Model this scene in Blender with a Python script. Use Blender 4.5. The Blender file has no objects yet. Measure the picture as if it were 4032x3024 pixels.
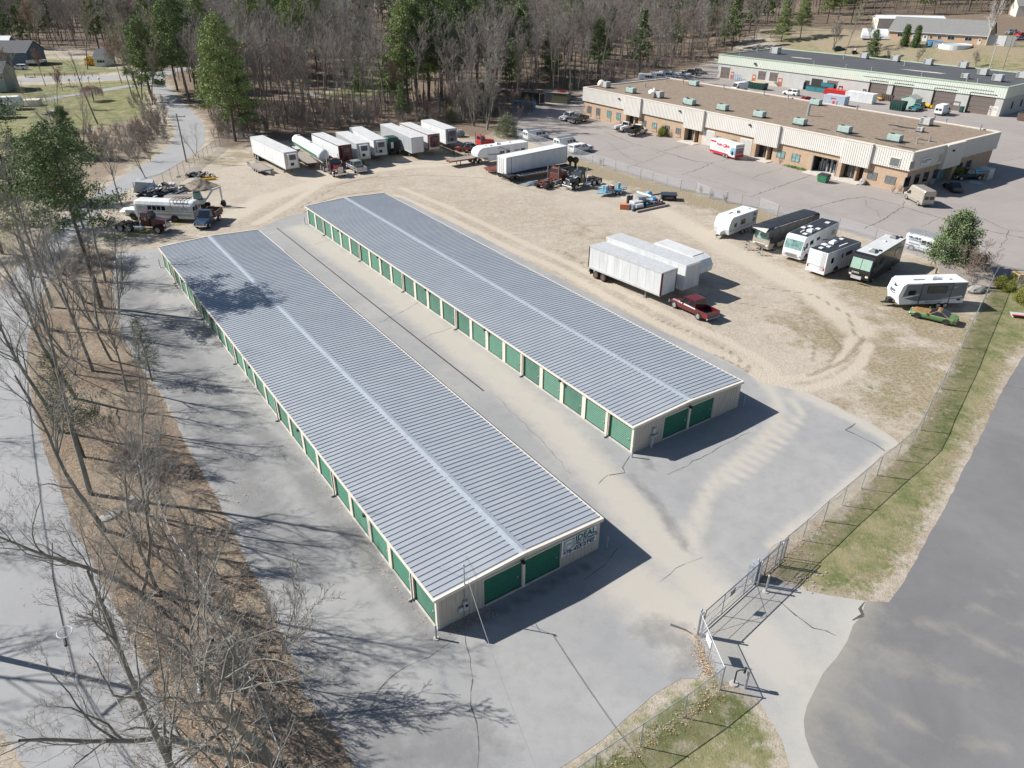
import bpy, math, random
import numpy as np
from mathutils import Vector, Matrix
from mathutils.geometry import delaunay_2d_cdt
R = math.radians
scene = bpy.context.scene
COL = scene.collection

# ---------------------------------------------------------------- camera, sky, sun
CW, CHT = 4032.0, 3024.0
PITCH, ROLL, FPX, CAMH = 0.52808183, 0.00706279, 2877.17, 34.0
_cp, _sp = math.cos(PITCH), math.sin(PITCH)
_f = np.array([0, _cp, -_sp]); _rt = np.array([1.0, 0, 0]); _up0 = np.array([0, _sp, _cp])
_r = math.cos(ROLL)*_rt + math.sin(ROLL)*_up0
_u = -math.sin(ROLL)*_rt + math.cos(ROLL)*_up0
cam_d = bpy.data.cameras.new("camera"); cam = bpy.data.objects.new("camera", cam_d); COL.objects.link(cam)
cam_d.sensor_width = 36; cam_d.lens = FPX/CW*36; cam_d.clip_start = 0.5; cam_d.clip_end = 4000
m = Matrix(((_r[0], _u[0], -_f[0], 0), (_r[1], _u[1], -_f[1], 0), (_r[2], _u[2], -_f[2], CAMH), (0, 0, 0, 1)))
cam.matrix_world = m
scene.camera = cam

SUN_AZ, SUN_EL = R(167.0), R(38.3)       # direction towards the sun
w = bpy.data.worlds.new("World"); scene.world = w; w.use_nodes = True
nt = w.node_tree; nt.nodes.clear()
sky = nt.nodes.new("ShaderNodeTexSky"); sky.sky_type = 'NISHITA'; sky.sun_disc = False
sky.sun_elevation = SUN_EL; sky.sun_rotation = math.pi/2 - SUN_AZ
sky.air_density = 1.0; sky.dust_density = 0.6; sky.ozone_density = 1.2
bg = nt.nodes.new("ShaderNodeBackground"); bg.inputs[1].default_value = 0.058
ow = nt.nodes.new("ShaderNodeOutputWorld")
nt.links.new(sky.outputs[0], bg.inputs[0]); nt.links.new(bg.outputs[0], ow.inputs[0])
sl = bpy.data.lights.new("sun", 'SUN'); so = bpy.data.objects.new("sun", sl); COL.objects.link(so)
sl.energy = 4.9; sl.angle = R(0.53); sl.color = (1.0, 0.96, 0.90)
sd = Vector((math.cos(SUN_AZ)*math.cos(SUN_EL), math.sin(SUN_AZ)*math.cos(SUN_EL), math.sin(SUN_EL)))
so.rotation_euler = sd.to_track_quat('Z', 'Y').to_euler(); so.location = (-200, 60, 200)
scene.view_settings.view_transform = 'Standard'; scene.view_settings.look = 'None'
scene.view_settings.exposure = 0.66; scene.view_settings.gamma = 1.0

# ---------------------------------------------------------------- terrain and picking points on it
def sstep(a, b, x):
 t = min(1.0, max(0.0, (x-a)/(b-a))); return t*t*(3-2*t)
def hgt(x, y):
 v = (x-91.6)*0.783+(y-277)*0.623
 h = 8.5*sstep(3, 62, v)+10*sstep(60, 300, v)
 h += 9*sstep(210, 420, y)*(1-sstep(-60, 60, x-0.1*y))*sstep(-160, -60, x)   # land rises under the woods
 return h
def G0(px, py, z=0.0):
 d = _f+_r*(px-CW/2)/FPX-_u*(py-CHT/2)/FPX
 t = (z-CAMH)/d[2]
 return np.array([d[0]*t, d[1]*t])
def G(px, py):                      # point of the ground seen at a pixel of the photograph
 p = G0(px, py, 0.0)
 if p[1] < 190: return Vector((p[0], p[1], 0))
 d = _f+_r*(px-CW/2)/FPX-_u*(py-CHT/2)/FPX
 t = 150.0
 while t < 1500:
  x, y, z = d[0]*t, d[1]*t, CAMH+d[2]*t
  if z <= hgt(x, y): return Vector((x, y, hgt(x, y)))
  t += 1.0
 return Vector((p[0], p[1], 0))
ZO = {1:(0,0,.45208),2:(900,0,.45208),3:(1800,0,.45208),4:(2700,0,.6027),5:(0,700,.45208),6:(0,1400,.45208),7:(0,2274,.45208),
      8:(900,2274,.45208),9:(2200,700,.45208),10:(3032,700,.45208),11:(3032,1400,.45208),12:(2500,2100,.45208),
      13:(2700,60,.47244),14:(3300,200,.57638),15:(3300,0,.57638),16:(2200,300,.47244),17:(2650,480,.47244),18:(3150,560,.69449),
      19:(450,600,.3937),20:(0,180,.3937),21:(1750,480,.55118),22:(2350,680,.31496),23:(3600,950,.42023)}
def Z(n, x, y):
 o = ZO[n]; return o[0]+x*o[2], o[1]+y*o[2]
def GZ(n, x, y): return G(*Z(n, x, y))
def GZh(n, x, y, z):
 p = G0(*Z(n, x, y), z); return Vector((p[0], p[1], z))

# ---------------------------------------------------------------- materials
MATS = {}
def lin(c): return tuple(((v/12.92) if v <= 0.04045 else ((v+0.055)/1.055)**2.4) for v in c)
def mat(name, col, rough=0.6, metal=0.0, var=0.12, scale=3.0, bump=0.0, bscale=20.0, spec=0.5, col2=None, streak=None, coat=0.0, trans=0.0):
 """procedural material: base colour broken by two scales of noise, optional second colour and bump"""
 if name in MATS: return MATS[name]
 m = bpy.data.materials.new(name); m.use_nodes = True; MATS[name] = m
 n = m.node_tree.nodes; l = m.node_tree.links; b = n["Principled BSDF"]
 b.inputs["Roughness"].default_value = rough; b.inputs["Metallic"].default_value = metal
 b.inputs["Specular IOR Level"].default_value = spec
 if coat: b.inputs["Coat Weight"].default_value = coat
 tc = n.new("ShaderNodeTexCoord"); src = tc.outputs["Object"]
 if streak:
  mp = n.new("ShaderNodeMapping"); mp.inputs["Scale"].default_value = streak; l.new(src, mp.inputs[0]); src = mp.outputs[0]
 nz = n.new("ShaderNodeTexNoise"); nz.inputs["Scale"].default_value = scale; nz.inputs["Detail"].default_value = 6; nz.inputs["Roughness"].default_value = 0.65
 l.new(src, nz.inputs["Vector"])
 mx = n.new("ShaderNodeMix"); mx.data_type = 'RGBA'
 c2 = col2 if col2 else tuple(max(0, v*(1-var*1.6)) for v in col)
 c1 = tuple(min(1, v*(1+(0 if col2 else var*0.8))) for v in col)
 mx.inputs[6].default_value = (*c1, 1); mx.inputs[7].default_value = (*c2, 1)
 mr = n.new("ShaderNodeMapRange"); mr.inputs[1].default_value = 0.32; mr.inputs[2].default_value = 0.68
 l.new(nz.outputs[0], mr.inputs[0]); l.new(mr.outputs[0], mx.inputs[0]); l.new(mx.outputs[2], b.inputs["Base Color"])
 if bump:
  nb = n.new("ShaderNodeTexNoise"); nb.inputs["Scale"].default_value = bscale; nb.inputs["Detail"].default_value = 4
  l.new(src, nb.inputs["Vector"])
  bp = n.new("ShaderNodeBump"); bp.inputs["Strength"].default_value = bump; bp.inputs["Distance"].default_value = 0.05
  l.new(nb.outputs[0], bp.inputs["Height"]); l.new(bp.outputs[0], b.inputs["Normal"])
 return m

M_white = mat("white_paint", (.74, .76, .78), .45, col2=(.60, .61, .61), scale=.9, streak=(1.3, 1.3, .35))
M_dirtywhite = mat("weathered_white_metal", (.66, .68, .69), .5, col2=(.50, .51, .51), scale=.9, streak=(1.5, 1.5, .25))
M_silverside = mat("aluminium_side", (.55, .57, .60), .42, .35, col2=(.47, .48, .50), scale=1.2, streak=(2.0, 2.0, .2))
M_trroof = mat("trailer_roof", (.58, .59, .59), .6, col2=(.47, .48, .48), scale=.7)
M_maroon = mat("maroon_paint", (.085, .012, .018), .35, var=.15, coat=.3)
M_red = mat("red_paint", (.115, .008, .012), .28, var=.06, coat=.8)
M_bred = mat("bright_red_paint", (.50, .03, .025), .4, var=.1)
M_rustred = mat("rusty_red_frame", (.22, .055, .038), .75, col2=(.12, .045, .03), scale=2)
M_black = mat("black_paint", (.014, .014, .016), .3, var=.1, coat=.5)
M_mattblack = mat("matt_black", (.022, .022, .024), .75, var=.2)
M_tarp = mat("black_tarpaulin", (.028, .030, .035), .42, var=.3, scale=1.5, bump=.6, bscale=1.6)
M_tyre = mat("tyre_rubber", (.025, .025, .026), .85)
M_rim = mat("wheel_metal", (.55, .55, .56), .35, .7)
M_rustrim = mat("rusty_wheel", (.16, .09, .06), .8)
M_chrome = mat("chrome", (.72, .73, .75), .18, .95, var=.03)
M_glass = mat("dark_glass", (.018, .022, .028), .07, spec=.9, var=.2)
M_teal = mat("screen_glass", (.20, .34, .33), .12, spec=.9, var=.35, scale=2)
M_greytrim = mat("grey_trim", (.20, .21, .22), .6)
M_lightgrey = mat("light_grey_paint", (.47, .48, .49), .55)
M_galv = mat("galvanised_steel", (.42, .44, .47), .45, .5)
M_wood = mat("weathered_wood", (.34, .30, .26), .85, col2=(.20, .17, .15), scale=3, streak=(1, 6, 1))
M_wood2 = mat("raw_timber", (.50, .36, .22), .8, var=.25)
M_beige = mat("beige_trim", (.68, .62, .54), .5, var=.05)
M_tan = mat("tan_siding", (.50, .455, .39), .55, var=.05, scale=.6)
M_green = mat("green_door", (.018, .145, .085), .5, var=.12, scale=1.2)
M_conc = mat("concrete", (.52, .49, .44), .85, var=.15, scale=2)
M_roofmetal = mat("galvalume_roof", (.35, .38, .415), .5, .10, col2=(.30, .33, .37), scale=.35)
M_seam = mat("roof_seam", (.29, .32, .36), .55, .1)
M_ridge = mat("ridge_cap", (.37, .41, .46), .45, .2, var=.08)
M_navy = mat("navy_blue_paint", (.02, .05, .10), .3, coat=.6)
M_blue = mat("blue_paint", (.05, .22, .42), .5)
M_lblue = mat("light_blue_paint", (.19, .38, .50), .55)
M_tealp = mat("teal_paint", (.03, .22, .26), .4, coat=.3)
M_dgreen = mat("dark_green_paint", (.015, .07, .055), .5, var=.25)
M_dumpg = mat("green_bin_paint", (.03, .17, .085), .55, var=.2)
M_brown = mat("brown_paint", (.13, .085, .07), .6)
M_orange = mat("orange_plastic", (.62, .22, .10), .6)
M_yellow = mat("yellow_paint", (.70, .42, .02), .5)
M_stone = mat("stone", (.36, .35, .33), .9, col2=(.22, .21, .20), scale=2.2, bump=.5, bscale=4)
M_lens = mat("red_lens", (.45, .01, .01), .2)
M_lamp = mat("headlight_lens", (.75, .75, .72), .1, spec=.9)
M_silver = mat("silver_paint", (.42, .43, .45), .32, .5, coat=.5)
M_champ = mat("champagne_paint", (.44, .40, .34), .35, .3, coat=.4)
M_cargreen = mat("faded_green_paint", (.075, .17, .05), .6, col2=(.12, .19, .09), scale=2.5)
M_rust = mat("surface_rust", (.30, .20, .07), .75, col2=(.22, .09, .045), scale=3)
M_plastic = mat("grey_plastic", (.28, .31, .34), .6, var=.3)
M_sand = mat("sand_heap", (.30, .25, .20), .95, bump=.5, bscale=8)
M_hvac = mat("hvac_pale_green", (.36, .47, .44), .5, var=.08)
M_hvacg = mat("hvac_grey", (.46, .47, .47), .5, var=.1)
M_tar = mat("roof_tar_patch", (.035, .035, .038), .8)

# ---------------------------------------------------------------- mesh builder
class MB:
 def __init__(s, *mats): s.v = []; s.f = []; s.mi = []; s.m = list(mats)
 def slot(s, m):
  if m is None: return 0
  if isinstance(m, int): return m
  if m not in s.m: s.m.append(m)
  return s.m.index(m)
 def poly(s, pts, m=None):
  b = len(s.v); s.v += [tuple(p) for p in pts]; s.f.append(tuple(range(b, b+len(pts)))); s.mi.append(s.slot(m))
 def loft(s, rings, m=None, cap=True, close=True):
  b = len(s.v); k = len(rings[0]); q = s.slot(m)
  for r in rings: s.v += [tuple(p) for p in r]
  for i in range(len(rings)-1):
   for j in range(k if close else k-1):
    a = b+i*k+j; c = b+i*k+(j+1) % k
    s.f.append((a, c, c+k, a+k)); s.mi.append(q)
  if cap:
   s.f.append(tuple(b+j for j in range(k))[::-1]); s.mi.append(q)
   s.f.append(tuple(b+(len(rings)-1)*k+j for j in range(k))); s.mi.append(q)
 def box(s, x0, x1, y0, y1, z0, z1, m=None, bev=0.0, rz=0, c=None):
  if bev:
   e = bev
   rings = []
   for z, i in ((z0, e), (z0+e, 0), (z1-e, 0), (z1, e)):
    rings.append([(x0+i, y0+i+e, z), (x0+i+e, y0+i, z), (x1-i-e, y0+i, z), (x1-i, y0+i+e, z), (x1-i, y1-i-e, z), (x1-i-e, y1-i, z), (x0+i+e, y1-i, z), (x0+i, y1-i-e, z)])
  else:
   rings = [[(x0, y0, z), (x1, y0, z), (x1, y1, z), (x0, y1, z)] for z in (z0, z1)]
  if rz:
   if c is None: c = ((x0+x1)/2, (y0+y1)/2)
   ca, sa = math.cos(rz), math.sin(rz)
   rings = [[(c[0]+(p[0]-c[0])*ca-(p[1]-c[1])*sa, c[1]+(p[0]-c[0])*sa+(p[1]-c[1])*ca, p[2]) for p in r] for r in rings]
  s.loft(rings, m)
 def cyl(s, p0, p1, r0, r1=None, n=10, m=None, cap=True):
  r1 = r0 if r1 is None else r1
  p0, p1 = Vector(p0), Vector(p1); d = (p1-p0).normalized()
  a = d.orthogonal().normalized(); b = d.cross(a)
  s.loft([[p+(a*math.cos(t*2*math.pi/n)+b*math.sin(t*2*math.pi/n))*r for t in range(n)] for p, r in ((p0, r0), (p1, r1))], m, cap)
 def tube(s, pts, r, n=6, m=None):
  for i in range(len(pts)-1): s.cyl(pts[i], pts[i+1], r, r, n, m)
 def prism(s, prof, y0, y1, m=None):      # profile in x,z extruded over y
  s.loft([[(x, y0, z) for x, z in prof], [(x, y1, z) for x, z in prof]], m)
 def blob(s, c, r, m=None, seed=0, n=7, flat=1.0, jit=.25):
  rnd = random.Random(seed); rings = []
  for i in range(1, n):
   th = math.pi*i/n
   rings.append([(c[0]+r[0]*math.sin(th)*math.cos(a*math.pi/5)*(1+rnd.uniform(-jit, jit)), c[1]+r[1]*math.sin(th)*math.sin(a*math.pi/5)*(1+rnd.uniform(-jit, jit)), c[2]-r[2]*math.cos(th)*(1+rnd.uniform(-jit, jit)*.5)) for a in range(10)])
  s.loft(rings, m)
 def mesh(s, name, smooth=False):
  me = bpy.data.meshes.new(name); me.from_pydata(s.v, [], s.f)
  for mm in s.m: me.materials.append(mm)
  me.polygons.foreach_set("material_index", s.mi)
  if smooth: me.polygons.foreach_set("use_smooth", [True]*len(s.f))
  me.update(); return me
 def build(s, name, parent=None, smooth=False, label=None):
  if not s.f: return None
  return put(s.mesh(name, smooth), name, parent, label)
def put(me, name, parent=None, label=None, loc=None):
 o = bpy.data.objects.new(name, me); COL.objects.link(o)
 if parent is not None: o.parent = parent
 if label: o["label"] = label
 if loc is not None: o.location = loc
 return o
def tag(o, label, cat, group=None, kind=None):
 if label: o["label"] = label
 if cat: o["category"] = cat
 if group: o["group"] = group
 if kind: o["kind"] = kind
 return o
def thing(name, label, cat, loc=(0, 0, 0), rz=0, group=None):
 o = bpy.data.objects.new(name, None); COL.objects.link(o); o.empty_display_size = .3
 o.location = loc; o.rotation_euler = (0, 0, rz)
 return tag(o, label, cat, group)
def single(mb, name, label, cat, loc=(0, 0, 0), rz=0, group=None, smooth=False):
 o = mb.build(name, None, smooth); o.location = loc; o.rotation_euler = (0, 0, rz)
 return tag(o, label, cat, group)
def struct(o, label=None): o["kind"] = "structure"; 
def text_mesh(mb, body, m, origin, ux, uz, size, depth=.01, align='LEFT', squeeze=1.0):
 """lettering laid on the plane spanned by ux (reading direction) and uz (up)"""
 cu = bpy.data.curves.new("txt", 'FONT'); cu.body = body; cu.size = size; cu.align_x = align; cu.extrude = 0; cu.resolution_u = 2
 cu.offset = size*0.035
 o = bpy.data.objects.new("txt", cu); COL.objects.link(o)
 dg = bpy.context.evaluated_depsgraph_get(); me = o.evaluated_get(dg).to_mesh()
 ux, uz, og = Vector(ux).normalized(), Vector(uz).normalized(), Vector(origin); nn = ux.cross(uz)
 for p in me.polygons:
  mb.poly([og+ux*me.vertices[i].co.x*squeeze+uz*me.vertices[i].co.y+nn*depth for i in p.vertices], m)
 o.evaluated_get(dg).to_mesh_clear(); bpy.data.objects.remove(o); bpy.data.curves.remove(cu)
# ================================================================ GROUND
def P2(lst): return [tuple(G0(*p)) for p in lst]
def ZP(n, lst): return [Z(n, *p) for p in lst]
def inside(poly, X, Y):
 c = np.zeros(X.shape, bool); n = len(poly)
 for i in range(n):
  x1, y1 = poly[i]; x2, y2 = poly[(i+1) % n]
  if y1 == y2: continue
  k = ((y1 > Y) != (y2 > Y)) & (X < (x2-x1)*(Y-y1)/(y2-y1)+x1); c ^= k
 return c
def segdist(path, X, Y, closed=False):
 d = np.full(X.shape, 1e9); n = len(path)
 for i in range(n if closed else n-1):
  x1, y1 = path[i]; x2, y2 = path[(i+1) % n]; dx, dy = x2-x1, y2-y1; L = dx*dx+dy*dy+1e-9
  t = np.clip(((X-x1)*dx+(Y-y1)*dy)/L, 0, 1); d = np.minimum(d, np.hypot(X-x1-t*dx, Y-y1-t*dy))
 return d
def soft(poly, X, Y, w):            # 1 well inside, 0 well outside, linear over 2w
 d = segdist(poly, X, Y, True); d = np.where(inside(poly, X, Y), d, -d); return np.clip(.5+d/(2*w), 0, 1)
_rng = np.random.default_rng(4)
_tab = _rng.random((64, 64))
def vnoise(X, Y, s):
 x = X/s; y = Y/s; xi = np.floor(x).astype(int); yi = np.floor(y).astype(int); fx = x-xi; fy = y-yi
 fx = fx*fx*(3-2*fx); fy = fy*fy*(3-2*fy); g = lambda a, b: _tab[a % 64, b % 64]
 return (g(xi, yi)*(1-fx)+g(xi+1, yi)*fx)*(1-fy)+(g(xi, yi+1)*(1-fx)+g(xi+1, yi+1)*fx)*fy
def fbm(X, Y, s): return .5*vnoise(X, Y, s)+.3*vnoise(X+31, Y+7, s*.45)+.2*vnoise(X+3, Y+57, s*.2)

# --- zones, traced on the photograph's ground plane
PAVE = P2([(452,990),(445,1130),(470,1300),(520,1400),(640,1560),(705,1689),(760,1800),(859,1965),(960,2180),(1081,2423),(1153,2590),(1189,2726),(1266,2816),(1352,2920),(1400,3024),(1520,3250),
 (2050,3250),(2205,3024),(2370,2916),(2500,2800),(2577,2733),(2681,2674),(2753,2672),(2771,2620),(2753,2552),(2672,2475),(2752,2500),(2967,2303),(3041,2150),(3150,2078),(3226,2019),(3326,1929),(3416,1852),(3493,1775),(3538,1748),
 (3529,1735),(3457,1685),(3407,1653),(3348,1631),(3285,1594),(3186,1549),(3091,1527),(2990,1505),(2905,1446),(2788,1387),(2589,1297),(2354,1175),(2200,1093),(2050,1015),(1900,935),(1760,868),(1650,813),(1616,795),(1579,779),(1500,765),(1213,835),(1150,848),(1080,872),(1010,905),(840,940),(630,980)])
APRON = P2([(2752,2500),(2790,2600),(2839,2679),(2898,2701),(2984,2755),(3042,2850),(3080,2916),(3110,3024),(3150,3250),(3290,3250),(3170,2900),(3178,2778),(3205,2724),(3241,2651),(3296,2588),(3336,2525),(3359,2462),(3390,2430),(3409,2367),(3314,2353),(3169,2326),(3065,2294),(2972,2303),(2967,2303)])
ROADR = P2([(4032,1400),(3959,1517),(3891,1653),(3828,1784),(3773,1893),(3710,2019),(3642,2141),(3560,2290),(3500,2371),(3409,2367),(3390,2430),(3359,2462),(3336,2525),(3296,2588),(3241,2651),(3205,2724),(3178,2778),(3130,2900),(3160,3024),(3290,3250),(6600,3250),(4900,1700),(4500,1500),(4360,1180)])
ROADL = P2([(-1500,3250),(905,3250),(769,3024),(746,2993),(655,2816),(588,2663),(520,2527),(466,2410),(389,2274),(335,2150),(289,2078),(235,1920),(176,1784),(136,1626),(105,1480),(110,1330),(150,1180),(215,1040),(300,930),(390,840),(480,765),(560,712),(633,687),(705,642),(768,601),(805,565),(809,520),(791,475),(741,425),(664,343),(640,312),(696,291),(760,285),
 (756,274),(690,278),(640,283),(588,289),(600,343),(628,407),(669,452),(692,520),(678,565),(597,633),(520,672),(420,735),(320,810),(230,890),(120,1000),(20,1120),(-60,1300),(-150,1600),(-260,1950),(-400,2300),(-520,2700),(0,2866),(104,3024),(-300,3250)])
ROADL2 = P2([(588,289),(420,301),(230,306),(27,310),(-200,312),(-200,326),(27,323),(240,321),(420,316),(590,305)])
DRIVE = P2([(590,330),(506,337),(400,352),(300,370),(180,385),(120,398),(130,408),(258,383),(380,366),(506,346),(595,340)])
LOT = P2([(1954,478),(1990,434),(2040,418),(2140,418),(2240,395),(2290,362),(2400,330),(2500,312),(2640,300),(2760,280),(2835,240),(2900,290),(3940,440),(4350,400),(4350,520),(4700,700),(4700,1120),(4032,1112),(3925,1100),(3840,1075),(3608,1000),(3443,943),(3360,918),(3240,890),(3059,846),(2986,817),(2858,793),(2738,752),(2678,743),(2622,728),(2567,712),(2469,682),(2374,651),(2287,624),(2200,592),(2125,567),(2060,548),(2010,520),(1960,500)])
VERGE = P2([(3918,1098),(3860,1190),(3800,1290),(3760,1380),(3730,1450),(3690,1560),(3600,1700),(3540,1790),(3420,1900),(3300,2020),(3160,2130),(3060,2220),(2980,2300),(3065,2290),(3170,2320),(3314,2350),(3420,2350),(3490,2280),(3540,2270),(3600,2160),(3680,2020),(3740,1895),(3800,1790),(3870,1650),(3940,1510),(3990,1400),(4150,1300),(4400,1160),(4032,1120)])
PATCH = P2([(2205,3024),(2370,2916),(2500,2800),(2600,2735),(2700,2690),(2771,2640),(2760,2545),(2700,2490),(2830,2640),(2898,2701),(2984,2755),(3042,2850),(3080,2916),(3110,3024),(3150,3250),(2050,3250)])
LEAF = P2([(110,1420),(110,1330),(160,1190),(230,1060),(330,960),(452,990),(445,1130),(470,1300),(520,1400),(640,1560),(705,1689),(760,1800),(859,1965),(960,2180),(1081,2423),(1153,2590),(1189,2726),(1266,2816),(1352,2920),(1400,3024),(1520,3250),(905,3250),(769,3024),(746,2993),(655,2816),(588,2663),(520,2527),(466,2410),(389,2274),(335,2150),(289,2078),(235,1920),(176,1784),(136,1626)])
LAWN = P2([(-300,560),(-300,345),(230,330),(420,322),(590,310),(610,345),(590,420),(600,480),(560,500),(380,500),(300,560),(120,640)])
SCRUB = P2(ZP(1, [(700,1150),(950,1080),(1250,1000),(1330,900),(1420,1150),(1330,1330),(1150,1450),(900,1600),(500,1659),(380,1400),(560,1200)]))
LAWN2 = P2([(-300,300),(-300,210),(150,215),(420,250),(560,285),(420,295),(100,300)])
LAWN3 = P2([(-400,1050),(-300,620),(120,600),(300,560),(520,640),(440,720),(330,800),(150,950),(0,1100)])
VERGE2 = P2([(632,462),(680,470),(700,520),(685,565),(600,640),(520,685),(470,650),(560,600),(640,560)])
WOODF = P2([(640,315),(740,425),(805,480),(830,575),(900,590),(1100,560),(1300,540),(1500,515),(1700,495),(1830,545),(1920,545),(2017,500),(1990,434),(2040,418),(2240,395),(2290,362),(2640,300),(2835,235),(3060,185),(3000,60),(3000,-60),(600,-60),(-400,0),(-400,180),(300,200),(560,270)])
YARDC = P2([(1230,385),(1300,395),(1450,380),(1580,375),(1600,310),(1560,225),(1440,225),(1420,290),(1330,350)])
TRK = [  # wheel tracks on the dirt (light, compacted) : path px, width m
 ([(1560,770),(1750,850),(2000,975),(2200,1060),(2400,1175),(2620,1290),(2780,1370),(2930,1430),(3020,1500),(3060,1590),(3040,1680),(2960,1760),(2860,1850),(2800,1950),(2790,2050)], 1.0),
 ([(1580,740),(1800,830),(2050,950),(2230,1030),(2480,1160),(2700,1270),(2860,1340),(3000,1420),(3080,1500),(3120,1600),(3110,1680),(3030,1780),(2930,1880)], .9),
 ([(3360,1330),(3330,1400),(3260,1460),(3150,1490),(3040,1500),(2900,1470)], .9), ([(3420,1360),(3390,1430),(3300,1500),(3180,1530),(3060,1540)], .8),
 ([(1230,700),(1500,660),(1800,640),(2000,640),(2300,700),(2600,830),(2900,1000),(3200,1150),(3380,1300)], 3.0),
 ([(900,860),(1050,780),(1250,720),(1450,670),(1700,640)], 3.0), ([(1010,880),(1150,800),(1300,700),(1400,650)], 1.2)]
DTRK = [([(2560,1250),(2700,1300),(2850,1370),(2960,1450)], .35), ([(1750,900),(2000,1030),(2300,1170)], .3), ([(1300,690),(1500,655),(1700,640),(1900,650)], .4), ([(1280,740),(1450,700),(1650,690),(1900,700),(2150,760)], .4), ([(1180,820),(1350,720),(1500,690)], .35), ([(3000,1130),(3200,1160),(3340,1240),(3370,1330)], .4), ([(2900,1190),(3100,1230),(3250,1290),(3310,1370),(3260,1430)], .4), ([(2980,1250),(3120,1290),(3210,1350),(3200,1420)], .35), ([(1170,860),(1250,800),(1330,770),(1500,750)], .5), ([(3180,1480),(3330,1420),(3400,1330)], .5),
 ([(2700,1390),(2820,1400),(2960,1470)], .5)]
PSAND = [([(1180,900),(1500,1120),(1905,1440),(2150,1650),(2330,1840),(2500,2020),(2640,2180),(2800,2350),(2950,2480),(3100,2640)], 2.4),
 ([(2990,1480),(3060,1570),(3060,1660),(2980,1760),(2860,1850),(2780,1950),(2730,2100),(2700,2260)], .9),
 ([(3130,1560),(3150,1640),(3080,1740),(2980,1830),(2880,1900)], .5), ([(2000,935),(2400,1170),(2800,1380),(3000,1480)], .8), ([(3150,1545),(3350,1640),(3538,1748)], 1.2), ([(3041,2150),(3226,2019),(3416,1852),(3538,1748)], .8), ([(2500,2300),(2650,2420),(2760,2500)], 3.2)]
PRD = [([(3060,2330),(3130,2420),(3200,2560),(3320,2760),(3480,2960),(3650,3150)], 1.0), ([(3110,2480),(3260,2640),(3450,2790),(3700,2900),(4000,2960)], .8), ([(3080,2600),(3180,2740),(3260,2900),(3330,3100)], 1.2), ([(3330,2460),(3500,2500),(3750,2440),(4030,2280)], .8), ([(3300,2560),(3500,2600),(3800,2560),(4100,2440)], .7), ([(3240,2660),(3420,2700),(3700,2700),(4100,2600)], .7)]
PDARK = [([(500,1100),(640,1400),(800,1650),(1000,1950),(1200,2250)], 3.5), ([(1200,2700),(1500,2900),(1800,2950)], 4), ([(2480,1880),(2600,2000),(2700,2160)], .8), ([(2560,2480),(2650,2500),(2720,2560),(2720,2640)], 1.8), ([(2540,1800),(2560,1840)], .8), ([(650,1250),(850,1550),(1150,1830),(1500,2260),(1720,2520)], 1.6), ([(1750,2520),(2300,2230)], .8)]
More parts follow.
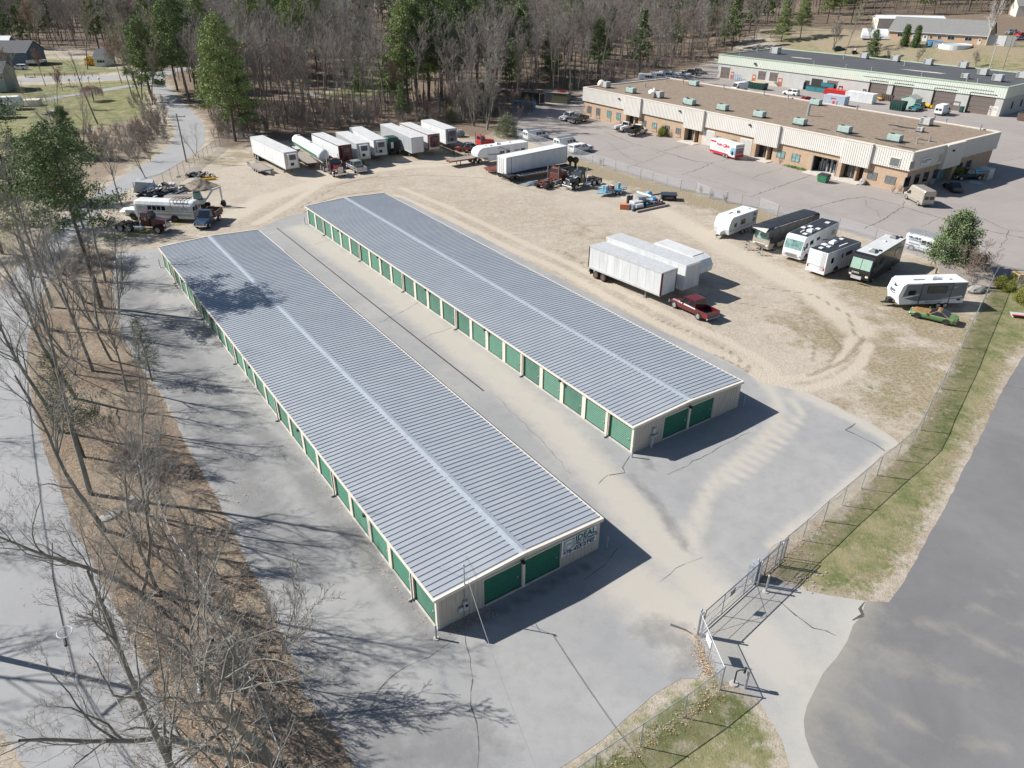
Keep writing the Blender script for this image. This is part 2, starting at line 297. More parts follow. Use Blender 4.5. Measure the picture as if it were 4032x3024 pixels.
def masks(X, Y):
 """grass, leaf litter, straw-coloured dead grass, light tracks / dark tracks, pavement sand, pavement stain"""
 n1 = fbm(X, Y, 9); n2 = fbm(X+100, Y-40, 4)
 grass = np.zeros(X.shape)
 for pl, w, a in ((VERGE, 1.6, .82), (PATCH, 1.2, .80), (LAWN, 3, 1.0), (LAWN2, 4, 1.0), (LAWN3, 5, .62), (VERGE2, 3, .7), (YARDC, 4, 1.0)):
  grass = np.maximum(grass, soft(pl, X, Y, w)*a)
 def around(path, w): return np.clip(1-segdist(P2(path), X, Y)/w, 0, 1)
 grass = np.maximum(grass, around([(3200,1350),(3400,1330),(3560,1400),(3640,1480)], 5)*.5)
 grass = np.maximum(grass, around([(3250,1480),(3450,1530),(3560,1620)], 4)*.55)
 grass = np.maximum(grass, around([(440,935),(560,915),(700,880)], 3.0)*1.0)
 grass = np.maximum(grass, around([(2210,990),(2300,1040)], 3.0)*.55)
 grass = np.maximum(grass, around([(1120,600),(1500,620),(1700,610)], 6)*.45)
 grass = np.maximum(grass, around([(760,600),(840,640)], 6)*.5)
 v = (X-91.6)*0.783+(Y-277)*0.623
 hill = np.clip((v-1)/4, 0, 1)*np.clip((X-95)/15, 0, 1)
 grass = np.maximum(grass, hill*(.28+.35*(fbm(X, Y, 20) > .55)))
 leaf = np.maximum(soft(LEAF, X, Y, .6), soft(WOODF, X, Y, 5)*.86)*(1-soft(YARDC, X, Y, 5))
 leaf = np.maximum(leaf, soft(SCRUB, X, Y, 4)*.8)
 leaf = np.maximum(leaf, around([(2650,2300),(3000,2250),(2900,2270)], .1))
 far = np.clip((Y-430)/60, 0, 1); leaf = np.maximum(leaf, far*.8)
 leaf = np.where(v > 70, np.maximum(leaf, np.clip((v-70)/15, 0, 1)*.8), leaf)
 straw = np.zeros(X.shape)
 for path, w, a in (([(2150,600),(2400,690),(2700,770),(2950,850),(3150,900)], 5, .9), ([(3000,850),(3250,1000),(3500,1170),(3750,1290)], 7, .85),
                       ([(3300,1300),(3600,1450),(3650,1600)], 9, .7), ([(950,610),(1200,640),(1500,610),(1800,590),(2050,640)], 5, .8), ([(700,640),(820,620),(900,640)], 4, .6), ([(2250,880),(2500,1000),(2700,1130)], 7, .35), ([(3700,1050),(3850,1150)], 4, .6)):
  straw = np.maximum(straw, around(path, w*1.5)*a)
 straw = np.maximum(straw, hill*.8); straw = np.maximum(straw, soft(LAWN3, X, Y, 6)*.4); straw = np.maximum(straw, soft(VERGE, X, Y, 1.2)*.8)
 lt = np.zeros(X.shape); dk = np.zeros(X.shape); ps = np.zeros(X.shape); pd = np.zeros(X.shape)
 for path, w in TRK: lt = np.maximum(lt, np.clip(1.25-segdist(P2(path), X, Y)/w, 0, 1))
 for path, w in DTRK: dk = np.maximum(dk, np.clip(1.2-segdist(P2(path), X, Y)/w, 0, 1))
 for path, w in PSAND: ps = np.maximum(ps, np.clip(1.3-segdist(P2(path), X, Y)/w, 0, 1))
 for path, w in PRD: ps = np.maximum(ps, np.clip(1.1-segdist(P2(path), X, Y)/w, 0, 1)*.62)
 ps = np.maximum(ps, np.clip(1-segdist(P2([(3409,2367),(3359,2462),(3296,2588),(3205,2724),(3150,2880),(3150,3100)]), X, Y)/2.6, 0, 1)*.85)
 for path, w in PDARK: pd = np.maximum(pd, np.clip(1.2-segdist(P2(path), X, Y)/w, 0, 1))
 gr = grass*(1-lt*.8)
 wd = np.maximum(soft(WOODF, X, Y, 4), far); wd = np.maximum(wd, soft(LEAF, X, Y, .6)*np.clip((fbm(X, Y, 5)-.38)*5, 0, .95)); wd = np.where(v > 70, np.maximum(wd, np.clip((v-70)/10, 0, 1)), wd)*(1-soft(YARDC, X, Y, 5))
 return np.stack([gr, leaf, straw, lt, dk, ps, pd, wd], -1)
def setmasks(me, X, Y):
 mk = masks(X, Y)
 for nm, a in (("mA", mk[:, 0:3]), ("mB", mk[:, 3:6]), ("mC", mk[:, [6, 7, 7]])):
  at = me.attributes.new(nm, 'FLOAT_COLOR', 'POINT')
  at.data.foreach_set("color", np.concatenate([a, np.ones((len(a), 1))], 1).astype(np.float32).ravel())

def nodes_mat(name):
 m = bpy.data.materials.new(name); m.use_nodes = True; MATS[name] = m
 n = m.node_tree.nodes; l = m.node_tree.links; b = n["Principled BSDF"]; b.inputs["Roughness"].default_value = .9; b.inputs["Specular IOR Level"].default_value = .25
 return m, n, l, b
class NB:      # tiny node helper
 def __init__(s, n, l): s.n, s.l = n, l; tc = n.new("ShaderNodeNewGeometry"); s.pos = tc.outputs["Position"]
 def noise(s, scale, detail=5, rough=.6, vec=None, dist=0):
  x = s.n.new("ShaderNodeTexNoise"); x.inputs["Scale"].default_value = scale; x.inputs["Detail"].default_value = detail; x.inputs["Roughness"].default_value = rough; x.inputs["Distortion"].default_value = dist
  s.l.new(vec or s.pos, x.inputs["Vector"]); return x.outputs[0]
 def mapr(s, v, a, b, c=0, d=1):
  x = s.n.new("ShaderNodeMapRange"); x.inputs[1].default_value = a; x.inputs[2].default_value = b; x.inputs[3].default_value = c; x.inputs[4].default_value = d; s.l.new(v, x.inputs[0]); return x.outputs[0]
 def math(s, op, a, b=None):
  x = s.n.new("ShaderNodeMath"); x.operation = op
  for i, q in enumerate((a, b)):
   if q is None: continue
   if isinstance(q, (int, float)): x.inputs[i].default_value = q
   else: s.l.new(q, x.inputs[i])
  return x.outputs[0]
 def mix(s, f, a, b, bt='MIX'):
  x = s.n.new("ShaderNodeMix"); x.data_type = 'RGBA'; x.blend_type = bt
  for i, q in ((0, f), (6, a), (7, b)):
   if isinstance(q, (int, float)): x.inputs[i].default_value = q
   elif isinstance(q, tuple): x.inputs[i].default_value = (*q, 1)
   else: s.l.new(q, x.inputs[i])
  return x.outputs[2]
 def attr(s, name):
  x = s.n.new("ShaderNodeAttribute"); x.attribute_name = name; y = s.n.new("ShaderNodeSeparateColor"); s.l.new(x.outputs["Color"], y.inputs[0]); return y.outputs
 def bump(s, h, strength, dist, b):
  x = s.n.new("ShaderNodeBump"); x.inputs["Strength"].default_value = strength; x.inputs["Distance"].default_value = dist; s.l.new(h, x.inputs["Height"]); s.l.new(x.outputs[0], b.inputs["Normal"])
 def vor(s, scale, feat='F1', vec=None, out=0):
  x = s.n.new("ShaderNodeTexVoronoi"); x.feature = feat; x.inputs["Scale"].default_value = scale; s.l.new(vec or s.pos, x.inputs["Vector"]); return x.outputs[out]

M_ground, n, l, b = nodes_mat("ground_soil"); q = NB(n, l); A = q.attr("mA"); B = q.attr("mB"); CC = q.attr("mC")
big = q.noise(.05, 6, .6); med = q.noise(.35, 6, .65); fine = q.noise(3.0, 8, .72); gr_ = q.noise(9, 4, .7)
dirt = q.mix(q.mapr(med, .35, .65), (.45, .402, .338), (.35, .305, .25))
dirt = q.mix(q.mapr(q.noise(1.3, 7, .75), .45, .62), dirt, (.33, .275, .21))
dirt = q.mix(q.mapr(fine, .5, .72), dirt, (.24, .20, .155))
dirt = q.mix(q.mapr(big, .45, .62), dirt, q.mix(.5, dirt, (.45, .40, .335)))
straw = q.mix(q.mapr(fine, .38, .62), (.35, .295, .20), (.19, .155, .105))
sm = q.mapr(q.math('ADD', A[2], q.math('MULTIPLY', q.math('SUBTRACT', med, .5), 1.6)), .32, .62)
c = q.mix(sm, dirt, straw)
grn = q.mix(q.mapr(fine, .35, .62), (.17, .185, .07), (.10, .118, .045))
grn = q.mix(q.mapr(med, .42, .62), grn, (.25, .225, .125))
gm = q.mapr(q.math('ADD', A[0], q.math('MULTIPLY', q.math('SUBTRACT', q.noise(1.1, 7, .75), .5), 2.0)), .42, .78)
c = q.mix(gm, c, grn)
lv = q.vor(5.5, 'F1', None, 1)
sepl = n.new("ShaderNodeSeparateColor"); l.new(lv, sepl.inputs[0])
leafc = q.mix(sepl.outputs[0], (.13, .105, .085), (.35, .285, .22)); leafc = q.mix(q.math('MULTIPLY', sepl.outputs[1], .35), leafc, (.36, .24, .14)); leafc = q.mix(q.mapr(fine, .42, .66), leafc, (.17, .135, .10)); leafc = q.mix(q.mapr(med, .46, .66), leafc, (.235, .20, .15))
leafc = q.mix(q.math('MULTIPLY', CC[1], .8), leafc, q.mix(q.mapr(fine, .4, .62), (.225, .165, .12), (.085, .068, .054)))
lm = q.mapr(q.math('ADD', A[1], q.math('MULTIPLY', q.math('SUBTRACT', med, .5), .9)), .35, .6)
c = q.mix(lm, c, leafc)
c = q.mix(q.math('MULTIPLY', q.mapr(q.math('ADD', B[0], q.math('MULTIPLY', q.math('SUBTRACT', q.noise(1.5, 5, .6), .5), .8)), .35, .8), .85), c, (.47, .415, .34))
c = q.mix(q.math('MULTIPLY', q.mapr(q.math('ADD', B[1], q.math('MULTIPLY', q.math('SUBTRACT', q.noise(1.2, 6, .7), .5), 1.4)), .45, .9), .65), c, (.20, .155, .11))
l.new(c, b.inputs["Base Color"]); q.bump(q.math('ADD', fine, q.math('MULTIPLY', gr_, .5)), .8, .10, b)

def asphalt(name, c1, c2, sandc, stain=(.13, .13, .135), grain=.035, roughv=.85, patch=.5):
 m, n, l, b = nodes_mat(name); q = NB(n, l); B = q.attr("mB"); Cc = q.attr("mC")
 big = q.noise(.11, 5, .6, dist=.6); med = q.noise(.8, 6, .7); fine = q.noise(14, 3, .6)
 c = q.mix(q.mapr(big, .38, .62), c1, c2)
 c = q.mix(q.math('MULTIPLY', q.mapr(med, .45, .75), patch), c, tuple(v*.72 for v in c1))
 c = q.mix(q.math('MULTIPLY', q.mapr(fine, .35, .65), .35), c, tuple(v*1.25 for v in c1))
 s = q.mapr(q.math('ADD', B[2], q.math('MULTIPLY', q.math('SUBTRACT', q.noise(.9, 7, .72), .5), .9)), .3, .95)
 c = q.mix(q.math('MULTIPLY', s, .8), c, sandc)
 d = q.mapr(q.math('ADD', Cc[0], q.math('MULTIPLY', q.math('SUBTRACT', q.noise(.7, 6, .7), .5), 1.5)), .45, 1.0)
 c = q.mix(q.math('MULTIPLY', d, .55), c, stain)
 l.new(c, b.inputs["Base Color"]); b.inputs["Roughness"].default_value = roughv; q.bump(fine, .35, .02, b); return m
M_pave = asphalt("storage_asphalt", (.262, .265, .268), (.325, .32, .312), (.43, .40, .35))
M_apron = asphalt("apron_asphalt", (.345, .34, .325), (.305, .303, .298), (.42, .40, .36))
M_roadr = asphalt("dark_road_asphalt", (.150, .150, .153), (.190, .189, .190), (.30, .28, .24), patch=.25)
M_roadl = asphalt("grey_road_asphalt", (.265, .268, .275), (.30, .303, .308), (.40, .37, .32), patch=.25)
M_lot = asphalt("brownish_asphalt", (.305, .275, .258), (.262, .238, .224), (.38, .31, .26), patch=.35)
M_crack = mat("crack_dark", (.095, .09, .085), .9, var=.3)  # dark colour of the crack ribbons laid on the asphalt sheets

def jagged(poly, step, amp, seed):
 rnd = random.Random(seed); out = []; n = len(poly)
 for i in range(n):
  a, c = Vector(poly[i]), Vector(poly[(i+1) % n]); k = max(1, int((c-a).length/step)); k = min(k, 60)
  d = (c-a).normalized() if (c-a).length > 1e-6 else Vector((1, 0)); nn = Vector((-d.y, d.x))
  for j in range(k):
   p = a.lerp(c, j/k)+nn*(rnd.uniform(-amp, amp) if j else 0); out.append((p.x, p.y))
 return out
def sheet(name, poly, mtl, z, step=.8, cell=.75, amp=.10, cracks=(), seed=1):
 pts = jagged(poly, step, amp, seed); nb = len(pts)
 xs = [p[0] for p in pts]; ys = [p[1] for p in pts]
 gx, gy = np.meshgrid(np.arange(min(xs), max(xs), cell), np.arange(min(ys), max(ys), cell)); gx = gx.ravel(); gy = gy.ravel()
 k = inside(pts, gx, gy) & (gy < 420) & (np.abs(gx) < 400); gx = gx[k]; gy = gy[k]
 k = segdist(pts, gx, gy, True) > cell*.4; gx = gx[k]; gy = gy[k]
 V = [Vector(p) for p in pts]+[Vector((a, b_)) for a, b_ in zip(gx, gy)]
 res = delaunay_2d_cdt(V, [], [list(range(nb))], 1, 1e-4)
 vs, fs = res[0], res[2]
 X = np.array([v.x for v in vs]); Y = np.array([v.y for v in vs])
 verts = [(v.x, v.y, hgt(v.x, v.y)+z) for v in vs]
 nv = len(verts); faces = [tuple(f) for f in fs]; mi = [0]*len(faces)
 rnd = random.Random(seed)
 for path, wd in cracks:
  pp = [Vector(G0(*p)) for p in path]; q_ = [pp[0]]
  for a, c in zip(pp, pp[1:]):
   kk = max(1, int((c-a).length/.7))
   for j in range(1, kk+1): q_.append(a.lerp(c, j/kk)+Vector((rnd.uniform(-.16, .16), rnd.uniform(-.16, .16))))
  for i, (a, c) in enumerate(zip(q_, q_[1:])):
   d = c-a
   if d.length < 1e-4: continue
   nn = Vector((-d.y, d.x)).normalized(); w0 = wd*rnd.uniform(.15, 1)/2; w1 = wd*rnd.uniform(.15, 1)/2; bb = len(verts); zz = z+.004+.0002*(i % 3)
   for p, ww in ((a, -w0), (c, -w1), (c, w1), (a, w0)):
    r_ = p+nn*ww; verts.append((r_.x, r_.y, hgt(r_.x, r_.y)+zz))
   faces.append((bb, bb+1, bb+2, bb+3)); mi.append(1)
 me = bpy.data.meshes.new(name); me.from_pydata(verts, [], faces); me.materials.append(mtl); me.materials.append(M_crack)
 me.polygons.foreach_set("material_index", mi); X = np.array([v[0] for v in verts]); Y = np.array([v[1] for v in verts]); setmasks(me, X, Y); me.update()
 nrm = [p for p in me.polygons if p.normal.z < 0]
 if nrm:
  import bmesh
  bm = bmesh.new(); bm.from_mesh(me); bmesh.ops.reverse_faces(bm, faces=[f for f in bm.faces if f.normal.z < 0]); bm.to_mesh(me); bm.free()
 o = put(me, name); o["kind"] = "structure"; return o
# ground sheet: fine near, coarse far
def axis(lo, a, b_, hi, s): 
 out = list(np.arange(a, b_, s)); x = b_; st = s
 while x < hi: out.append(x); st *= 1.12; x += st
 out.append(hi); x = a; st = s; pre = []
 while x > lo: st *= 1.12; x -= st; pre.append(max(x, lo))
 return np.array(sorted(set(pre+out)))
xs = axis(-1500, -70, 100, 1500, .55); ys = axis(-60, 12, 175, 2200, .55)
GX, GY = np.meshgrid(xs, ys); X = GX.ravel(); Y = GY.ravel()
Zg = np.array([hgt(a, b_) if b_ > 150 else 0.0 for a, b_ in zip(X, Y)])
nx, ny = len(xs), len(ys)
idx = np.arange(nx*ny).reshape(ny, nx); F = np.stack([idx[:-1, :-1], idx[:-1, 1:], idx[1:, 1:], idx[1:, :-1]], -1).reshape(-1, 4)
me = bpy.data.meshes.new("ground"); me.vertices.add(nx*ny); me.vertices.foreach_set("co", np.stack([X, Y, Zg], -1).astype(np.float32).ravel())
me.loops.add(F.size); me.loops.foreach_set("vertex_index", F.ravel().astype(np.int32)); me.polygons.add(len(F)); me.polygons.foreach_set("loop_start", np.arange(0, F.size, 4, dtype=np.int32)); me.polygons.foreach_set("loop_total", np.full(len(F), 4, np.int32))
me.update(calc_edges=True); me.materials.append(M_ground); setmasks(me, X, Y); g = put(me, "ground"); g["kind"] = "structure"

LC = [([Z(16,380,465),Z(16,520,520),Z(16,640,570),Z(16,770,600),Z(16,900,640),Z(16,1110,705),Z(16,1270,725)], .22),([Z(16,1075,570),Z(16,940,605),Z(16,820,637)], .25),([Z(16,900,645),Z(16,750,700),Z(16,560,770)], .16),([Z(16,400,630),Z(16,520,605),Z(16,630,575)], .14),
 ([Z(17,0,270),Z(17,160,322),Z(17,320,347),Z(17,200,400),Z(17,70,440)], .22),([Z(17,320,347),Z(17,460,310)], .2),([Z(17,660,465),Z(17,760,430),Z(17,920,385)], .16),([Z(17,640,625),Z(17,870,545),Z(17,940,520),Z(17,1160,440)], .26),([Z(17,110,440),Z(17,380,510),Z(17,620,597)], .14),([Z(17,320,350),Z(17,500,420),Z(17,860,530)], .12),
 ([Z(18,60,375),Z(18,250,325),Z(18,370,310),Z(18,520,345),Z(18,585,368),Z(18,800,430),Z(18,1060,500),Z(18,1270,545)], .26),([Z(18,365,490),Z(18,470,440),Z(18,530,400),Z(18,585,368),Z(18,590,335)], .24),([Z(18,370,330),Z(18,380,365),Z(18,440,390),Z(18,455,430)], .12),([Z(18,850,390),Z(18,1050,440),Z(18,1180,500),Z(18,1270,505)], .2),([Z(18,1180,500),Z(18,1170,550),Z(18,1130,600)], .16),([Z(18,690,480),Z(18,790,430)], .12),
 ([(3370,700),(3480,640),(3600,615)], .1),([(3700,500),(3850,540),(4020,560)], .12),([(3820,700),(3920,640),(4030,620)], .12),([Z(16,110,450),Z(16,250,495),Z(16,400,540),Z(16,590,690),Z(16,700,720)], .12)]
PC = [([(1240,963),(1330,935),(1420,920)], .09),([(1490,1270),(1610,1215),(1680,1170)], .08),([(1655,1337),(1720,1310),(1780,1290)], .08),([(1940,1850),(1955,1900),(2050,2010)], .07),
 ([(2480,1795),(2455,1840),(2460,1860),(2400,1870)], .14),([(2395,1870),(2350,1905)], .1),([(2628,1870),(2800,1780),(2890,1730),(2950,1700)], .08),([(1880,3024),(1868,2850),(1862,2720),(1850,2590),(1830,2500)], .07),([(1800,2512),(1700,2580),(1560,2650),(1480,2730)], .07),([(3368,1668),(3330,1695),(3400,1725),(3490,1775)], .14),
 ([(1950,1560),(2050,1650),(2150,1760),(2250,1870)], .05),([(2430,2160),(2380,2230),(2300,2290)], .07),([(2300,1620),(2400,1700),(2460,1750)], .05),([(2600,2290),(2700,2220),(2760,2190)], .06),([(2640,2460),(2700,2480),(2735,2500)], .2)]
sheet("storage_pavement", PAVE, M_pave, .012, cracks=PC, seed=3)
sheet("entrance_apron", APRON, M_apron, .020, amp=.14, cracks=[([(3405,2370),(3385,2400),(3395,2430),(3355,2450)], .25),([(3130,2420),(3200,2470),(3300,2500)], .1),([(3060,2360),(3130,2420)], .12)], seed=5)
sheet("right_road", ROADR, M_roadr, .016, amp=.07, cell=1.3, seed=7, cracks=[([(3959,1517),(4032,1530)], .1)])
sheet("left_road", ROADL, M_roadl, .016, amp=.07, cell=1.4, seed=8)
sheet("far_road", ROADL2, M_roadl, .03, cell=4, step=4, amp=.1, seed=9)
sheet("driveway", DRIVE, M_roadl, .04, cell=4, step=4, amp=.2, seed=10)
sheet("business_park_lot", LOT, M_lot, .016, cell=1.8, amp=.15, cracks=LC, seed=11)
# trench drain between the storage buildings
# ================================================================ SELF-STORAGE BUILDINGS
TH = 2.17678898; AX = Vector((math.cos(TH), math.sin(TH), 0)); BX = Vector((AX.y, -AX.x, 0))   # along / across (left to right)
MOD = 3.018
def door_mesh(w_, h_, mt, name="roller_door", rib=.17):
 mb = MB(mt, M_mattblack); n_ = int(h_/rib); prof = [(0, 0)]
 for i in range(n_): z = i*h_/n_; prof += [(.0, z+.01), (.03, z+h_/n_*.35), (.03, z+h_/n_*.8), (0, z+h_/n_*.99)]
 for (a, c) in zip(prof, prof[1:]): mb.poly([(-w_/2, -a[0], a[1]), (w_/2, -a[0], a[1]), (w_/2, -c[0], c[1]), (-w_/2, -c[0], c[1])], 0)
 mb.box(-w_/2, w_/2, .01, .04, 0, h_, 0); mb.box(-w_/2, w_/2, -.05, 0, -.03, .05, 1); mb.box(w_*.38, w_*.38+.12, -.08, -.03, .9, 1.0, M_galv)
 return mb.mesh(name)
M_gr2 = mat("green_door_faded", (.035, .165, .105), .55, var=.15, scale=1.5, streak=(1, 1, .3)); M_gr3 = mat("green_door_dusty", (.028, .13, .085), .6, var=.3, scale=1.0, streak=(1, 1, .4))
DMS = [door_mesh(2.55, 2.08, m_) for m_ in (M_green, M_gr2, M_gr3)]; RD = random.Random(6)
DMF = door_mesh(2.75, 2.12, M_green)
def storage(name, label, ox, oy, wid, ndoor, eave=2.60, ridge=2.86, sign=False, lampidx=(), dsidx=(), lbl_group="self-storage buildings"):
 # local frame: x across (0..wid) left to right, y along from front (0) to rear (L)
 L = ndoor*MOD+.15; t = thing(name, label, "storage building", (ox, oy, 0), math.atan2(BX.y, BX.x), lbl_group)
 hd = 2.24; rec = .16
 wb = MB(M_tan, M_conc, M_beige, M_mattblack)
 wb.box(rec, wid-rec, rec, L-rec, 0, eave-.05, 3)                         # dark core behind the doors
 for sx in (0, 1):
  X0 = 0 if sx == 0 else wid-rec; X1 = X0+rec
  wb.box(X0-.02*(sx == 0), X1+.02*(sx == 1), 0, L, 0, .13, 1)          # kerb under the doors
  for i in range(ndoor+1):
   yy = i*MOD; pw = .235 if i else .13
   y0_ = max(0, yy-pw+.08); y1_ = min(L, yy+pw+.08)
   wb.box(X0, X1, y0_, y1_, .13, hd, 2 if sx == 0 else 0)
  wb.box(X0, X1, 0, L, hd, eave-.02, 2)
  k = 0; yv = .1                                                       # ribs of the corrugated header
  while yv < L: 
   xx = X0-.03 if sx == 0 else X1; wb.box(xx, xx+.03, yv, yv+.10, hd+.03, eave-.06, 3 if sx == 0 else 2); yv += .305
 # gable ends: siding with door openings
 for fy, facing in ((0, -1), (L, 1)):
  y0_, y1_ = (0, rec-.002) if fy == 0 else (L-rec+.002, L)
  dws = [wid/2-1.50, wid/2+1.50] if fy == 0 else []
  edges = [rec] + sum([[d-1.375, d+1.375] for d in dws], []) + [wid-rec]
  for a, c in zip(edges[::2], edges[1::2]): wb.box(a, c, y0_, y1_, 0.0, hd, 0)
  wb.box(rec, wid-rec, y0_, y1_, hd, eave-.03, 0)
  wb.prism([(0.02, eave-.03), (wid-.02, eave-.03), (wid/2, ridge-.03)], y0_+.01, y1_-.01, 0)
  xv = .35
  while xv < wid-.3:
   solid = all(abs(xv-d) > 1.45 for d in dws)
   yo = -.03 if fy == 0 else L
   wb.box(xv, xv+.05, yo, yo+.03, .03 if solid else hd+.1, eave-.02, 0); xv += .305
  if fy == 0:
   for d in dws:
    wb.box(d-1.375, d+1.375, -.03, rec-.01, 0, .12, 1)
    o = put(DMF, "door", t); o.location = (d, .10, .12)
   for d in dws: wb.box(d-1.55, d+1.55, -.045, -.005, hd, hd+.09, 2)
   wb.box(wid/2-.10, wid/2+.10, -.045, -.002, .02, hd-.01, 2)
 wb.build("wall", t)
 rb = MB(M_roofmetal, M_seam, M_beige)
 ov = .10
 for sx in (0, 1):
  xe = -ov if sx == 0 else wid+ov; xr = wid/2; ze = eave; zr = ridge
  for nn in range(1):
   rb.loft([[(xe, -ov, ze), (xr, -ov, zr), (xr, -ov, zr-.05), (xe, -ov, ze-.05)], [(xe, L+ov, ze), (xr, L+ov, zr), (xr, L+ov, zr-.05), (xe, L+ov, ze-.05)]], 0)
  y = .22; sl_ = (zr-ze)/(xr-xe)
  while y < L:
   hh = .045; b_ = .032
   rb.loft([[(xe, y-b_, ze), (xe, y-b_*.4, ze+hh), (xe, y+b_*.4, ze+hh), (xe, y+b_, ze)], [(xr, y-b_, zr), (xr, y-b_*.4, zr+hh), (xr, y+b_*.4, zr+hh), (xr, y+b_, zr)]], 1, cap=True); y += .457
 rb.build("roof", t)
 for yy in (-ov-.06, L+ov):                                               # rake trim
  tb = MB(M_beige)
  for sx in (0, 1):
   xe = -ov-.02 if sx == 0 else wid+ov+.02
   tb.loft([[(xe, yy, eave-.16), (wid/2, yy, ridge-.12), (wid/2, yy, ridge+.10), (xe, yy, eave+.08)], [(xe, yy+.06+.12, eave-.16), (wid/2, yy+.06+.12, ridge-.12), (wid/2, yy+.06+.12, ridge+.10), (xe, yy+.06+.12, eave+.08)]], 0)
  tb.build("trim", t)
 gb = MB(M_beige)
 for xe in (-ov-.10, wid+ov): gb.box(xe, xe+.10, -ov, L+ov, eave-.13, eave+.015)
 gb.build("gutter", t)
 cb = MB(M_ridge); n_ = int(L/3.0)
 for i in range(n_):
  y0_, y1_ = -ov-.03+i*(L+2*ov+.06)/n_, -ov-.03+(i+1)*(L+2*ov+.06)/n_-.02; dz = .004*(i % 2)
  cb.loft([[(wid/2-.29, y, ridge+.045+dz), (wid/2, y, ridge+.095+dz), (wid/2+.29, y, ridge+.045+dz), (wid/2+.29, y, ridge+.0), (wid/2-.29, y, ridge+.0)] for y in (y0_, y1_)], 0)
 cb.build("ridge_cap", t)
 for sx in (0, 1):
  for i in range(ndoor):
   o = put(RD.choice(DMS), "door", t); o.location = (rec-.05 if sx == 0 else wid-rec+.05, (i+.5)*MOD+.08, .13); o.rotation_euler = (0, 0, -math.pi/2 if sx == 0 else math.pi/2)
  for i in dsidx:
   p = MB(M_beige, M_galv); xx = -.16 if sx == 0 else wid+.06; yy = i*MOD
   p.box(xx, xx+.10, yy-.12, yy-.03, .12, eave-.15, 0); p.box(xx-.22*(sx == 0), xx+.1+.22*(sx == 1), yy-.12, yy-.03, .03, .14, 1); p.build("downspout", t)
  for i in lampidx:
   p = MB(M_mattblack); xx = -.34 if sx == 0 else wid+.1; yy = i*MOD
   p.box(xx, xx+.24, yy-.05, yy+.22, eave-.30, eave-.10, 0, bev=.03); p.build("lamp", t)
 p = MB(M_mattblack); p.box(wid/2-.28, wid/2-.05, -.34, -.06, hd+.02, hd+.2, bev=.03); p.build("lamp", t)
 return t, L, wid
SC = 34.0
tA, LA, WA = storage("storage_building", "long low storage building with the blue IDEAL sign board on its front gable end", -.12451605*SC, .87063202*SC, .35958515*SC, 23, dsidx=(1, 5, 9, 13, 17, 21), lampidx=(3, 7, 11, 15, 19))
tB, LB, WB_ = storage("storage_building", "long low storage building without a sign, nearer the parked trailers and dirt lot", .28073046*SC, 1.39426437*SC, .36661615*SC, 23, dsidx=(1, 5, 9, 13, 17, 21), lampidx=(3, 7, 11, 15, 19))
def locA(x, y, z=0): return Vector((tA.location.x, tA.location.y, 0))+BX*x+AX*y+Vector((0, 0, z))
def locB(x, y, z=0): return Vector((tB.location.x, tB.location.y, 0))+BX*x+AX*y+Vector((0, 0, z))
# sign board on building A's gable
rzA = math.atan2(BX.y, BX.x)
sg = thing("sign_board", "white and green IDEAL SELF STORAGE sign board with phone number on the gable wall", "sign", locA(0, 0), rzA)
p = MB(M_white); x0, x1, z0, z1 = 9.02, 11.85, .98, 2.30; p.box(x0, x1, -.075, -.045, z0, z1); p.build("panel", sg)
M_signg = mat("sign_dark_green", (.01, .12, .11), .5, var=.02); M_signn = mat("sign_navy", (.02, .06, .12), .5, var=.02)
p = MB(M_signg, M_signn, M_white)
text_mesh(p, "IDEAL", 0, (x0+1.08, -.08, z1-.52), (1, 0, 0), (0, 0, 1), .66, squeeze=.98)
text_mesh(p, "SELF STORAGE", 1, (x0+1.08, -.08, z1-.79), (1, 0, 0), (0, 0, 1), .29, squeeze=.98)
text_mesh(p, "& TRUCK RENTAL", 1, (x0+1.15, -.08, z1-1.0), (1, 0, 0), (0, 0, 1), .20, squeeze=1.0)
text_mesh(p, "978-433-2142", 1, (x0+.12, -.08, z0+.08), (1, 0, 0), (0, 0, 1), .41, squeeze=1.12)
p.build("lettering", sg)
p = MB(M_signg, M_white, M_galv)
p.box(x0+.14, x0+1.02, -.082, -.076, z0+.42, z1-.1, 0)
p.box(x0+.19, x0+.97, -.088, -.083, z0+.47, z1-.15, 1)
for i in range(7):
 p.box(x0+.21, x0+.34, -.094, -.089, z0+.50+i*.10, z0+.54+i*.10, 0); p.box(x0+.82, x0+.95, -.094, -.089, z0+.50+i*.10, z0+.54+i*.10, 0)
p.box(x0+.38, x0+.78, -.094, -.089, z0+.50, z0+.95, 2); p.box(x0+.44, x0+.72, -.099, -.095, z0+.50, z0+.80, 1); p.build("emblem", sg)
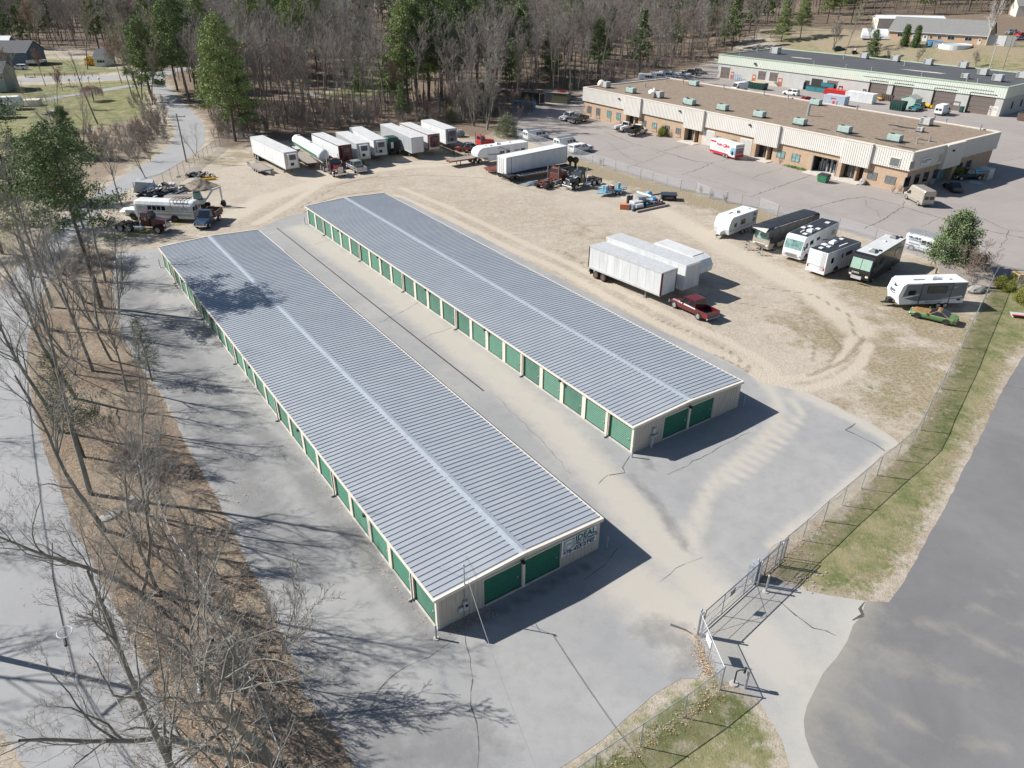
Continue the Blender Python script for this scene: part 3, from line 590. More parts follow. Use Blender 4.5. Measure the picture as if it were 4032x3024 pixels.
# electric mast and meters on A
mt_ = thing("electric_service_mast", "grey electric mast and meter boxes on the storage building with the sign", "service mast", locA(0, 0), rzA)
p = MB(M_galv); p.cyl((1.85, -.10, 1.35), (1.85, -.10, 4.25), .035, n=8); p.cyl((1.85, -.10, 4.25), (1.75, -.14, 4.38), .06, .04, 8); p.cyl((1.80, -.08, .05), (1.80, -.08, .9), .03, n=6); p.build("mast", mt_)
p = MB(M_lightgrey, M_glass); p.box(1.70, 2.02, -.24, -.04, .78, 1.45, bev=.02); p.cyl((1.86, -.24, 1.18), (1.86, -.30, 1.18), .10, .09, 12, 1); p.build("meter_box", mt_)
p = MB(M_lightgrey); p.box(1.38, 1.66, -.20, -.04, .72, 1.08, bev=.02); p.build("junction_box", mt_)
p = MB(M_greytrim); top = Vector((1.82, -.1, 4.2)); 
ew = G0(2125, 3060, 9.0); ew = Vector((ew[0], ew[1], 0))-locA(0, 0); end = Vector((ew.dot(BX), ew.dot(AX), 9.0)); pts = [top.lerp(end, i/20)-Vector((0, 0, .5*math.sin(math.pi*i/20))) for i in range(21)]
p.tube(pts, .018, 4); p.build("service_wire", mt_)
p = MB(M_galv); p.tube([(1.84, -.1, 4.1), (1.2, 2.2, 2.75)], .012, 4); p.tube([(1.84, -.1, 3.6), (3.1, 1.9, 2.8)], .012, 4); p.build("guy_wire", mt_)
mt2 = thing("electric_cabinet", "small grey electric cabinet on the gable wall of the sign-less storage building", "electric cabinet", locB(0, 0), rzA)
p = MB(M_lightgrey); p.box(2.0, 2.3, -.22, -.04, 1.25, 1.75, bev=.02); p.build("cabinet", mt2)
p = MB(M_lightgrey); p.box(1.75, 2.55, -.30, -.045, .98, 1.12); p.box(1.85, 2.0, -.28, -.05, 0, .98); p.build("post", mt2)
# corner bollards
def bollard(pos, label, h=1.05, r=.06, m_=M_galv, base=True):
 p = MB(m_, M_conc); p.cyl((0, 0, 0), (0, 0, h), r, n=12, m=0); p.cyl((0, 0, h), (0, 0, h+.05), r, r*.4, 12, 0)
 if base: p.cyl((0, 0, 0), (0, 0, .06), r*3.2, r*3.0, 9, 1)
 single(p, "bollard", label, "bollard", pos, group="steel bollards at the building corners and gate")
bollard(locA(-.35, -.45), "steel bollard at the shaded front left corner of the building with the sign")
bollard(locA(WA+.45, -.35), "steel bollard at the front right corner beside the blue and white sign", base=False)
bollard(locA(-.45, LA+.3), "steel bollard at the far corner near the maroon truck cab")
bollard(locB(-.3, -.35), "steel bollard at the front left corner of the building without a sign", base=False)
bollard(locB(-.45, LB+.2), "steel bollard at the far left corner of the building without a sign")
bollard(locB(WB_+.4, -.3), "steel bollard at the front right corner of the building without a sign", base=False)
# trench drain
p = MB(M_rustrim, M_mattblack); a = G(1090, 898); c = G(1905, 1540); d = (c-a); dn = Vector((-d.y, d.x, 0)).normalized()
rr = random.Random(5); k = 60; pr = None
for i in range(k):
 q0 = a+d*(i/k); q1 = a+d*((i+1)/k)
 for s_, m_, zz, o_ in ((.08, 0, .022, 0), (.05, 1, .026, .0)): p.poly([q0-dn*s_+dn*o_+Vector((0, 0, zz)), q0+dn*s_+dn*o_+Vector((0, 0, zz)), q1+dn*s_+dn*o_+Vector((0, 0, zz)), q1-dn*s_+dn*o_+Vector((0, 0, zz))], m_)
single(p, "trench_drain", "long rusty trench drain running between the two storage buildings", "drain")

# ================================================================ BUSINESS-PARK BUILDINGS
M_block = mat("split_face_block", (.46, .335, .235), .9, col2=(.37, .265, .185), scale=1.5, bump=.7, bscale=3.5)
M_blockg = mat("painted_block", (.47, .47, .45), .85, col2=(.40, .40, .385), scale=.6, bump=.2, bscale=6)
M_fascia = mat("ribbed_fascia", (.66, .64, .60), .5, col2=(.61, .59, .55), scale=.4)
M_fasciag = mat("pale_green_fascia", (.62, .67, .59), .5, col2=(.57, .62, .55), scale=.4)
M_gtrim = mat("green_trim", (.42, .52, .38), .5)
M_gravel = mat("gravel_roof", (.29, .225, .165), .95, col2=(.17, .132, .10), scale=1.6, bump=.9, bscale=4)
M_mem = mat("dark_roof_membrane", (.085, .088, .095), .75, col2=(.07, .072, .078), scale=.25)
M_shade = mat("interior_dark", (.03, .03, .032), .8)
M_winb = mat("blind_glass", (.10, .11, .11), .12, spec=.9, col2=(.16, .17, .165), scale=4)
class Wall:
 """vertical wall plane through two ground points; picks (u, z) on it from a photo pixel; u runs from a to b, n points outwards"""
 def __init__(s, a, b): s.a = Vector(a).to_3d(); s.b = Vector(b).to_3d(); s.d = (s.b-s.a).normalized(); s.n = Vector((s.d.y, -s.d.x, 0)); s.L = (s.b-s.a).length
 def pick(s, px, py, off=0.0):
  dr = _f+_r*(px-CW/2)/FPX-_u*(py-CHT/2)/FPX; dr = Vector(dr); o = Vector((0, 0, CAMH)); t = (s.a+s.n*off-o).dot(s.n)/dr.dot(s.n); p = o+dr*t
  return (p-s.a).dot(s.d), p.z
 def zp(s, n, x, y, off=0): return s.pick(*Z(n, x, y), off)
 def rect(s, n, x0, y0, x1, y1, off=0):
  u0, z1 = s.zp(n, x0, y0, off); u1, z0 = s.zp(n, x1, y1, off); return min(u0, u1), max(u0, u1), min(z0, z1), max(z0, z1)
# local frames: object at wall start a, x along wall, -y outward
cC = G0(*Z(4, 1420, 1265)); cCn = Vector((65.8, 123.2, 0)); cCl = Vector((17.3, 190.6, 0)); cdir = (cCn-cCl).normalized()
cCr = cCn+Vector((-cdir.y, cdir.x, 0))*29.2
WF = Wall(cCl, cCn); WR = Wall(cCn, cCr); HC = 6.75; HF = 3.75
def winpart(t, w_, u0, u1, z0, z1, off=-.03, frame=M_greytrim, glass=M_winb, name="window", sill=None, mull=1):
 """recess-style window on a wall of building t whose local x runs along wall w_"""
 f = MB(frame); fw = .07
 for (a, b_, c, d) in ((u0, u1, z0, z0+fw), (u0, u1, z1-fw, z1), (u0, u0+fw, z0+fw, z1-fw), (u1-fw, u1, z0+fw, z1-fw)): f.box(a, b_, -.06+off, .02, c, d)
 for i in range(mull): x = u0+(u1-u0)*(i+1)/(mull+1); f.box(x-.03, x+.03, -.055+off, .02, z0+fw, z1-fw)
 o = f.build(name, t); g = MB(glass); g.box(u0+fw, u1-fw, -.01+off, .03, z0+fw, z1-fw); g.build("pane", o)
 if sill: s_ = MB(sill); s_.box(u0-.03, u1+.03, -.07+off, .0, z0-.62, z0-.08); s_.build("panel", t)
 return o
tC = thing("office_building", "brown block office building with ribbed beige fascia and gravel roof", "building", cCl, math.atan2(cdir.y, cdir.x))
LF, LR = WF.L, WR.L
ents = []   # entrances: (fascia u0,u1, recess u0,u1)
for n_, fx0, fx1, yb, rx0, rx1 in ((16, 548, 683, 330, 560, 660), (16, 1040, 1203, 460, 1045, 1165), (17, 675, 875, 210, 685, 825), (18, 222, 390, 148, 225, 350)):
 u0, _ = WF.zp(n_, fx0, yb, .35); u1, _ = WF.zp(n_, fx1, yb, .35); ents.append((u0, u1, WF.zp(n_, rx0, yb+30)[0], WF.zp(n_, rx1, yb+60)[0]))
bay = WF.rect(18, 65, 50, 205, 185); bayu0, bayu1 = bay[0]+.6, bay[1]-.2
wl = MB(M_block, M_shade)
cuts = sorted([(e[2], e[3]) for e in ents]+[(bayu0, bayu1)]); x = 0
for a, b_ in cuts: wl.box(x, a, 0, .3, 0, HF+.4, 0); wl.box(a, b_, 0, .3, 2.9, HF+.4, 0); x = b_
wl.box(x, LF, 0, .3, 0, HF+.4, 0)
entR = (WR.zp(18, 780, 170)[0], WR.zp(18, 858, 170)[0])
wl.box(LF-.3, LF, .3, entR[0], 0, HF+.4, 0); wl.box(LF-.3, LF, entR[1], LR, 0, HF+.4, 0); wl.box(LF-.3, LF, entR[0], entR[1], 2.9, HF+.4, 0)
wl.box(0, .3, .3, LR, 0, HF+.4, 0); wl.box(.3, LF-.3, LR-.3, LR, 0, HF+.4, 0)
wl.build("wall", tC)
def fascia(mb, x0, x1, z0, z1, y0, y1, pitch=.42, m_=0, axis='x', sgn=-1):
 """ribbed metal panel; outer face at y0 (axis x) or x0"""
 if axis == 'x':
  mb.box(x0, x1, y0, y1, z0, z1, m_); x = x0+.1
  while x < x1-.08: mb.box(x, x+.09, y0-.05, y0, z0+.03, z1-.12, m_); x += pitch
 else:
  mb.box(y0, y1, x0, x1, z0, z1, m_); x = x0+.1
  while x < x1-.08: mb.box(y1, y1+.05, x, x+.09, z0+.03, z1-.12, m_); x += pitch
fa = MB(M_fascia, M_beige)
x = -.3; zz = [e[:2] for e in ents]
for e in ents:
 fascia(fa, x, e[0], HF, HC, -.34, 0); fa.box(x, e[0], -.42, .1, HC, HC+.12, 1); fascia(fa, e[0], e[1], 2.85, HC+.05, -.75, 0); fa.box(e[0], e[1], -.83, .1, HC+.05, HC+.17, 1); x = e[1]+.01
fascia(fa, x, LF+.3, HF, HC, -.34, 0); fa.box(x, LF+.34, -.42, .1, HC, HC+.12, 1)
r0, r1 = WR.zp(18, 795, 140, .35)[0], WR.zp(18, 893, 120, .35)[0]
for a, b_, zb, oo in ((-.3, r0, HF, .34), (r0, r1, 2.75, .75), (r1, LR+.3, HF, .34)):
 fascia(fa, a, b_, zb, HC, LF, LF+oo, axis='y'); fa.box(LF-.1, LF+oo+.08, a, b_, HC, HC+.12, 1)
fa.box(-.34, 0, -.3, LR+.3, HF, HC, 0); fa.box(-.4, .1, .1, LR+.3, HC, HC+.12, 1); fa.box(0, LF, LR, LR+.34, HF, HC, 0); fa.box(.1, LF-.1, LR-.05, LR+.4, HC, HC+.12, 1)
fa.build("fascia", tC)
rf = MB(M_gravel, M_tar, M_greytrim); rf.box(.0, LF, .0, LR, HC-.35, HC-.10, 0)
rr = random.Random(3)
for (n_, x, y, a, b_) in ((4,1345,925,3.4,.9),(4,1090,885,2.6,.8),(4,1420,830,3.2,.8),(4,740,820,2,.7),(4,900,845,1.6,.5),(4,1560,915,2.2,.5),(4,1390,850,1.4,.4),(14,470,660,2.4,.5)):
 pp = GZh(n_, x, y, HC-.1)-cCl; u_, v_ = pp.dot(cdir), pp.dot(Vector((-cdir.y, cdir.x, 0))); ring = [(u_+a*math.cos(k*.52)*rr.uniform(.6, 1.1), v_+b_*math.sin(k*.52)*rr.uniform(.5, 1.2), HC-.096) for k in range(12)]; rf.poly([(min(max(q_[0], .3), LF-.3), min(max(q_[1], .3), LR-.3), q_[2]) for q_ in ring], 1)
rf.build("roof", tC)
for (n_, x0, y0, x1, y1) in ((16,242,245,271,303),(16,314,262,344,321),(16,405,281,437,342),(16,483,300,515,361),(16,695,362,728,412),(16,780,383,815,449),(16,884,405,922,466),(16,977,427,1014,495),
 (17,870,233,928,306),(17,993,259,1052,333),(18,386,162,432,216),(18,487,185,537,243),(17,362,119,402,135),(17,489,146,532,166)):
 u0, u1, z0, z1 = WF.rect(n_, x0, y0, x1, y1); u0, u1 = u0+.05, u1-.05
 z1 = min(z1, 2.75); z0 = 1.05 if n_ != 17 or x0 > 600 else 1.9
 winpart(tC, WF, u0, u1, z0, max(z0+.6, z1), glass=M_winb if x0 % 3 else M_teal, sill=M_block if n_ == 16 else None)
for (x0, x1, zt) in ((595, 629, 2.75), (648, 679, 2.75), (695, 726, 2.75), (745, 775, 2.75), (868, 900, 2.75), (915, 945, 2.75)):
 u0, u1 = WR.zp(18, x0, 205)[0], WR.zp(18, x1, 195)[0]
 f = MB(M_greytrim); f.box(LF-.02, LF+.05, u0, u1, 1.0, zt); o = f.build("window", tC); gg = MB(M_glass); gg.box(LF+.03, LF+.065, u0+.08, u1-.08, 1.08, zt-.08); gg.build("pane", o)
u0, u1, z0, z1 = WF.rect(18, 515, 86, 563, 135, .35); f = MB(M_beige); f.box(u0, u1, -.47, -.33, 4.05, 5.5); o = f.build("window", tC); gg = MB(M_winb); gg.box(u0+.1, u1-.1, -.485, -.4, 4.15, 5.4); gg.build("pane", o)
for x0, x1 in ((625, 657), (778, 802)):
 u0, u1 = WR.zp(18, x0, 110, .35)[0], WR.zp(18, x1, 90, .35)[0]
 f = MB(M_beige); f.box(LF+.33, LF+.45, u0, u1, 4.1, 5.5); o = f.build("window", tC); gg = MB(M_winb); gg.box(LF+.42, LF+.465, u0+.1, u1-.1, 4.2, 5.4); gg.build("pane", o)
for i, e in enumerate(ents):         # glazed entrances set back
 w0, w1 = e[2], e[3]; f = MB(M_greytrim, M_block, M_conc); f.box(w0, w1, 1.2, 1.3, 2.6, 3.2, 0)
 for k in range(4): xx = w0+(w1-w0)*k/3; f.box(max(w0, xx-.05), min(w1, xx+.05), 1.15, 1.3, 0, 2.6, 0)
 f.box(w0-.2, w0, .3, 1.3, 0, 3.4, 1); f.box(w1, w1+.2, .3, 1.3, 0, 3.4, 1); f.box(w0+(w1-w0)*.62, w0+(w1-w0)*.70, .1, 1.15, 0, 2.9, 1); f.box(w0-.3, w1+.3, -1.9, 1.15, .016, .12, 2)
 o = f.build("entrance", tC); gg = MB(M_glass); gg.box(w0+.05, w1-.05, 1.22, 1.26, .05, 2.6); gg.build("pane", o)
f = MB(M_greytrim, M_block); 
for k in range(5): yy = entR[0]+(entR[1]-entR[0])*k/4; f.box(LF-1.2, LF-1.08, yy-.05, yy+.05, 0, 2.9, 0)
f.box(LF-1.3, LF-.3, entR[0]-.2, entR[0], 0, 3.2, 1); f.box(LF-1.3, LF-.3, entR[1], entR[1]+.2, 0, 3.2, 1); o = f.build("entrance", tC); gg = MB(M_teal); gg.box(LF-1.16, LF-1.12, entR[0], entR[1], .05, 2.9); gg.build("pane", o)
for x0, x1 in ((240, 335), (560, 655)):          # pale infill panels
 u0, u1 = WF.zp(17, x0, 170)[0], WF.zp(17, x1, 200)[0]; f = MB(M_fascia); fascia(f, u0, u1, .12, 3.2, -.05, .02, pitch=.3); f.build("infill_panel", tC)
f = MB(M_shade, M_greytrim, M_conc, M_lightgrey, M_dgreen); f.box(bayu0, bayu1, 4.0, 4.1, 0, 3.4, 0); f.box(bayu0-.1, bayu0, .3, 4.1, 0, 3.4, 0); f.box(bayu1, bayu1+.1, .3, 4.1, 0, 3.4, 0); f.box(bayu0-.4, bayu1+.4, -2.2, 4.0, .016, .1, 2); f.box(bayu0, bayu0+.15, -.06, .3, 0, 2.9, 1); f.box(bayu1-.15, bayu1, -.06, .3, 0, 2.9, 1)
rr = random.Random(8)
for i in range(10): xx = bayu0+.5+i*(bayu1-bayu0-1)/10; f.box(xx, xx+.12, 1.5+rr.random(), 1.8+rr.random()*1.2, .1, 1.6+rr.random()*.8, 3); f.box(xx, xx+.4, 1.9, 2.3, 2.2, 2.5, rr.choice([1, 4, 3]))
f.build("loading_bay", tC)
for n_, x, y in ((16, 505, 188), (16, 1012, 290), (17, 643, 25)):
 u, z = WF.zp(n_, x, y, .4); f = MB(M_mattblack, M_lightgrey); f.box(u-.22, u+.22, -.68, -.36, z-.15, z+.15, 0, bev=.03); f.build("wall_lamp", tC)
u, z = WR.zp(18, 880, 12, .8); f = MB(M_mattblack); f.box(LF+.75, LF+1.05, u-.2, u+.2, 5.6, 5.9, bev=.03); f.build("wall_lamp", tC)
# sign on the right face
u0, u1 = WR.zp(18, 692, 95, .35)[0], WR.zp(18, 745, 80, .35)[0]
sgn = thing("wall_sign", "small white company sign board on the shaded end wall of the brown block building", "sign", cCl, math.atan2(cdir.y, cdir.x))
f = MB(M_white); f.box(LF+.395, LF+.46, u0, u1, 4.35, 5.45); f.build("panel", sgn)
f = MB(M_signn, M_signg); xa = LF+.47
text_mesh(f, "H", 0, (xa, u0+.2, 4.75), (0, 1, 0), (0, 0, 1), .6); text_mesh(f, "HEALTHCARE", 0, (xa, u0+.85, 4.95), (0, 1, 0), (0, 0, 1), .33); text_mesh(f, "SERVICES", 0, (xa, u0+.85, 4.65), (0, 1, 0), (0, 0, 1), .24); f.build("lettering", sgn)
# rooftop units
def hvac(pos, rz, label, kind=0, s=1.0):
 t = thing("rooftop_unit", label, "air conditioner", pos, rz, "rooftop air-conditioning units")
 m_ = (M_hvac, M_hvacg)[kind]; b = MB(m_, M_greytrim, M_mattblack, M_tar)
 L_, W_, H_ = (2.3*s, 1.25*s, 1.0*s) if kind == 0 else (1.9*s, 1.5*s, 1.25*s)
 b.box(-L_/2-.1, L_/2+.1, -W_/2-.1, W_/2+.1, 0, .18, 3); b.box(-L_/2, L_/2, -W_/2, W_/2, .18, .18+H_, 0, bev=.03); b.box(-L_/2+.08, -L_/2+.7, -W_/2-.012, W_/2+.012, .3, .1+H_, 1 if kind else 0)
 for i in range(3): b.box(-L_/2-.012, L_/2+.012, -W_/2-.012, W_/2+.012, .42+i*.25*s, .435+i*.25*s, 1 if i == 9 else 0)
 b.build("casing", t); f = MB(M_greytrim, M_mattblack); f.cyl((-L_*.28, 0, .18+H_), (-L_*.28, 0, .25+H_), .42*s, n=14, m=0); f.cyl((-L_*.28, 0, .251+H_), (-L_*.28, 0, .27+H_), .34*s, n=14, m=1); f.build("fan", t)
 return t
rzC = math.atan2(cdir.y, cdir.x); HR = HC-.1; HD = 7.0
LH = [(16,392,78,1,"grey rooftop unit by the far left edge of the gravel roof beside the dome vent"),(16,602,122,0,"pale green rooftop unit second from the left corner of the gravel roof"),(16,833,162,1,"grey rooftop unit beside the two satellite dishes"),(16,1082,213,0,"pale green rooftop unit right of the satellite dishes"),
      (16,1127,62,0,"pale green rooftop unit near the gravel roof's rear edge below the far vehicles"),(4,27,668,0,"pale green rooftop unit above the second entrance of the brown building"),(4,240,703,0,"pale green rooftop unit fifth along the front edge of the gravel roof"),(4,480,748,0,"pale green rooftop unit in front of the grey chimney pipe"),
      (4,745,797,0,"pale green rooftop unit on the front edge with a black tar patch under it"),(4,1036,848,0,"pale green rooftop unit above the open loading bay"),(4,1362,905,0,"pale green rooftop unit nearest the sign corner of the brown building"),(4,848,668,0,"pale green rooftop unit at the rear edge in front of the pale blue container"),
      (4,1567,800,1,"large grey rooftop unit with a rusty corner near the white high-roof van")]
for n_, x, y, k, lb in LH: hvac(GZh(n_, x, y+18, HR), rzC, lb, k)
hvac(GZh(4, 1530, 862, HR), rzC, "smallest rooftop unit standing alone on the right part of the gravel roof", 1, .55)
# pipes, dishes
def pipe(pos, h, r, lab, m_=M_galv, cap=True):
 p = MB(m_, M_greytrim); p.cyl((0, 0, 0), (0, 0, h), r, n=10, m=0)
 if cap: p.cyl((0, 0, h), (0, 0, h+.18), r*1.7, r*1.7, 10, 0); p.cyl((0, 0, 0), (0, 0, .1), r*2, r*1.3, 10, 1)
 single(p, "vent_pipe", lab, "vent pipe", pos, group="roof vent pipes")
PL = {(510,622):"rear-edge vent pipe in line with the white high-roof van and roll-off bin", (667,645):"rear-edge vent pipe in front of the white sport utility car", (247,582):"rear-edge vent pipe at the left of the white high-roof van", (1117,715):"rear-edge vent pipe right of the pale blue container", (982,692):"rear-edge vent pipe directly in front of the pale blue container", (1620,790):"vent pipe touching the back of the large grey rooftop unit", (1697,808):"vent pipe standing free right of the large grey rooftop unit", (1508,938):"left one of two thin pipes near the sign corner of the gravel roof", (1590,925):"right pale-topped one of two thin pipes near the sign corner", (1922,850):"pale yellow stub pipe in the far right corner of the gravel roof", (720,95):"vent pipe between the two left grey and green rooftop units", (1035,65):"vent pipe by the rear parapet near the far left green unit", (898,40):"rusty vent pipe at the rear step of the gravel roof"}
pipe(GZh(4, 796, 757, HR), 2.3, .28, "tall thick grey chimney pipe on the gravel roof", cap=False)
for n_, x, y in ((4,510,622),(4,667,645),(4,247,582),(4,1117,715),(4,982,692),(4,1620,790),(4,1697,808),(4,1508,938),(4,1590,925),(4,1922,850),(16,720,95),(16,1035,65),(16,898,40)): pipe(GZh(n_, x, y, HR), .75, .13, PL[(x, y)])
for i, (x, y) in enumerate(((760, 178), (788, 175))):
 t = thing("satellite_dish", ("larger tilted" if i == 0 else "smaller upright")+" white satellite dish on the gravel roof", "satellite dish", GZh(16, x, y, HR), 0); p = MB(M_galv); p.cyl((0, 0, 0), (0, 0, 1.1+.3*i), .05); p.build("post", t)
 p = MB(M_lightgrey); c_ = Vector((0, -.08, 1.25+.3*i)); ax = Vector((-.7, -.6, .5)).normalized() if i == 0 else Vector((-1, -.3, .2)).normalized(); p.cyl(c_, c_+ax*.14, .2, .52, 16, 0, True); p.build("reflector", t)
p = MB(M_beige); p.blob((0, 0, .5), (1.0, 1.0, 1.0), seed=1, jit=.04); single(p, "dome_vent", "round beige dome vent behind the grey unit on the gravel roof corner", "roof vent", GZh(16, 355, 82, HR), smooth=True)

# building D
dA = Vector((67.6, 262.1, 0)); dB = Vector((122.6, 194.2, 0)); ddir = (dB-dA).normalized(); dn_ = Vector((-ddir.y, ddir.x, 0)); DL = (dB-dA).length; DD = 32.5
WD = Wall(dA, dB); rzD = math.atan2(ddir.y, ddir.x)
tD = thing("warehouse", "long grey block warehouse with pale green fascia and dark flat roof", "warehouse", dA, rzD)
wl = MB(M_blockg, M_shade); wl.box(0, DL, 0, DD, 0, 4.6, 0); wl.build("wall", tD)
fa = MB(M_fasciag, M_gtrim); fascia(fa, -.25, DL+.25, 4.35, HD-.1, -.25, 0, pitch=.6); fa.box(-.3, DL+.3, -.38, .15, HD-.1, HD+.14, 1)
fascia(fa, 0, DD, 4.35, HD-.1, DL, DL+.25, pitch=.6, axis='y'); fa.box(DL-.1, DL+.38, .15, DD+.3, HD-.1, HD+.14, 1); fa.box(-.25, 0, 0, DD, 4.35, HD-.1, 0); fa.box(-.38, .1, .15, DD+.3, HD-.1, HD+.14, 1); fa.box(.1, DL-.1, DD, DD+.3, 4.35, HD+.14, 1); fa.build("fascia", tD)
rf = MB(M_mem, M_conc); rf.box(0, DL, .1, DD, HD-.5, HD-.14, 0); 
for (n_, x, y, a, b_) in ((15, 600, 490, 7, 1.3), (13, 960, 356, 5, 1.1)):
 pp = GZh(n_, x, y, HD-.14)-dA; u_, v_ = pp.dot(ddir), pp.dot(dn_); rf.poly([(u_+a*math.cos(k*.42)*rr.uniform(.6, 1.1), v_+b_*math.sin(k*.42)*rr.uniform(.6, 1.1), HD-.135) for k in range(15)], 1)
rf.build("roof", tD)
M_door_d = mat("brown_roller_door", (.155, .125, .112), .55, var=.1)
def ddoor(n_, x0, y0, x1, y1, kind, label=None):
 u0, u1, z0, z1 = WD.rect(n_, x0, y0, x1, y1)
 u0 += .15; u1 -= .15; z1 = {'big': 4.75, 'dock': 3.6, 'man': 2.3, 'mid': 3.4, 'open': 3.4, 'wht': 2.6}[kind]; z0 = {'dock': 1.1}.get(kind, .02)
 m_ = {'big': M_door_d, 'dock': M_door_d, 'man': None, 'mid': M_door_d, 'open': M_shade, 'wht': M_shade}[kind] or mat("rust_orange_door", (.42, .13, .06), .5)
 if kind == 'man' and n_ == 14: m_ = M_maroon if x0 < 700 else (M_door_d if x0 < 900 else M_beige)
 f = MB(m_, M_shade, M_lightgrey); f.box(u0, u1, -.03, .02, z0, z1, 0)
 if kind in ('big', 'dock', 'mid'):
  k = 5
  for i in range(1, k): zz = z0+(z1-z0)*i/k; f.box(u0, u1, -.05, -.03, zz-.03, zz, 1)
  f.box(u0+.3, u0+.8, -.06, -.03, z0+1.4, z0+1.6, 1); f.box(u1-.8, u1-.3, -.06, -.03, z0+1.4, z0+1.6, 1)
  f.box(u0-.18, u0, -.27 if kind == 'big' else -.1, 0, z0, z1+.1, 1 if kind == 'big' else 2); f.box(u0, u1+.12, -.272 if kind == 'big' else -.1, 0, z1, z1+.25, 1 if kind == 'big' else 2)
 if kind == 'man': f.box(u0+.25, u1-.25, -.045, -.03, z0+1.3, z0+1.9, 2)
 if kind == 'wht': f.box(u0-1.3, u0-.05, -.5, -.42, 0, 2.6, 2)
 f.build("door", tD, label=label)
for a_ in ((13,296,428,362,528,'mid'),(13,376,462,400,535,'man'),(13,555,487,583,540,'man'),(13,603,488,660,560,'dock'),(13,698,500,757,583,'dock'),(13,770,515,800,597,'man'),(13,993,543,1025,618,'wht'),(13,1050,525,1137,596,'open'),(13,1180,540,1262,610,'mid'),
 (14,225,200,325,312,'big'),(14,385,222,498,335,'big'),(14,662,258,792,360,'big'),(14,905,290,1048,440,'big'),(14,5,232,32,266,'man'),(14,170,252,196,278,'man'),(14,503,297,532,312,'man'),(14,785,338,825,412,'man'),(14,1035,372,1082,450,'man')): ddoor(*a_)
for u in (6, 12, 24): f = MB(M_greytrim); f.box(DL-.02, DL+.04, u, u+1.1, 1.2, 3.0); o = f.build("window", tD); gg = MB(M_glass); gg.box(DL+.03, DL+.06, u+.1, u+1, 1.3, 2.9); gg.build("pane", o)
f = MB(M_conc, M_greytrim); u0 = WD.zp(13, 722, 600)[0]; f.box(u0-3.0, u0+1.2, -1.6, 0, 0, 1.05, 0)
for i in range(6): f.box(u0+1.2+i*.32, u0+1.2+(i+1)*.32, -1.6, 0, 0, 1.05-.175*(i+1)+.01, 0)
f.build("loading_dock", tD)
f = MB(M_galv); 
u0, _ = WD.zp(14, 170, 178, .3); u1, _ = WD.zp(14, 1062, 282, .3); f.box(u0, u1, -.38, -.30, 5.7, 5.8); f.build("conduit", tD)
for n_, x, y in ((15,176,392),(15,388,412),(15,612,436),(15,850,458),(15,985,506),(15,1086,548),(15,1252,528)): hvac(GZh(n_, x, y+8, HD-.14), rzD, {176:"leftmost light grey rooftop unit along the warehouse roof's rear edge, by the pine",388:"second light grey rooftop unit from the small pine on the dark warehouse roof",612:"light grey rooftop unit above the pale stain on the dark warehouse roof",850:"light grey rooftop unit with open grilles before the small bare tree",985:"light grey rooftop unit just left of the leaning utility pole foot",1086:"light grey rooftop unit nearest the front of the dark warehouse roof",1252:"light grey rooftop unit cut by the right picture edge"}[x], 1, 1.25)
hvac(GZh(13, 745, 322, HD-.14), rzD, "lone light grey rooftop unit on the left end of the dark warehouse roof", 1, 1.5)
hvac(GZh(14, 864, 190, HD-.14), rzD, "small brown-topped rooftop unit between two vent pipes on the dark roof", 1, .9)
PL2 = {(450,344):"vent pipe at the left front edge of the dark warehouse roof", (596,304):"vent pipe left of the lone rooftop unit on the dark warehouse roof", (1070,412):"vent pipe above the open warehouse door on the dark roof", (54,120):"vent pipe above the white shipping container on the dark roof", (228,140):"vent pipe above the first big roller door on the dark roof", (570,180):"vent pipe by the pale stain on the dark roof", (876,215):"left one of a pair of vent pipes near the right front of the dark roof", (951,222):"right one of a pair of vent pipes near the right front of the dark roof", (38,400):"vent pipe left of the rear row of rooftop units on the dark roof", (453,448):"vent pipe between the second and third rear rooftop units"}
for n_, x, y in ((13,450,344),(13,596,304),(13,1070,412),(14,54,120),(14,228,140),(14,570,180),(14,876,215),(14,951,222),(15,38,400),(15,453,448)): pipe(GZh(n_, x, y, HD-.14), .9, .17, PL2[(x, y)])
f = MB(M_mattblack); u, z = WD.zp(13, 582, 402, .3); f.box(u-.4, u+.3, -.75, -.3, 5.3, 5.8, bev=.05); f.build("wall_lamp", tD)
# ================================================================ VEHICLES
_wc = {}
def wheel(t, x, y, r=.38, w=.24, rim=None, dual=False, name="wheel"):
 rim = rim or M_rim; key = (round(r, 3), round(w, 3), rim.name)
 if key not in _wc:
  p = MB(M_tyre); n = 18
  pr = [(-w/2, r*.62), (-w/2, r*.93), (-w*.38, r), (w*.38, r), (w/2, r*.93), (w/2, r*.62)]
  p.loft([[(rr_*math.cos(k*2*math.pi/n), yy, rr_*math.sin(k*2*math.pi/n)) for k in range(n)] for yy, rr_ in pr], 0, cap=True)
  q = MB(rim, M_mattblack)
  for s_ in (-1, 1):
   rings = [[(rr_*math.cos(k*2*math.pi/n), s_*yy, rr_*math.sin(k*2*math.pi/n)) for k in range(n)] for yy, rr_ in ((w*.46, r*.67), (w*.54, r*.62), (w*.515, r*.46), (w*.55, r*.18))]
   q.loft(rings, 0, cap=False); q.poly(rings[-1], 0)
   for k in range(5): a = k*2*math.pi/5; q.cyl((r*.38*math.cos(a), s_*w*.49, r*.38*math.sin(a)), (r*.38*math.cos(a), s_*w*.535, r*.38*math.sin(a)), r*.09, n=6, m=1)
  _wc[key] = (p.mesh("wheel", True), q.mesh("rim"))
 a, b = _wc[key]; o = put(a, name, t, loc=(x, y, r)); put(b, "rim", o); return o
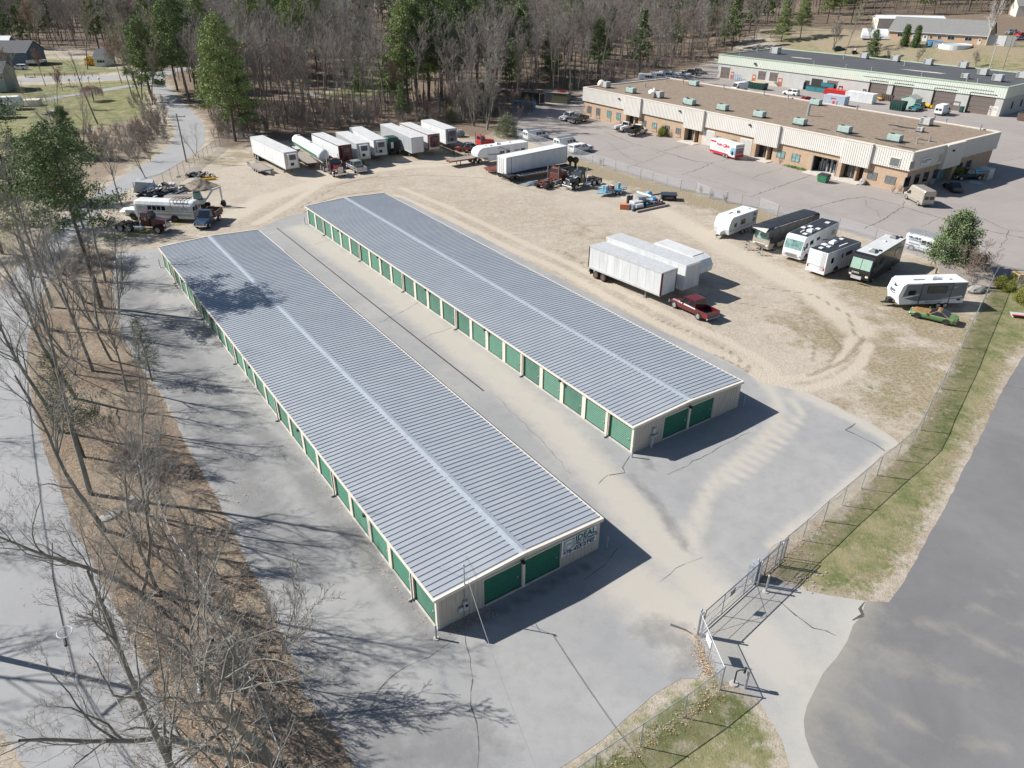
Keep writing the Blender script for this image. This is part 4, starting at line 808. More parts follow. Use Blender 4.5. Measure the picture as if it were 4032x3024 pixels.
def place(pa, pb, w, side=None, z=0.0, L=None, end='mid'):
 """pose from the visible side edge: pa rear end, pb front end (photo points tuple(zoom,x,y)) lying at height z; returns centre, heading, length"""
 a = Vector((*G0(*Z(*pa), z), 0)); b = Vector((*G0(*Z(*pb), z), 0)); d = (b-a); l0 = d.length; d.normalize(); left = Vector((-d.y, d.x, 0))
 s_ = (1 if left.dot(a) > 0 else -1) if side is None else (1 if side == 'R' else -1)
 mid = (a+b)/2 if end == 'mid' else (b-d*(L or l0)/2 if end == 'front' else a+d*(L or l0)/2)
 c = mid+left*s_*w/2; return c, math.atan2(d.y, d.x), (L or l0)
def glassq(mb, c, m=0, off=.012, inset=(.06, .06, .06, .06)):
 """window on the quad c (bl, br, tr, tl); inset left,right,bottom,top as fractions"""
 bl, br, tr, tl = [Vector(v) for v in c]; il, ir, ib, it = inset
 P = lambda u, v: (bl.lerp(br, u)).lerp(tl.lerp(tr, u), v)
 n = (br-bl).cross(tl-bl).normalized()*off; mb.poly([P(il, ib)+n, P(1-ir, ib)+n, P(1-ir, 1-it)+n, P(il, 1-it)+n], m)
def shell(mb, prof, hw, zb, m=0, nose=.12, tail=.06, shoulder=.14, arch=()):
 """car lower body; prof = [(x, ztop)] rear to front"""
 rings = []; n = len(prof)
 for i, (x, zt) in enumerate(prof):
  k = hw-(tail if i == 0 else nose if i == n-1 else nose*.3 if i == n-2 else 0); b_ = zb+(.06 if i in (0, n-1) else 0); s_ = min(shoulder, (zt-b_)*.4)
  rings.append([(x, -k+.08, b_), (x, -k, b_+.16), (x, -k, zt-s_), (x, -k+s_*.7, zt), (x, k-s_*.7, zt), (x, k, zt-s_), (x, k, b_+.16), (x, k-.08, b_)])
 mb.loft(rings, m)
 for ax, r in arch:
  for s_ in (-1, 1):
   pts = [(ax+r*1.2*math.cos(a), s_*(hw+.006), r+r*1.2*math.sin(a)) for a in [math.pi*k/10-.25 if k == 0 else math.pi*k/10+(.25 if k == 10 else 0) for k in range(11)]]
   if s_ > 0: pts = pts[::-1]
   mb.poly(pts, M_mattblack)
def green(t, mb, gb, x0, x1, x2, x3, zb, zr, hb, hr, nside=2, m=0, rearglass=True, roofbulge=.03):
 """greenhouse: base x0 (rear) .. x3 (front), roof x1..x2"""
 B = [(x0, -hb, zb), (x3, -hb, zb), (x3, hb, zb), (x0, hb, zb)]; T = [(x1, -hr, zr), (x2, -hr, zr), (x2, hr, zr), (x1, hr, zr)]
 mb.loft([B, T, [(x1+.15, -hr+.18, zr+roofbulge), (x2-.15, -hr+.18, zr+roofbulge), (x2-.15, hr-.18, zr+roofbulge), (x1+.15, hr-.18, zr+roofbulge)]], m)
 glassq(gb, (B[1], B[2], T[2], T[1]), inset=(.05, .05, .06, .07))
 if rearglass: glassq(gb, (B[3], B[0], T[0], T[3]), inset=(.08, .08, .12, .1))
 for s_, (bl, br, tr, tl) in ((-1, (B[0], B[1], T[1], T[0])), (1, (B[2], B[3], T[3], T[2]))):
  for k in range(nside):
   a, b_ = k/nside, (k+1)/nside; L_ = lambda p, q_, u: Vector(p).lerp(Vector(q_), u)
   glassq(gb, (L_(bl, br, a), L_(bl, br, b_), L_(tl, tr, b_), L_(tl, tr, a)), inset=(.07, .07, .05, .13))
def lights(t, xf, xr, hw, zf, zr, wf=.3, hf=.2, wr=.16, hr=.34, m_t=None):
 for s_ in (-1, 1):
  p = MB(M_lamp); p.box(xf-.12, xf+.012, s_*(hw-.16)-wf/2, s_*(hw-.16)+wf/2, zf-hf/2, zf+hf/2, bev=.02); p.build("headlight", t)
  p = MB(M_lens); p.box(xr-.012, xr+.12, s_*(hw-.09)-wr/2, s_*(hw-.09)+wr/2, zr-hr/2, zr+hr/2); p.build("tail_light", t)
def bumpers(t, xf, xr, hw, z, m_, h=.2):
 for x, s_ in ((xf, 1), (xr, -1)):
  p = MB(m_); a, b = (x-.08, x+.12) if s_ > 0 else (x-.12, x+.08); p.box(a, b, -hw+.03, hw-.03, z, z+h, bev=.04); p.build("bumper", t)
def mirrors(t, x, hw, z, m_, s=1.0):
 for s_ in (-1, 1):
  p = MB(m_); y = s_*(hw+.12*s); p.box(x-.05, x+.08, y-.09, y+.09, z, z+.2*s, bev=.02); p.box(x, x+.04, min(s_*hw*.95, y), max(s_*hw*.95, y), z+.02, z+.07); p.build("mirror", t)

def pickup(name, label, pose, body, L=5.85, W=2.0, cab='crew', lift=0.0, trim=None, bedm=None, group=None, cap=None, utility=False, dump=None, H=1.88, flat=False):
 c, h, _ = pose; t = thing(name, label, "pickup truck", c, h, group); r = .40+lift*.3; zb = .38+lift; hw = W/2; tr = trim or M_chrome
 xf, xr = L/2, -L/2; cabL = {'crew': 2.35, 'ext': 1.9, 'reg': 1.35}[cab]; hood = 1.55; zbelt = 1.12+lift; zh = 1.12+lift; xc = xf-hood; xb = xc-cabL-.1
 b = MB(body, M_mattblack)
 shell(b, [(xb, zbelt), (xc-.2, zbelt), (xc+.05, zh), (xf-.35, zh-.06), (xf, zh-.22)], hw, zb, arch=((xf-.95, r), (xr+1.25, r)))
 b.build("body", t)
 g = MB(M_glass); cb = MB(body); green(t, cb, g, xb+.05, xb+.18, xc-.72, xc-.02, zbelt, H+lift, hw-.07, hw-.22, nside=1 if cab == 'reg' else 2); cb.build("cab", t); g.build("windows", t)
 if not (dump or utility or flat):
  bm_ = bedm or body; q = MB(bm_, M_mattblack); th = .09; zt = zbelt+.02
  q.box(xr+.05, xb-.04, -hw+.03, -hw+.03+th, zb+.12, zt); q.box(xr+.05, xb-.04, hw-.03-th, hw-.03, zb+.12, zt); q.box(xr, xr+.08, -hw+.03, hw-.03, zb+.15, zt-.01); q.box(xb-.1, xb-.04, -hw+.12, hw-.12, zb+.2, zt-.004); q.box(xr+.08, xb-.1, -hw+.12, hw-.12, zb+.18, zb+.3, 1)
  for s_ in (-1, 1):
   pts = [(xr+1.25+r*1.2*math.cos(a*math.pi/10), s_*(hw-.026), r+r*1.2*math.sin(a*math.pi/10)) for a in range(11)]; q.poly(pts[::-1] if s_ > 0 else pts, 1)
  q.build("bed", t)
  if cap:
   q = MB(cap); q.loft([[(xr+.03, -hw+.06, zt), (xb-.05, -hw+.06, zt), (xb-.05, hw-.06, zt), (xr+.03, hw-.06, zt)], [(xr+.12, -hw+.2, zt+.66), (xb-.07, -hw+.2, zt+.66), (xb-.07, hw-.2, zt+.66), (xr+.12, hw-.2, zt+.66)]]); o = q.build("bed_cap", t)
   q = MB(M_glass); q.box(xr+.5, xb-.4, -hw+.085, hw-.085, zt+.22, zt+.45); q.box(xr+.04, xr+.4, -hw+.35, hw-.35, zt+.15, zt+.5); q.build("pane", o)
 if utility:
  q = MB(M_white, M_mattblack, M_wood2); q.box(xr, xb-.05, -hw, -hw+.42, zb+.3, zbelt+.18); q.box(xr, xb-.05, hw-.42, hw, zb+.3, zbelt+.18); q.box(xr+.05, xb-.1, -hw+.42, hw-.42, zb+.3, zb+.42, 1); q.box(xr-.12, xr, -hw+.05, hw-.05, zb+.1, zb+.3, 1); q.build("service_body", t)
  q = MB(M_mattblack); 
  for x in (xb-.15,): q.box(x-.04, x+.04, -hw+.1, hw-.1, zbelt+.7, zbelt+.78); q.box(x-.04, x+.04, -hw+.1, -hw+.18, zbelt+.1, zbelt+.7); q.box(x-.04, x+.04, hw-.18, hw-.1, zbelt+.1, zbelt+.7)
  q.build("headboard", t)
 if dump:
  q = MB(dump, M_mattblack, M_wood2); z0_ = zb+.45; zt = z0_+.75; x0_, x1_ = xr-.1, xb-.08
  q.box(x0_, x1_, -hw-.1, -hw, z0_, zt); q.box(x0_, x1_, hw, hw+.1, z0_, zt); q.box(x0_, x0_+.08, -hw, hw, z0_, zt-.01); q.box(x1_-.1, x1_, -hw, hw, z0_, zt+.45); q.box(x0_+.08, x1_-.1, -hw, hw, z0_, z0_+.1, 1)
  k = x0_+.3
  while k < x1_-.2:
   q.box(k, k+.08, -hw-.15, -hw-.1, z0_, zt); q.box(k, k+.08, hw+.1, hw+.15, z0_, zt); k += .6
  q.box(x0_+.2, x1_-.2, -.45, .45, zb+.1, z0_, 1); q.build("dump_body", t)
 gr = MB(tr if tr is not None else M_chrome, M_mattblack); gr.box(xf-.05, xf+.02, -.55, .55, zh-.58, zh-.25, 0); gr.box(xf+.015, xf+.03, -.5, .5, zh-.54, zh-.44, 1); gr.box(xf+.015, xf+.03, -.5, .5, zh-.39, zh-.29, 1); gr.build("grille", t)
 lights(t, xf-.02, xr+.02, hw, zh-.40, zbelt-.28); bumpers(t, xf, xr+.02, hw, zb+.02, tr); mirrors(t, xc-.45, hw-.02, zbelt+.02, M_mattblack)
 for x in (xf-.95, xr+1.25):
  for s_ in (-1, 1): wheel(t, x, s_*(hw-.10), r, .27)
 return t
def car(name, label, pose, body, L=4.7, W=1.85, H=1.45, kind='sedan', group=None, cat="car", roofm=None, rim=None, zb=.22, r=.33, hood=None, extra=None):
 c, h, _ = pose; t = thing(name, label, cat, c, h, group); hw = W/2; xf, xr = L/2, -L/2; zbelt = .62*H
 b = MB(body, M_mattblack)
 if kind == 'coupe': prof = [(xr, zbelt-.06), (xr+.35, zbelt+.0), (xr+1.3, zbelt), (.7, zbelt), (xf-.6, zbelt-.08), (xf, zbelt-.3)]
 elif kind == 'suv': prof = [(xr, zbelt), (xr+.2, zbelt+.02), (xf-1.35, zbelt), (xf-.4, zbelt-.1), (xf, zbelt-.35)]
 else: prof = [(xr, zbelt-.1), (xr+.25, zbelt), (xf-1.5, zbelt), (xf-.35, zbelt-.14), (xf, zbelt-.33)]
 shell(b, prof, hw, zb, nose=.2, tail=.12, arch=((xf-.9, r), (xr+.95, r))); b.build("body", t)
 g = MB(M_glass); cb = MB(roofm or body)
 x = {'sedan': (xr+.55, xr+1.2, xf-2.1, xf-1.4), 'coupe': (xr+.75, xr+1.75, xf-2.65, xf-1.9), 'suv': (xr+.05, xr+.35, xf-1.9, xf-1.2)}[kind]
 green(t, cb, g, *x, zbelt-.01, H, hw-.08, hw-.26, nside=1 if kind == 'coupe' else 2); cb.build("cabin", t); g.build("windows", t)
 if hood: q = MB(hood); q.loft([[(xf-2.2, -hw+.1, zbelt-.02), (xf-.2, -hw+.2, zbelt-.2), (xf-.2, hw-.2, zbelt-.2), (xf-2.2, hw-.1, zbelt-.02)], [(xf-2.2, -hw+.14, zbelt+.035), (xf-.5, -hw+.3, zbelt-.03), (xf-.5, hw-.3, zbelt-.03), (xf-2.2, hw-.14, zbelt+.035)]]); q.build("bonnet", t)
 lights(t, xf-.03, xr+.03, hw-.06, zbelt-.33, zbelt-.22, .3, .13, .32, .13); bumpers(t, xf-.04, xr+.04, hw-.06, zb+.05, body, .16); mirrors(t, xf-1.75, hw-.05, zbelt, body, .8)
 for x in (xf-.9, xr+.95):
  for s_ in (-1, 1): wheel(t, x, s_*(hw-.12), r, .22, rim)
 return t
def van(name, label, pose, body, L=5.6, W=2.0, H=2.1, high=False, group=None, ladder=0, roofm=None, sidewin=1, signs=None):
 c, h, _ = pose; t = thing(name, label, "van", c, h, group); hw = W/2; xf, xr = L/2, -L/2; r = .37; zb = .32
 b = MB(body, M_mattblack)
 if high: pr = [(xr, H-.05), (xr+.2, H), (xf-1.75, H), (xf-1.45, H-.12), (xf-.75, 1.32), (xf-.15, 1.05), (xf, .8)]
 else: pr = [(xr, H-.04), (xr+.15, H), (xf-1.75, H), (xf-1.6, H-.05), (xf-.95, 1.22), (xf-.2, 1.08), (xf, .85)]
 shell(b, pr, hw, zb, shoulder=.22, arch=((xf-.95, r), (xr+1.05, r)), nose=.14, tail=.03); b.build("body", t)
 g = MB(M_glass, M_greytrim)
 i0, i1 = (3, 4); a_, b__ = pr[i0], pr[i1]
 glassq(g, ((b__[0], -hw+.1, b__[1]), (b__[0], hw-.1, b__[1]), (a_[0], hw-.16, a_[1]), (a_[0], -hw+.16, a_[1])), off=.03, inset=(.03, .03, .06, .06))
 zs0, zs1 = (1.15, 1.7) if high else (1.12, 1.72)
 for s_ in (-1, 1):
  y = s_*(hw+.012); xs_ = [(xf-1.95, xf-1.15)]
  if sidewin > 1: xs_ += [(xf-2.75, xf-2.1), (xf-3.45, xf-2.85)]
  for k, (x0, x1) in enumerate(xs_):
   q = [(x0, y, zs0), (x1+(.12 if k == 0 else 0), y, zs0), (x1-(.25 if k == 0 else 0), y, zs1), (x0, y, zs1)]; g.poly(q if s_ < 0 else q[::-1], 0)
  g.box(xr+.1, xf-.3, min(s_*hw, s_*(hw+.02)), max(s_*hw, s_*(hw+.02)), .62, .70, 1)
 for s_ in (-1, 1): q = [(xr-.012, s_*.08, 1.2), (xr-.012, s_*(hw-.25), 1.2), (xr-.012, s_*(hw-.28), 1.72), (xr-.012, s_*.08, 1.72)]; g.poly(q if s_ < 0 else q[::-1], 0)
 g.build("windows", t)
 lights(t, xf-.02, xr+.02, hw, .86, 1.05, .26, .2, .1, .45); bumpers(t, xf, xr+.02, hw, .38, M_greytrim if high else M_chrome); mirrors(t, xf-1.3, hw, 1.15, M_mattblack, 1.3)
 for x in (xf-.95, xr+1.05):
  for s_ in (-1, 1): wheel(t, x, s_*(hw-.11), r, .24)
 if high:
  q = MB(body)
  for k in range(9): x = xr+.4+k*.36; q.box(x, x+.1, -hw+.3, hw-.3, H, H+.02)
  q.build("roof_ribs", t)
 if ladder:
  q = MB(M_galv)
  for x in (xr+.4, xf-2.1): q.box(x-.03, x+.03, -hw+.1, hw-.1, H+.12, H+.17); q.box(x-.03, x+.03, -hw+.12, -hw+.18, H-.05, H+.12); q.box(x-.03, x+.03, hw-.18, hw-.12, H-.05, H+.12)
  o = q.build("roof_rack", t)
  for k in range(ladder):
   lt_ = thing("ladder", f"{('driver side', 'middle' if ladder > 2 else 'passenger side', 'passenger side')[k]} aluminium ladder on the white van {label.split('ladders ')[1]}", "ladder", c, h, "ladders carried on van roofs")
   q = MB(M_galv); y0 = -hw+.15+k*.58; zz = H+.18+.04*k; l0 = L*.98
   for y in (y0, y0+.42): q.box(-l0/2-.3, l0/2-.5, y, y+.05, zz, zz+.12)
   q.build("rails", lt_); q = MB(M_galv); k2 = -l0/2
   while k2 < l0/2-.6: q.box(k2, k2+.05, y0+.05, y0+.42, zz+.03, zz+.08); k2 += .31
   q.build("rungs", lt_)
 if signs: 
  q = MB(M_signn); signs(q, hw, xf, xr); q.build("lettering", t)
 return t
M_reefer = mat("reefer_maroon", (.13, .02, .025), .4)
def semi(label, pose, L=None, H=4.05, W=2.55, side=None, roof=None, front=None, unit=None, trim=None, zfl=1.15, skirt=False, post=None, wheels='tandem', group="parked box semi-trailers", rust=False):
 c, h, l0 = pose; L = L or l0; t = thing("semi_trailer", label, "semi-trailer", c, h, group); side = side or M_dirtywhite; roof = roof or M_trroof; hw = W/2; xf, xr = L/2, -L/2; trim = trim or M_lightgrey; post = post or trim
 b = MB(side, trim, M_greytrim); b.box(xr, xf, -hw, hw, zfl, H-.05, 0)
 x = xr+.6
 while x < xf-.4:
  for s_ in (-1, 1): b.box(x, x+.03, min(s_*hw, s_*(hw+.012)), max(s_*hw, s_*(hw+.012)), zfl+.1, H-.2, 0)
  x += 1.22
 for s_ in (-1, 1):
  b.box(xr-.01, xf+.01, min(s_*hw, s_*(hw+.03)), max(s_*hw, s_*(hw+.03)), H-.16, H-.03, 1); b.box(xr, xf, min(s_*hw, s_*(hw+.03)), max(s_*hw, s_*(hw+.03)), zfl-.08, zfl+.12, 1)
  for xx in (xr, xf-.1): b.box(xx, xx+.1, min(s_*hw, s_*(hw+.035)), max(s_*hw, s_*(hw+.035)), zfl, H-.06, post)
 b.build("body", t)
 b = MB(roof); b.box(xr+.03, xf-.03, -hw+.03, hw-.03, H-.05, H); b.build("roof", t)
 b = MB(front or side, trim); b.box(xf, xf+.04, -hw+.04, hw-.04, zfl, H-.08, 0)
 for s_ in (-1, 1): b.box(xf+.0, xf+.07, s_*(hw-.06)-.06, s_*(hw-.06)+.06, zfl, H-.08, post)
 b.box(xf, xf+.07, -hw+.1, hw-.1, H-.2, H-.06, 1); b.build("front_wall", t)
 b = MB(side, M_greytrim); b.box(xr-.04, xr, -hw+.05, hw-.05, zfl, H-.1, 0)
 for y in (-.05, -.5, .5, hw-.15): b.cyl((xr-.07, y, zfl+.1), (xr-.07, y, H-.2), .02, n=6, m=1)
 b.build("rear_doors", t)
 if unit:
  um, km = unit; b = MB(um, M_mattblack, M_lightgrey); b.box(xf+.04, xf+.55, -.85, .85, zfl+.5, H-.25, 0, bev=.05); b.box(xf+.55, xf+.57, -.6, .6, H-1.3, H-.45, 1 if km != 2 else 2); b.box(xf+.55, xf+.565, -.5, .1, zfl+.6, zfl+1.1, 1)
  for k in range(5): b.box(xf+.57, xf+.585, -.58, .58, H-1.2+k*.15, H-1.17+k*.15, 2)
  b.build("cooling_unit", t)
 b = MB(M_greytrim, M_mattblack)
 for s_ in (-1, 1): b.box(xf-2.6, xf-2.45, s_*.75-.07, s_*.75+.07, .15, zfl, 0); b.box(xf-2.75, xf-2.3, s_*.75-.16, s_*.75+.16, 0.01, .08, 0)
 b.box(xf-2.56, xf-2.48, -.75, .75, .6, .68, 0); b.build("landing_gear", t)
 b = MB(M_mattblack, M_rustrim)
 for s_ in (-1, 1): b.box(xr+.3, xr+3.6, s_*.5-.06, s_*.5+.06, zfl-.35, zfl, 1)
 b.box(xr-.02, xr+.1, -1.1, 1.1, .5, .62, 0)
 for s_ in (-1, 1): b.box(xr+.05, xr+.12, s_*1.05-.05, s_*1.05+.05, .5, zfl, 0); b.box(xr+.28, xr+.30, s_*.9-.3, s_*.9+.3, .25, zfl-.1, 0)
 b.build("undercarriage", t)
 for x in (xr+1.3, xr+2.55):
  b = MB(M_mattblack); b.cyl((x, -.9, .5), (x, .9, .5), .08); b.build("axle", t)
  for s_ in (-1, 1): wheel(t, x, s_*(hw-.30), .50, .56, M_rim if not rust else M_rustrim)
 if skirt:
  b = MB(M_white)
  for s_ in (-1, 1): b.box(xr+3.8, xf-3.2, s_*(hw-.02)-.02, s_*(hw-.02)+.02, .4, zfl-.09)
  b.build("side_skirt", t)
 return t
def tractor(name, label, pose, body, chrome=True, sleeper=True, L=7.6, second=None, wreck=False, group=None, bare_rear=True):
 c, h, _ = pose; t = thing(name, label, "truck tractor", c, h, group); xf, xr = L/2, -L/2; ch = M_chrome if chrome else M_greytrim
 b = MB(M_rustred if wreck else M_mattblack)
 for s_ in (-1, 1): b.box(xr, xf-.5, s_*.43-.06, s_*.43+.06, .75, 1.0)
 for x in (xr+.05, xr+1.0, xr+2.4, xr+3.4): b.box(x, x+.12, -.37, .37, .78, .98)
 b.cyl((xr+1.55, 0, 1.0), (xr+1.55, 0, 1.18), .55, n=14); b.build("chassis", t)
 b = MB(body, second or body)
 b.loft([[(xf-2.3, -.75, 1.0), (xf-2.3, .75, 1.0), (xf-2.3, .62, 2.0), (xf-2.3, -.62, 2.0)], [(xf-.35, -.58, .95), (xf-.35, .58, .95), (xf-.35, .48, 1.78), (xf-.35, -.48, 1.78)], [(xf-.15, -.52, .95), (xf-.15, .52, .95), (xf-.15, .42, 1.72), (xf-.15, -.42, 1.72)]], 0)
 for s_ in (-1, 1):
  pts = [(xf-1.15+.72*math.cos(math.pi*k/8), .52+.78*math.sin(math.pi*k/8)) for k in range(9)]
  y0, y1 = sorted((s_*.55, s_*1.15)); b.loft([[(x, y0, z) for x, z in pts]+[(x*1.0, y0, z-.08) for x, z in pts[::-1]], [(x, y1, z-.05) for x, z in pts]+[(x, y1, z-.13) for x, z in pts[::-1]]], 1)
 b.build("hood", t)
 b = MB(body); x1 = xf-2.3; b.box(x1-1.25, x1, -.98, .98, .95, 1.95, bev=.04); g = MB(M_glass); green(t, b, g, x1-1.22, x1-1.15, x1-.22, x1-.02, 1.95, 2.72, .95, .86, nside=1, rearglass=not sleeper, roofbulge=.08); b.build("cab", t); g.build("windows", t)
 if sleeper: b = MB(body, M_glass); b.box(x1-2.35, x1-1.28, -1.08, 1.08, .98, 2.95, bev=.08); b.build("sleeper", t)
 b = MB(ch, M_mattblack); b.box(xf-.17, xf-.08, -.46, .46, .8, 1.8, 0, bev=.02)
 for k in range(7): b.box(xf-.08, xf-.07, -.38+k*.115, -.34+k*.115, .86, 1.7, 1)
 b.build("grille", t)
 b = MB(ch); b.box(xf-.1, xf+.08, -1.2, 1.2, .42, .78, bev=.05); b.build("bumper", t)
 for s_ in (-1, 1):
  q = MB(M_lamp); q.box(xf-.25, xf-.06, s_*.78-.14, s_*.78+.14, 1.05, 1.25, bev=.02); q.build("headlight", t)
  q = MB(ch); q.cyl((x1-.9, s_*1.0, .62), (x1-2.3, s_*1.0, .62), .31, n=12); q.build("fuel_tank", t)
  q = MB(ch); q.cyl((x1-1.3, s_*1.12, 1.0), (x1-1.3, s_*1.12, 3.35), .075, n=8); q.build("exhaust_stack", t)
  q = MB(ch); q.box(x1-.3, x1-.2, s_*1.25-.05, s_*1.25+.05, 1.85, 2.35); q.box(x1-.27, x1-.23, min(s_*.95, s_*1.25), max(s_*.95, s_*1.25), 2.3, 2.34); q.build("mirror", t)
  q = MB(ch); q.cyl((x1-.55, s_*.6, 2.78), (x1-.2, s_*.6, 2.8), .05, .08, 8); q.build("air_horn", t)
  wheel(t, xf-1.15, s_*1.02, .52, .3)
  for x in (xr+.75, xr+2.05): wheel(t, x, s_*.92, .52, .58, M_rim if not wreck else M_rustrim)
  q = MB(M_mattblack); q.box(xr+.02, xr+.05, s_*.92-.3, s_*.92+.3, .3, 1.0); q.build("mud_flap", t)
 return t
def deckring(x0, x1, hw, z0, z1): return [[(x0, -hw, z0), (x1, -hw, z0), (x1, hw, z0), (x0, hw, z0)], [(x0, -hw, z1), (x1, -hw, z1), (x1, hw, z1), (x0, hw, z1)]]
def flatbed(name, label, pose, L=None, W=2.45, z=1.1, deck=None, frame=None, axles=2, beaver=False, r=.42, group=None, gooseneck=False):
 c, h, l0 = pose; L = L or l0; t = thing(name, label, "flatbed trailer", c, h, group); hw = W/2; xf, xr = L/2, -L/2
 b = MB(deck or M_wood); n = int(L/.3)
 for k in range(int(W/.25)): y = -hw+.04+k*.25; b.box(xr+.1, xf-.1, y, y+.225, z-.05, z)
 b.build("deck", t); b = MB(frame or M_mattblack)
 for s_ in (-1, 1): b.box(xr, xf, s_*(hw-.0)-.05, s_*(hw-.0)+.05, z-.16, z+.02); b.box(xr, xf, s_*.45-.06, s_*.45+.06, z-.4, z-.06)
 k = xr
 while k < xf: b.box(k, k+.08, -hw, hw, z-.14, z-.06); k += .9
 b.box(xf-.08, xf, -hw, hw, z-.16, z+.04); b.box(xr, xr+.08, -hw, hw, z-.16, z+.02)
 if beaver:
  for s_ in (-1, 1): b.loft([[(xr, s_*.8-.25, z), (xr, s_*.8+.25, z), (xr, s_*.8+.25, z-.1), (xr, s_*.8-.25, z-.1)], [(xr-1.0, s_*.8-.25, z+.25), (xr-1.0, s_*.8+.25, z+.25), (xr-1.0, s_*.8+.25, z+.15), (xr-1.0, s_*.8-.25, z+.15)]])
  b.loft([[(xf, -.5, z-.1), (xf, .5, z-.1), (xf, .5, z-.25), (xf, -.5, z-.25)], [(xf+1.4, -.06, z-.25), (xf+1.4, .06, z-.25), (xf+1.4, .06, z-.4), (xf+1.4, -.06, z-.4)]])
 else:
  for s_ in (-1, 1): b.box(xf-2.4, xf-2.28, s_*.75-.06, s_*.75+.06, .05, z-.1)
 b.build("frame", t)
 for k in range(axles):
  x = xr+1.3+k*(2*r+.22)+(L*.18 if beaver else 0)
  for s_ in (-1, 1): wheel(t, x, s_*(hw-.28), r, .5 if r > .4 else .3, M_rim)
 return t
# ---- campers
def acunit(t, x, y, z, s=1.0, m_=None):
 b = MB(m_ or M_white); b.loft([[(x-.48*s, y-.33*s, z), (x+.48*s, y-.33*s, z), (x+.48*s, y+.33*s, z), (x-.48*s, y+.33*s, z)], [(x-.44*s, y-.3*s, z+.16*s), (x+.44*s, y-.3*s, z+.2*s), (x+.44*s, y+.3*s, z+.2*s), (x-.44*s, y+.3*s, z+.16*s)], [(x-.3*s, y-.2*s, z+.26*s), (x+.36*s, y-.2*s, z+.3*s), (x+.36*s, y+.2*s, z+.3*s), (x-.3*s, y+.2*s, z+.26*s)]]); b.build("air_conditioner", t)
def vent(t, x, y, z, m_=None, s=.24): b = MB(m_ or M_white); b.box(x-s, x+s, y-s, y+s, z, z+.13, bev=.04); b.build("roof_vent", t)
def winbox(t, side, x0, x1, z0, z1, hw, frame=None, glass=None):
 s_ = -1 if side == 'R' else 1; b = MB(frame or M_greytrim); y = sorted((s_*(hw-.01), s_*(hw+.02))); b.box(x0, x1, y[0], y[1], z0, z1); o = b.build("window", t)
 g = MB(glass or M_glass); y = sorted((s_*(hw-.01), s_*(hw+.032))); g.box(x0+.05, x1-.05, y[0], y[1], z0+.05, z1-.05); g.build("pane", o)
def stripe(mb, side, pts, hw, m=0, off=.015):
 s_ = -1 if side == 'R' else 1; q = [(x, s_*(hw+off), z) for x, z in pts]; mb.poly(q if s_ < 0 else q[::-1], m)
def motorhome(label, pose, L=10, W=2.55, H=3.45, body=None, roof=None, glass=None, classA=True, lower=None, group="motorhomes parked in a row along the fence"):
 c, h, l0 = pose; L = L or l0; t = thing("motorhome", label, "motorhome", c, h, group); hw = W/2; xf, xr = L/2, -L/2; body = body or M_white; b = MB(body, lower or body)
 if classA:
  pr = [(xr, H-.06), (xr+.12, H), (xf-.9, H), (xf-.45, H-.12), (xf-.3, H-.45), (xf-.02, 1.75), (xf+.02, 1.1), (xf-.08, .5)]
  b.prism([(x, z) for x, z in pr]+[(xf-.3, .42), (xr, .42)], -hw, hw, 0)
 else:
  pr = [(xr, H-.06), (xr+.12, H), (xf-.5, H), (xf-.12, H-.35), (xf-.1, H-.95), (xf-.9, 1.95), (xf-.35, 1.35), (xf+.35, 1.15), (xf+.45, .55)]
  b.prism(pr[:6]+[(xf-1.2, 1.9), (xf-1.2, .42), (xr, .42)], -hw, hw, 0); b.prism([(xf-1.2, 1.95), (xf-.75, 1.9), (xf-.35, 1.25), (xf+.4, 1.12), (xf+.5, .5), (xf-1.2, .5)], -.98, .98, 0)
 b.build("body", t)
 b = MB(roof or M_tarp); b.box(xr+.08, xf-(.95 if classA else .55), -hw+.06, hw-.06, H-.01, H+.03); b.build("roof", t)
 g = MB(glass or M_teal, M_mattblack)
 if classA:
  for s_ in (-1, 1): y0, y1 = sorted((s_*.03, s_*(hw-.12))); g.poly([(xf+.012, y0, 1.72), (xf+.012, y1, 1.72), (xf-.235, y1, H-.5), (xf-.235, y0, H-.5)], 0)
 else: g.poly([(xf-.34, -.8, 1.28), (xf-.34, .8, 1.28), (xf-.74, .75, 1.9), (xf-.74, -.75, 1.9)], 0)
 g.build("windscreen", t)
 b = MB(M_chrome if lower is None else lower, M_mattblack); b.box(xf-.06, xf+.06, -.75, .75, .72, 1.12, 0, bev=.03)
 for k in range(3): b.box(xf+.06, xf+.07, -.68, .68, .78+k*.1, .82+k*.1, 1)
 b.build("grille", t)
 for s_ in (-1, 1):
  q = MB(M_lamp); q.box(xf-.07, xf+.055, s_*1.0-.17, s_*1.0+.17, .85, 1.08, bev=.02); q.build("headlight", t)
  q = MB(M_lens); q.box(xr-.03, xr, s_*1.08-.09, s_*1.08+.09, .9, 1.25); q.build("tail_light", t)
  q = MB(M_mattblack); y = s_*(hw+.22); q.box(xf-.35, xf-.25, y-.08, y+.08, 1.75, 2.2); q.box(xf-.32, xf-.28, min(y, s_*hw), max(y, s_*hw), 2.15, 2.2); q.build("mirror", t)
  for x in (xf-1.6, xr+2.6): wheel(t, x, s_*(hw-.17), .45, .3)
 for s_ in (-1, 1):
  q = MB(M_mattblack)
  for x in (xf-1.6, xr+2.6): pts = [(x+.58*math.cos(math.pi*k/10), s_*(hw+.004), .45+.56*math.sin(math.pi*k/10)) for k in range(11)]; q.poly(pts if s_ < 0 else pts[::-1])
  q.build("wheel_arch", t)
 return t
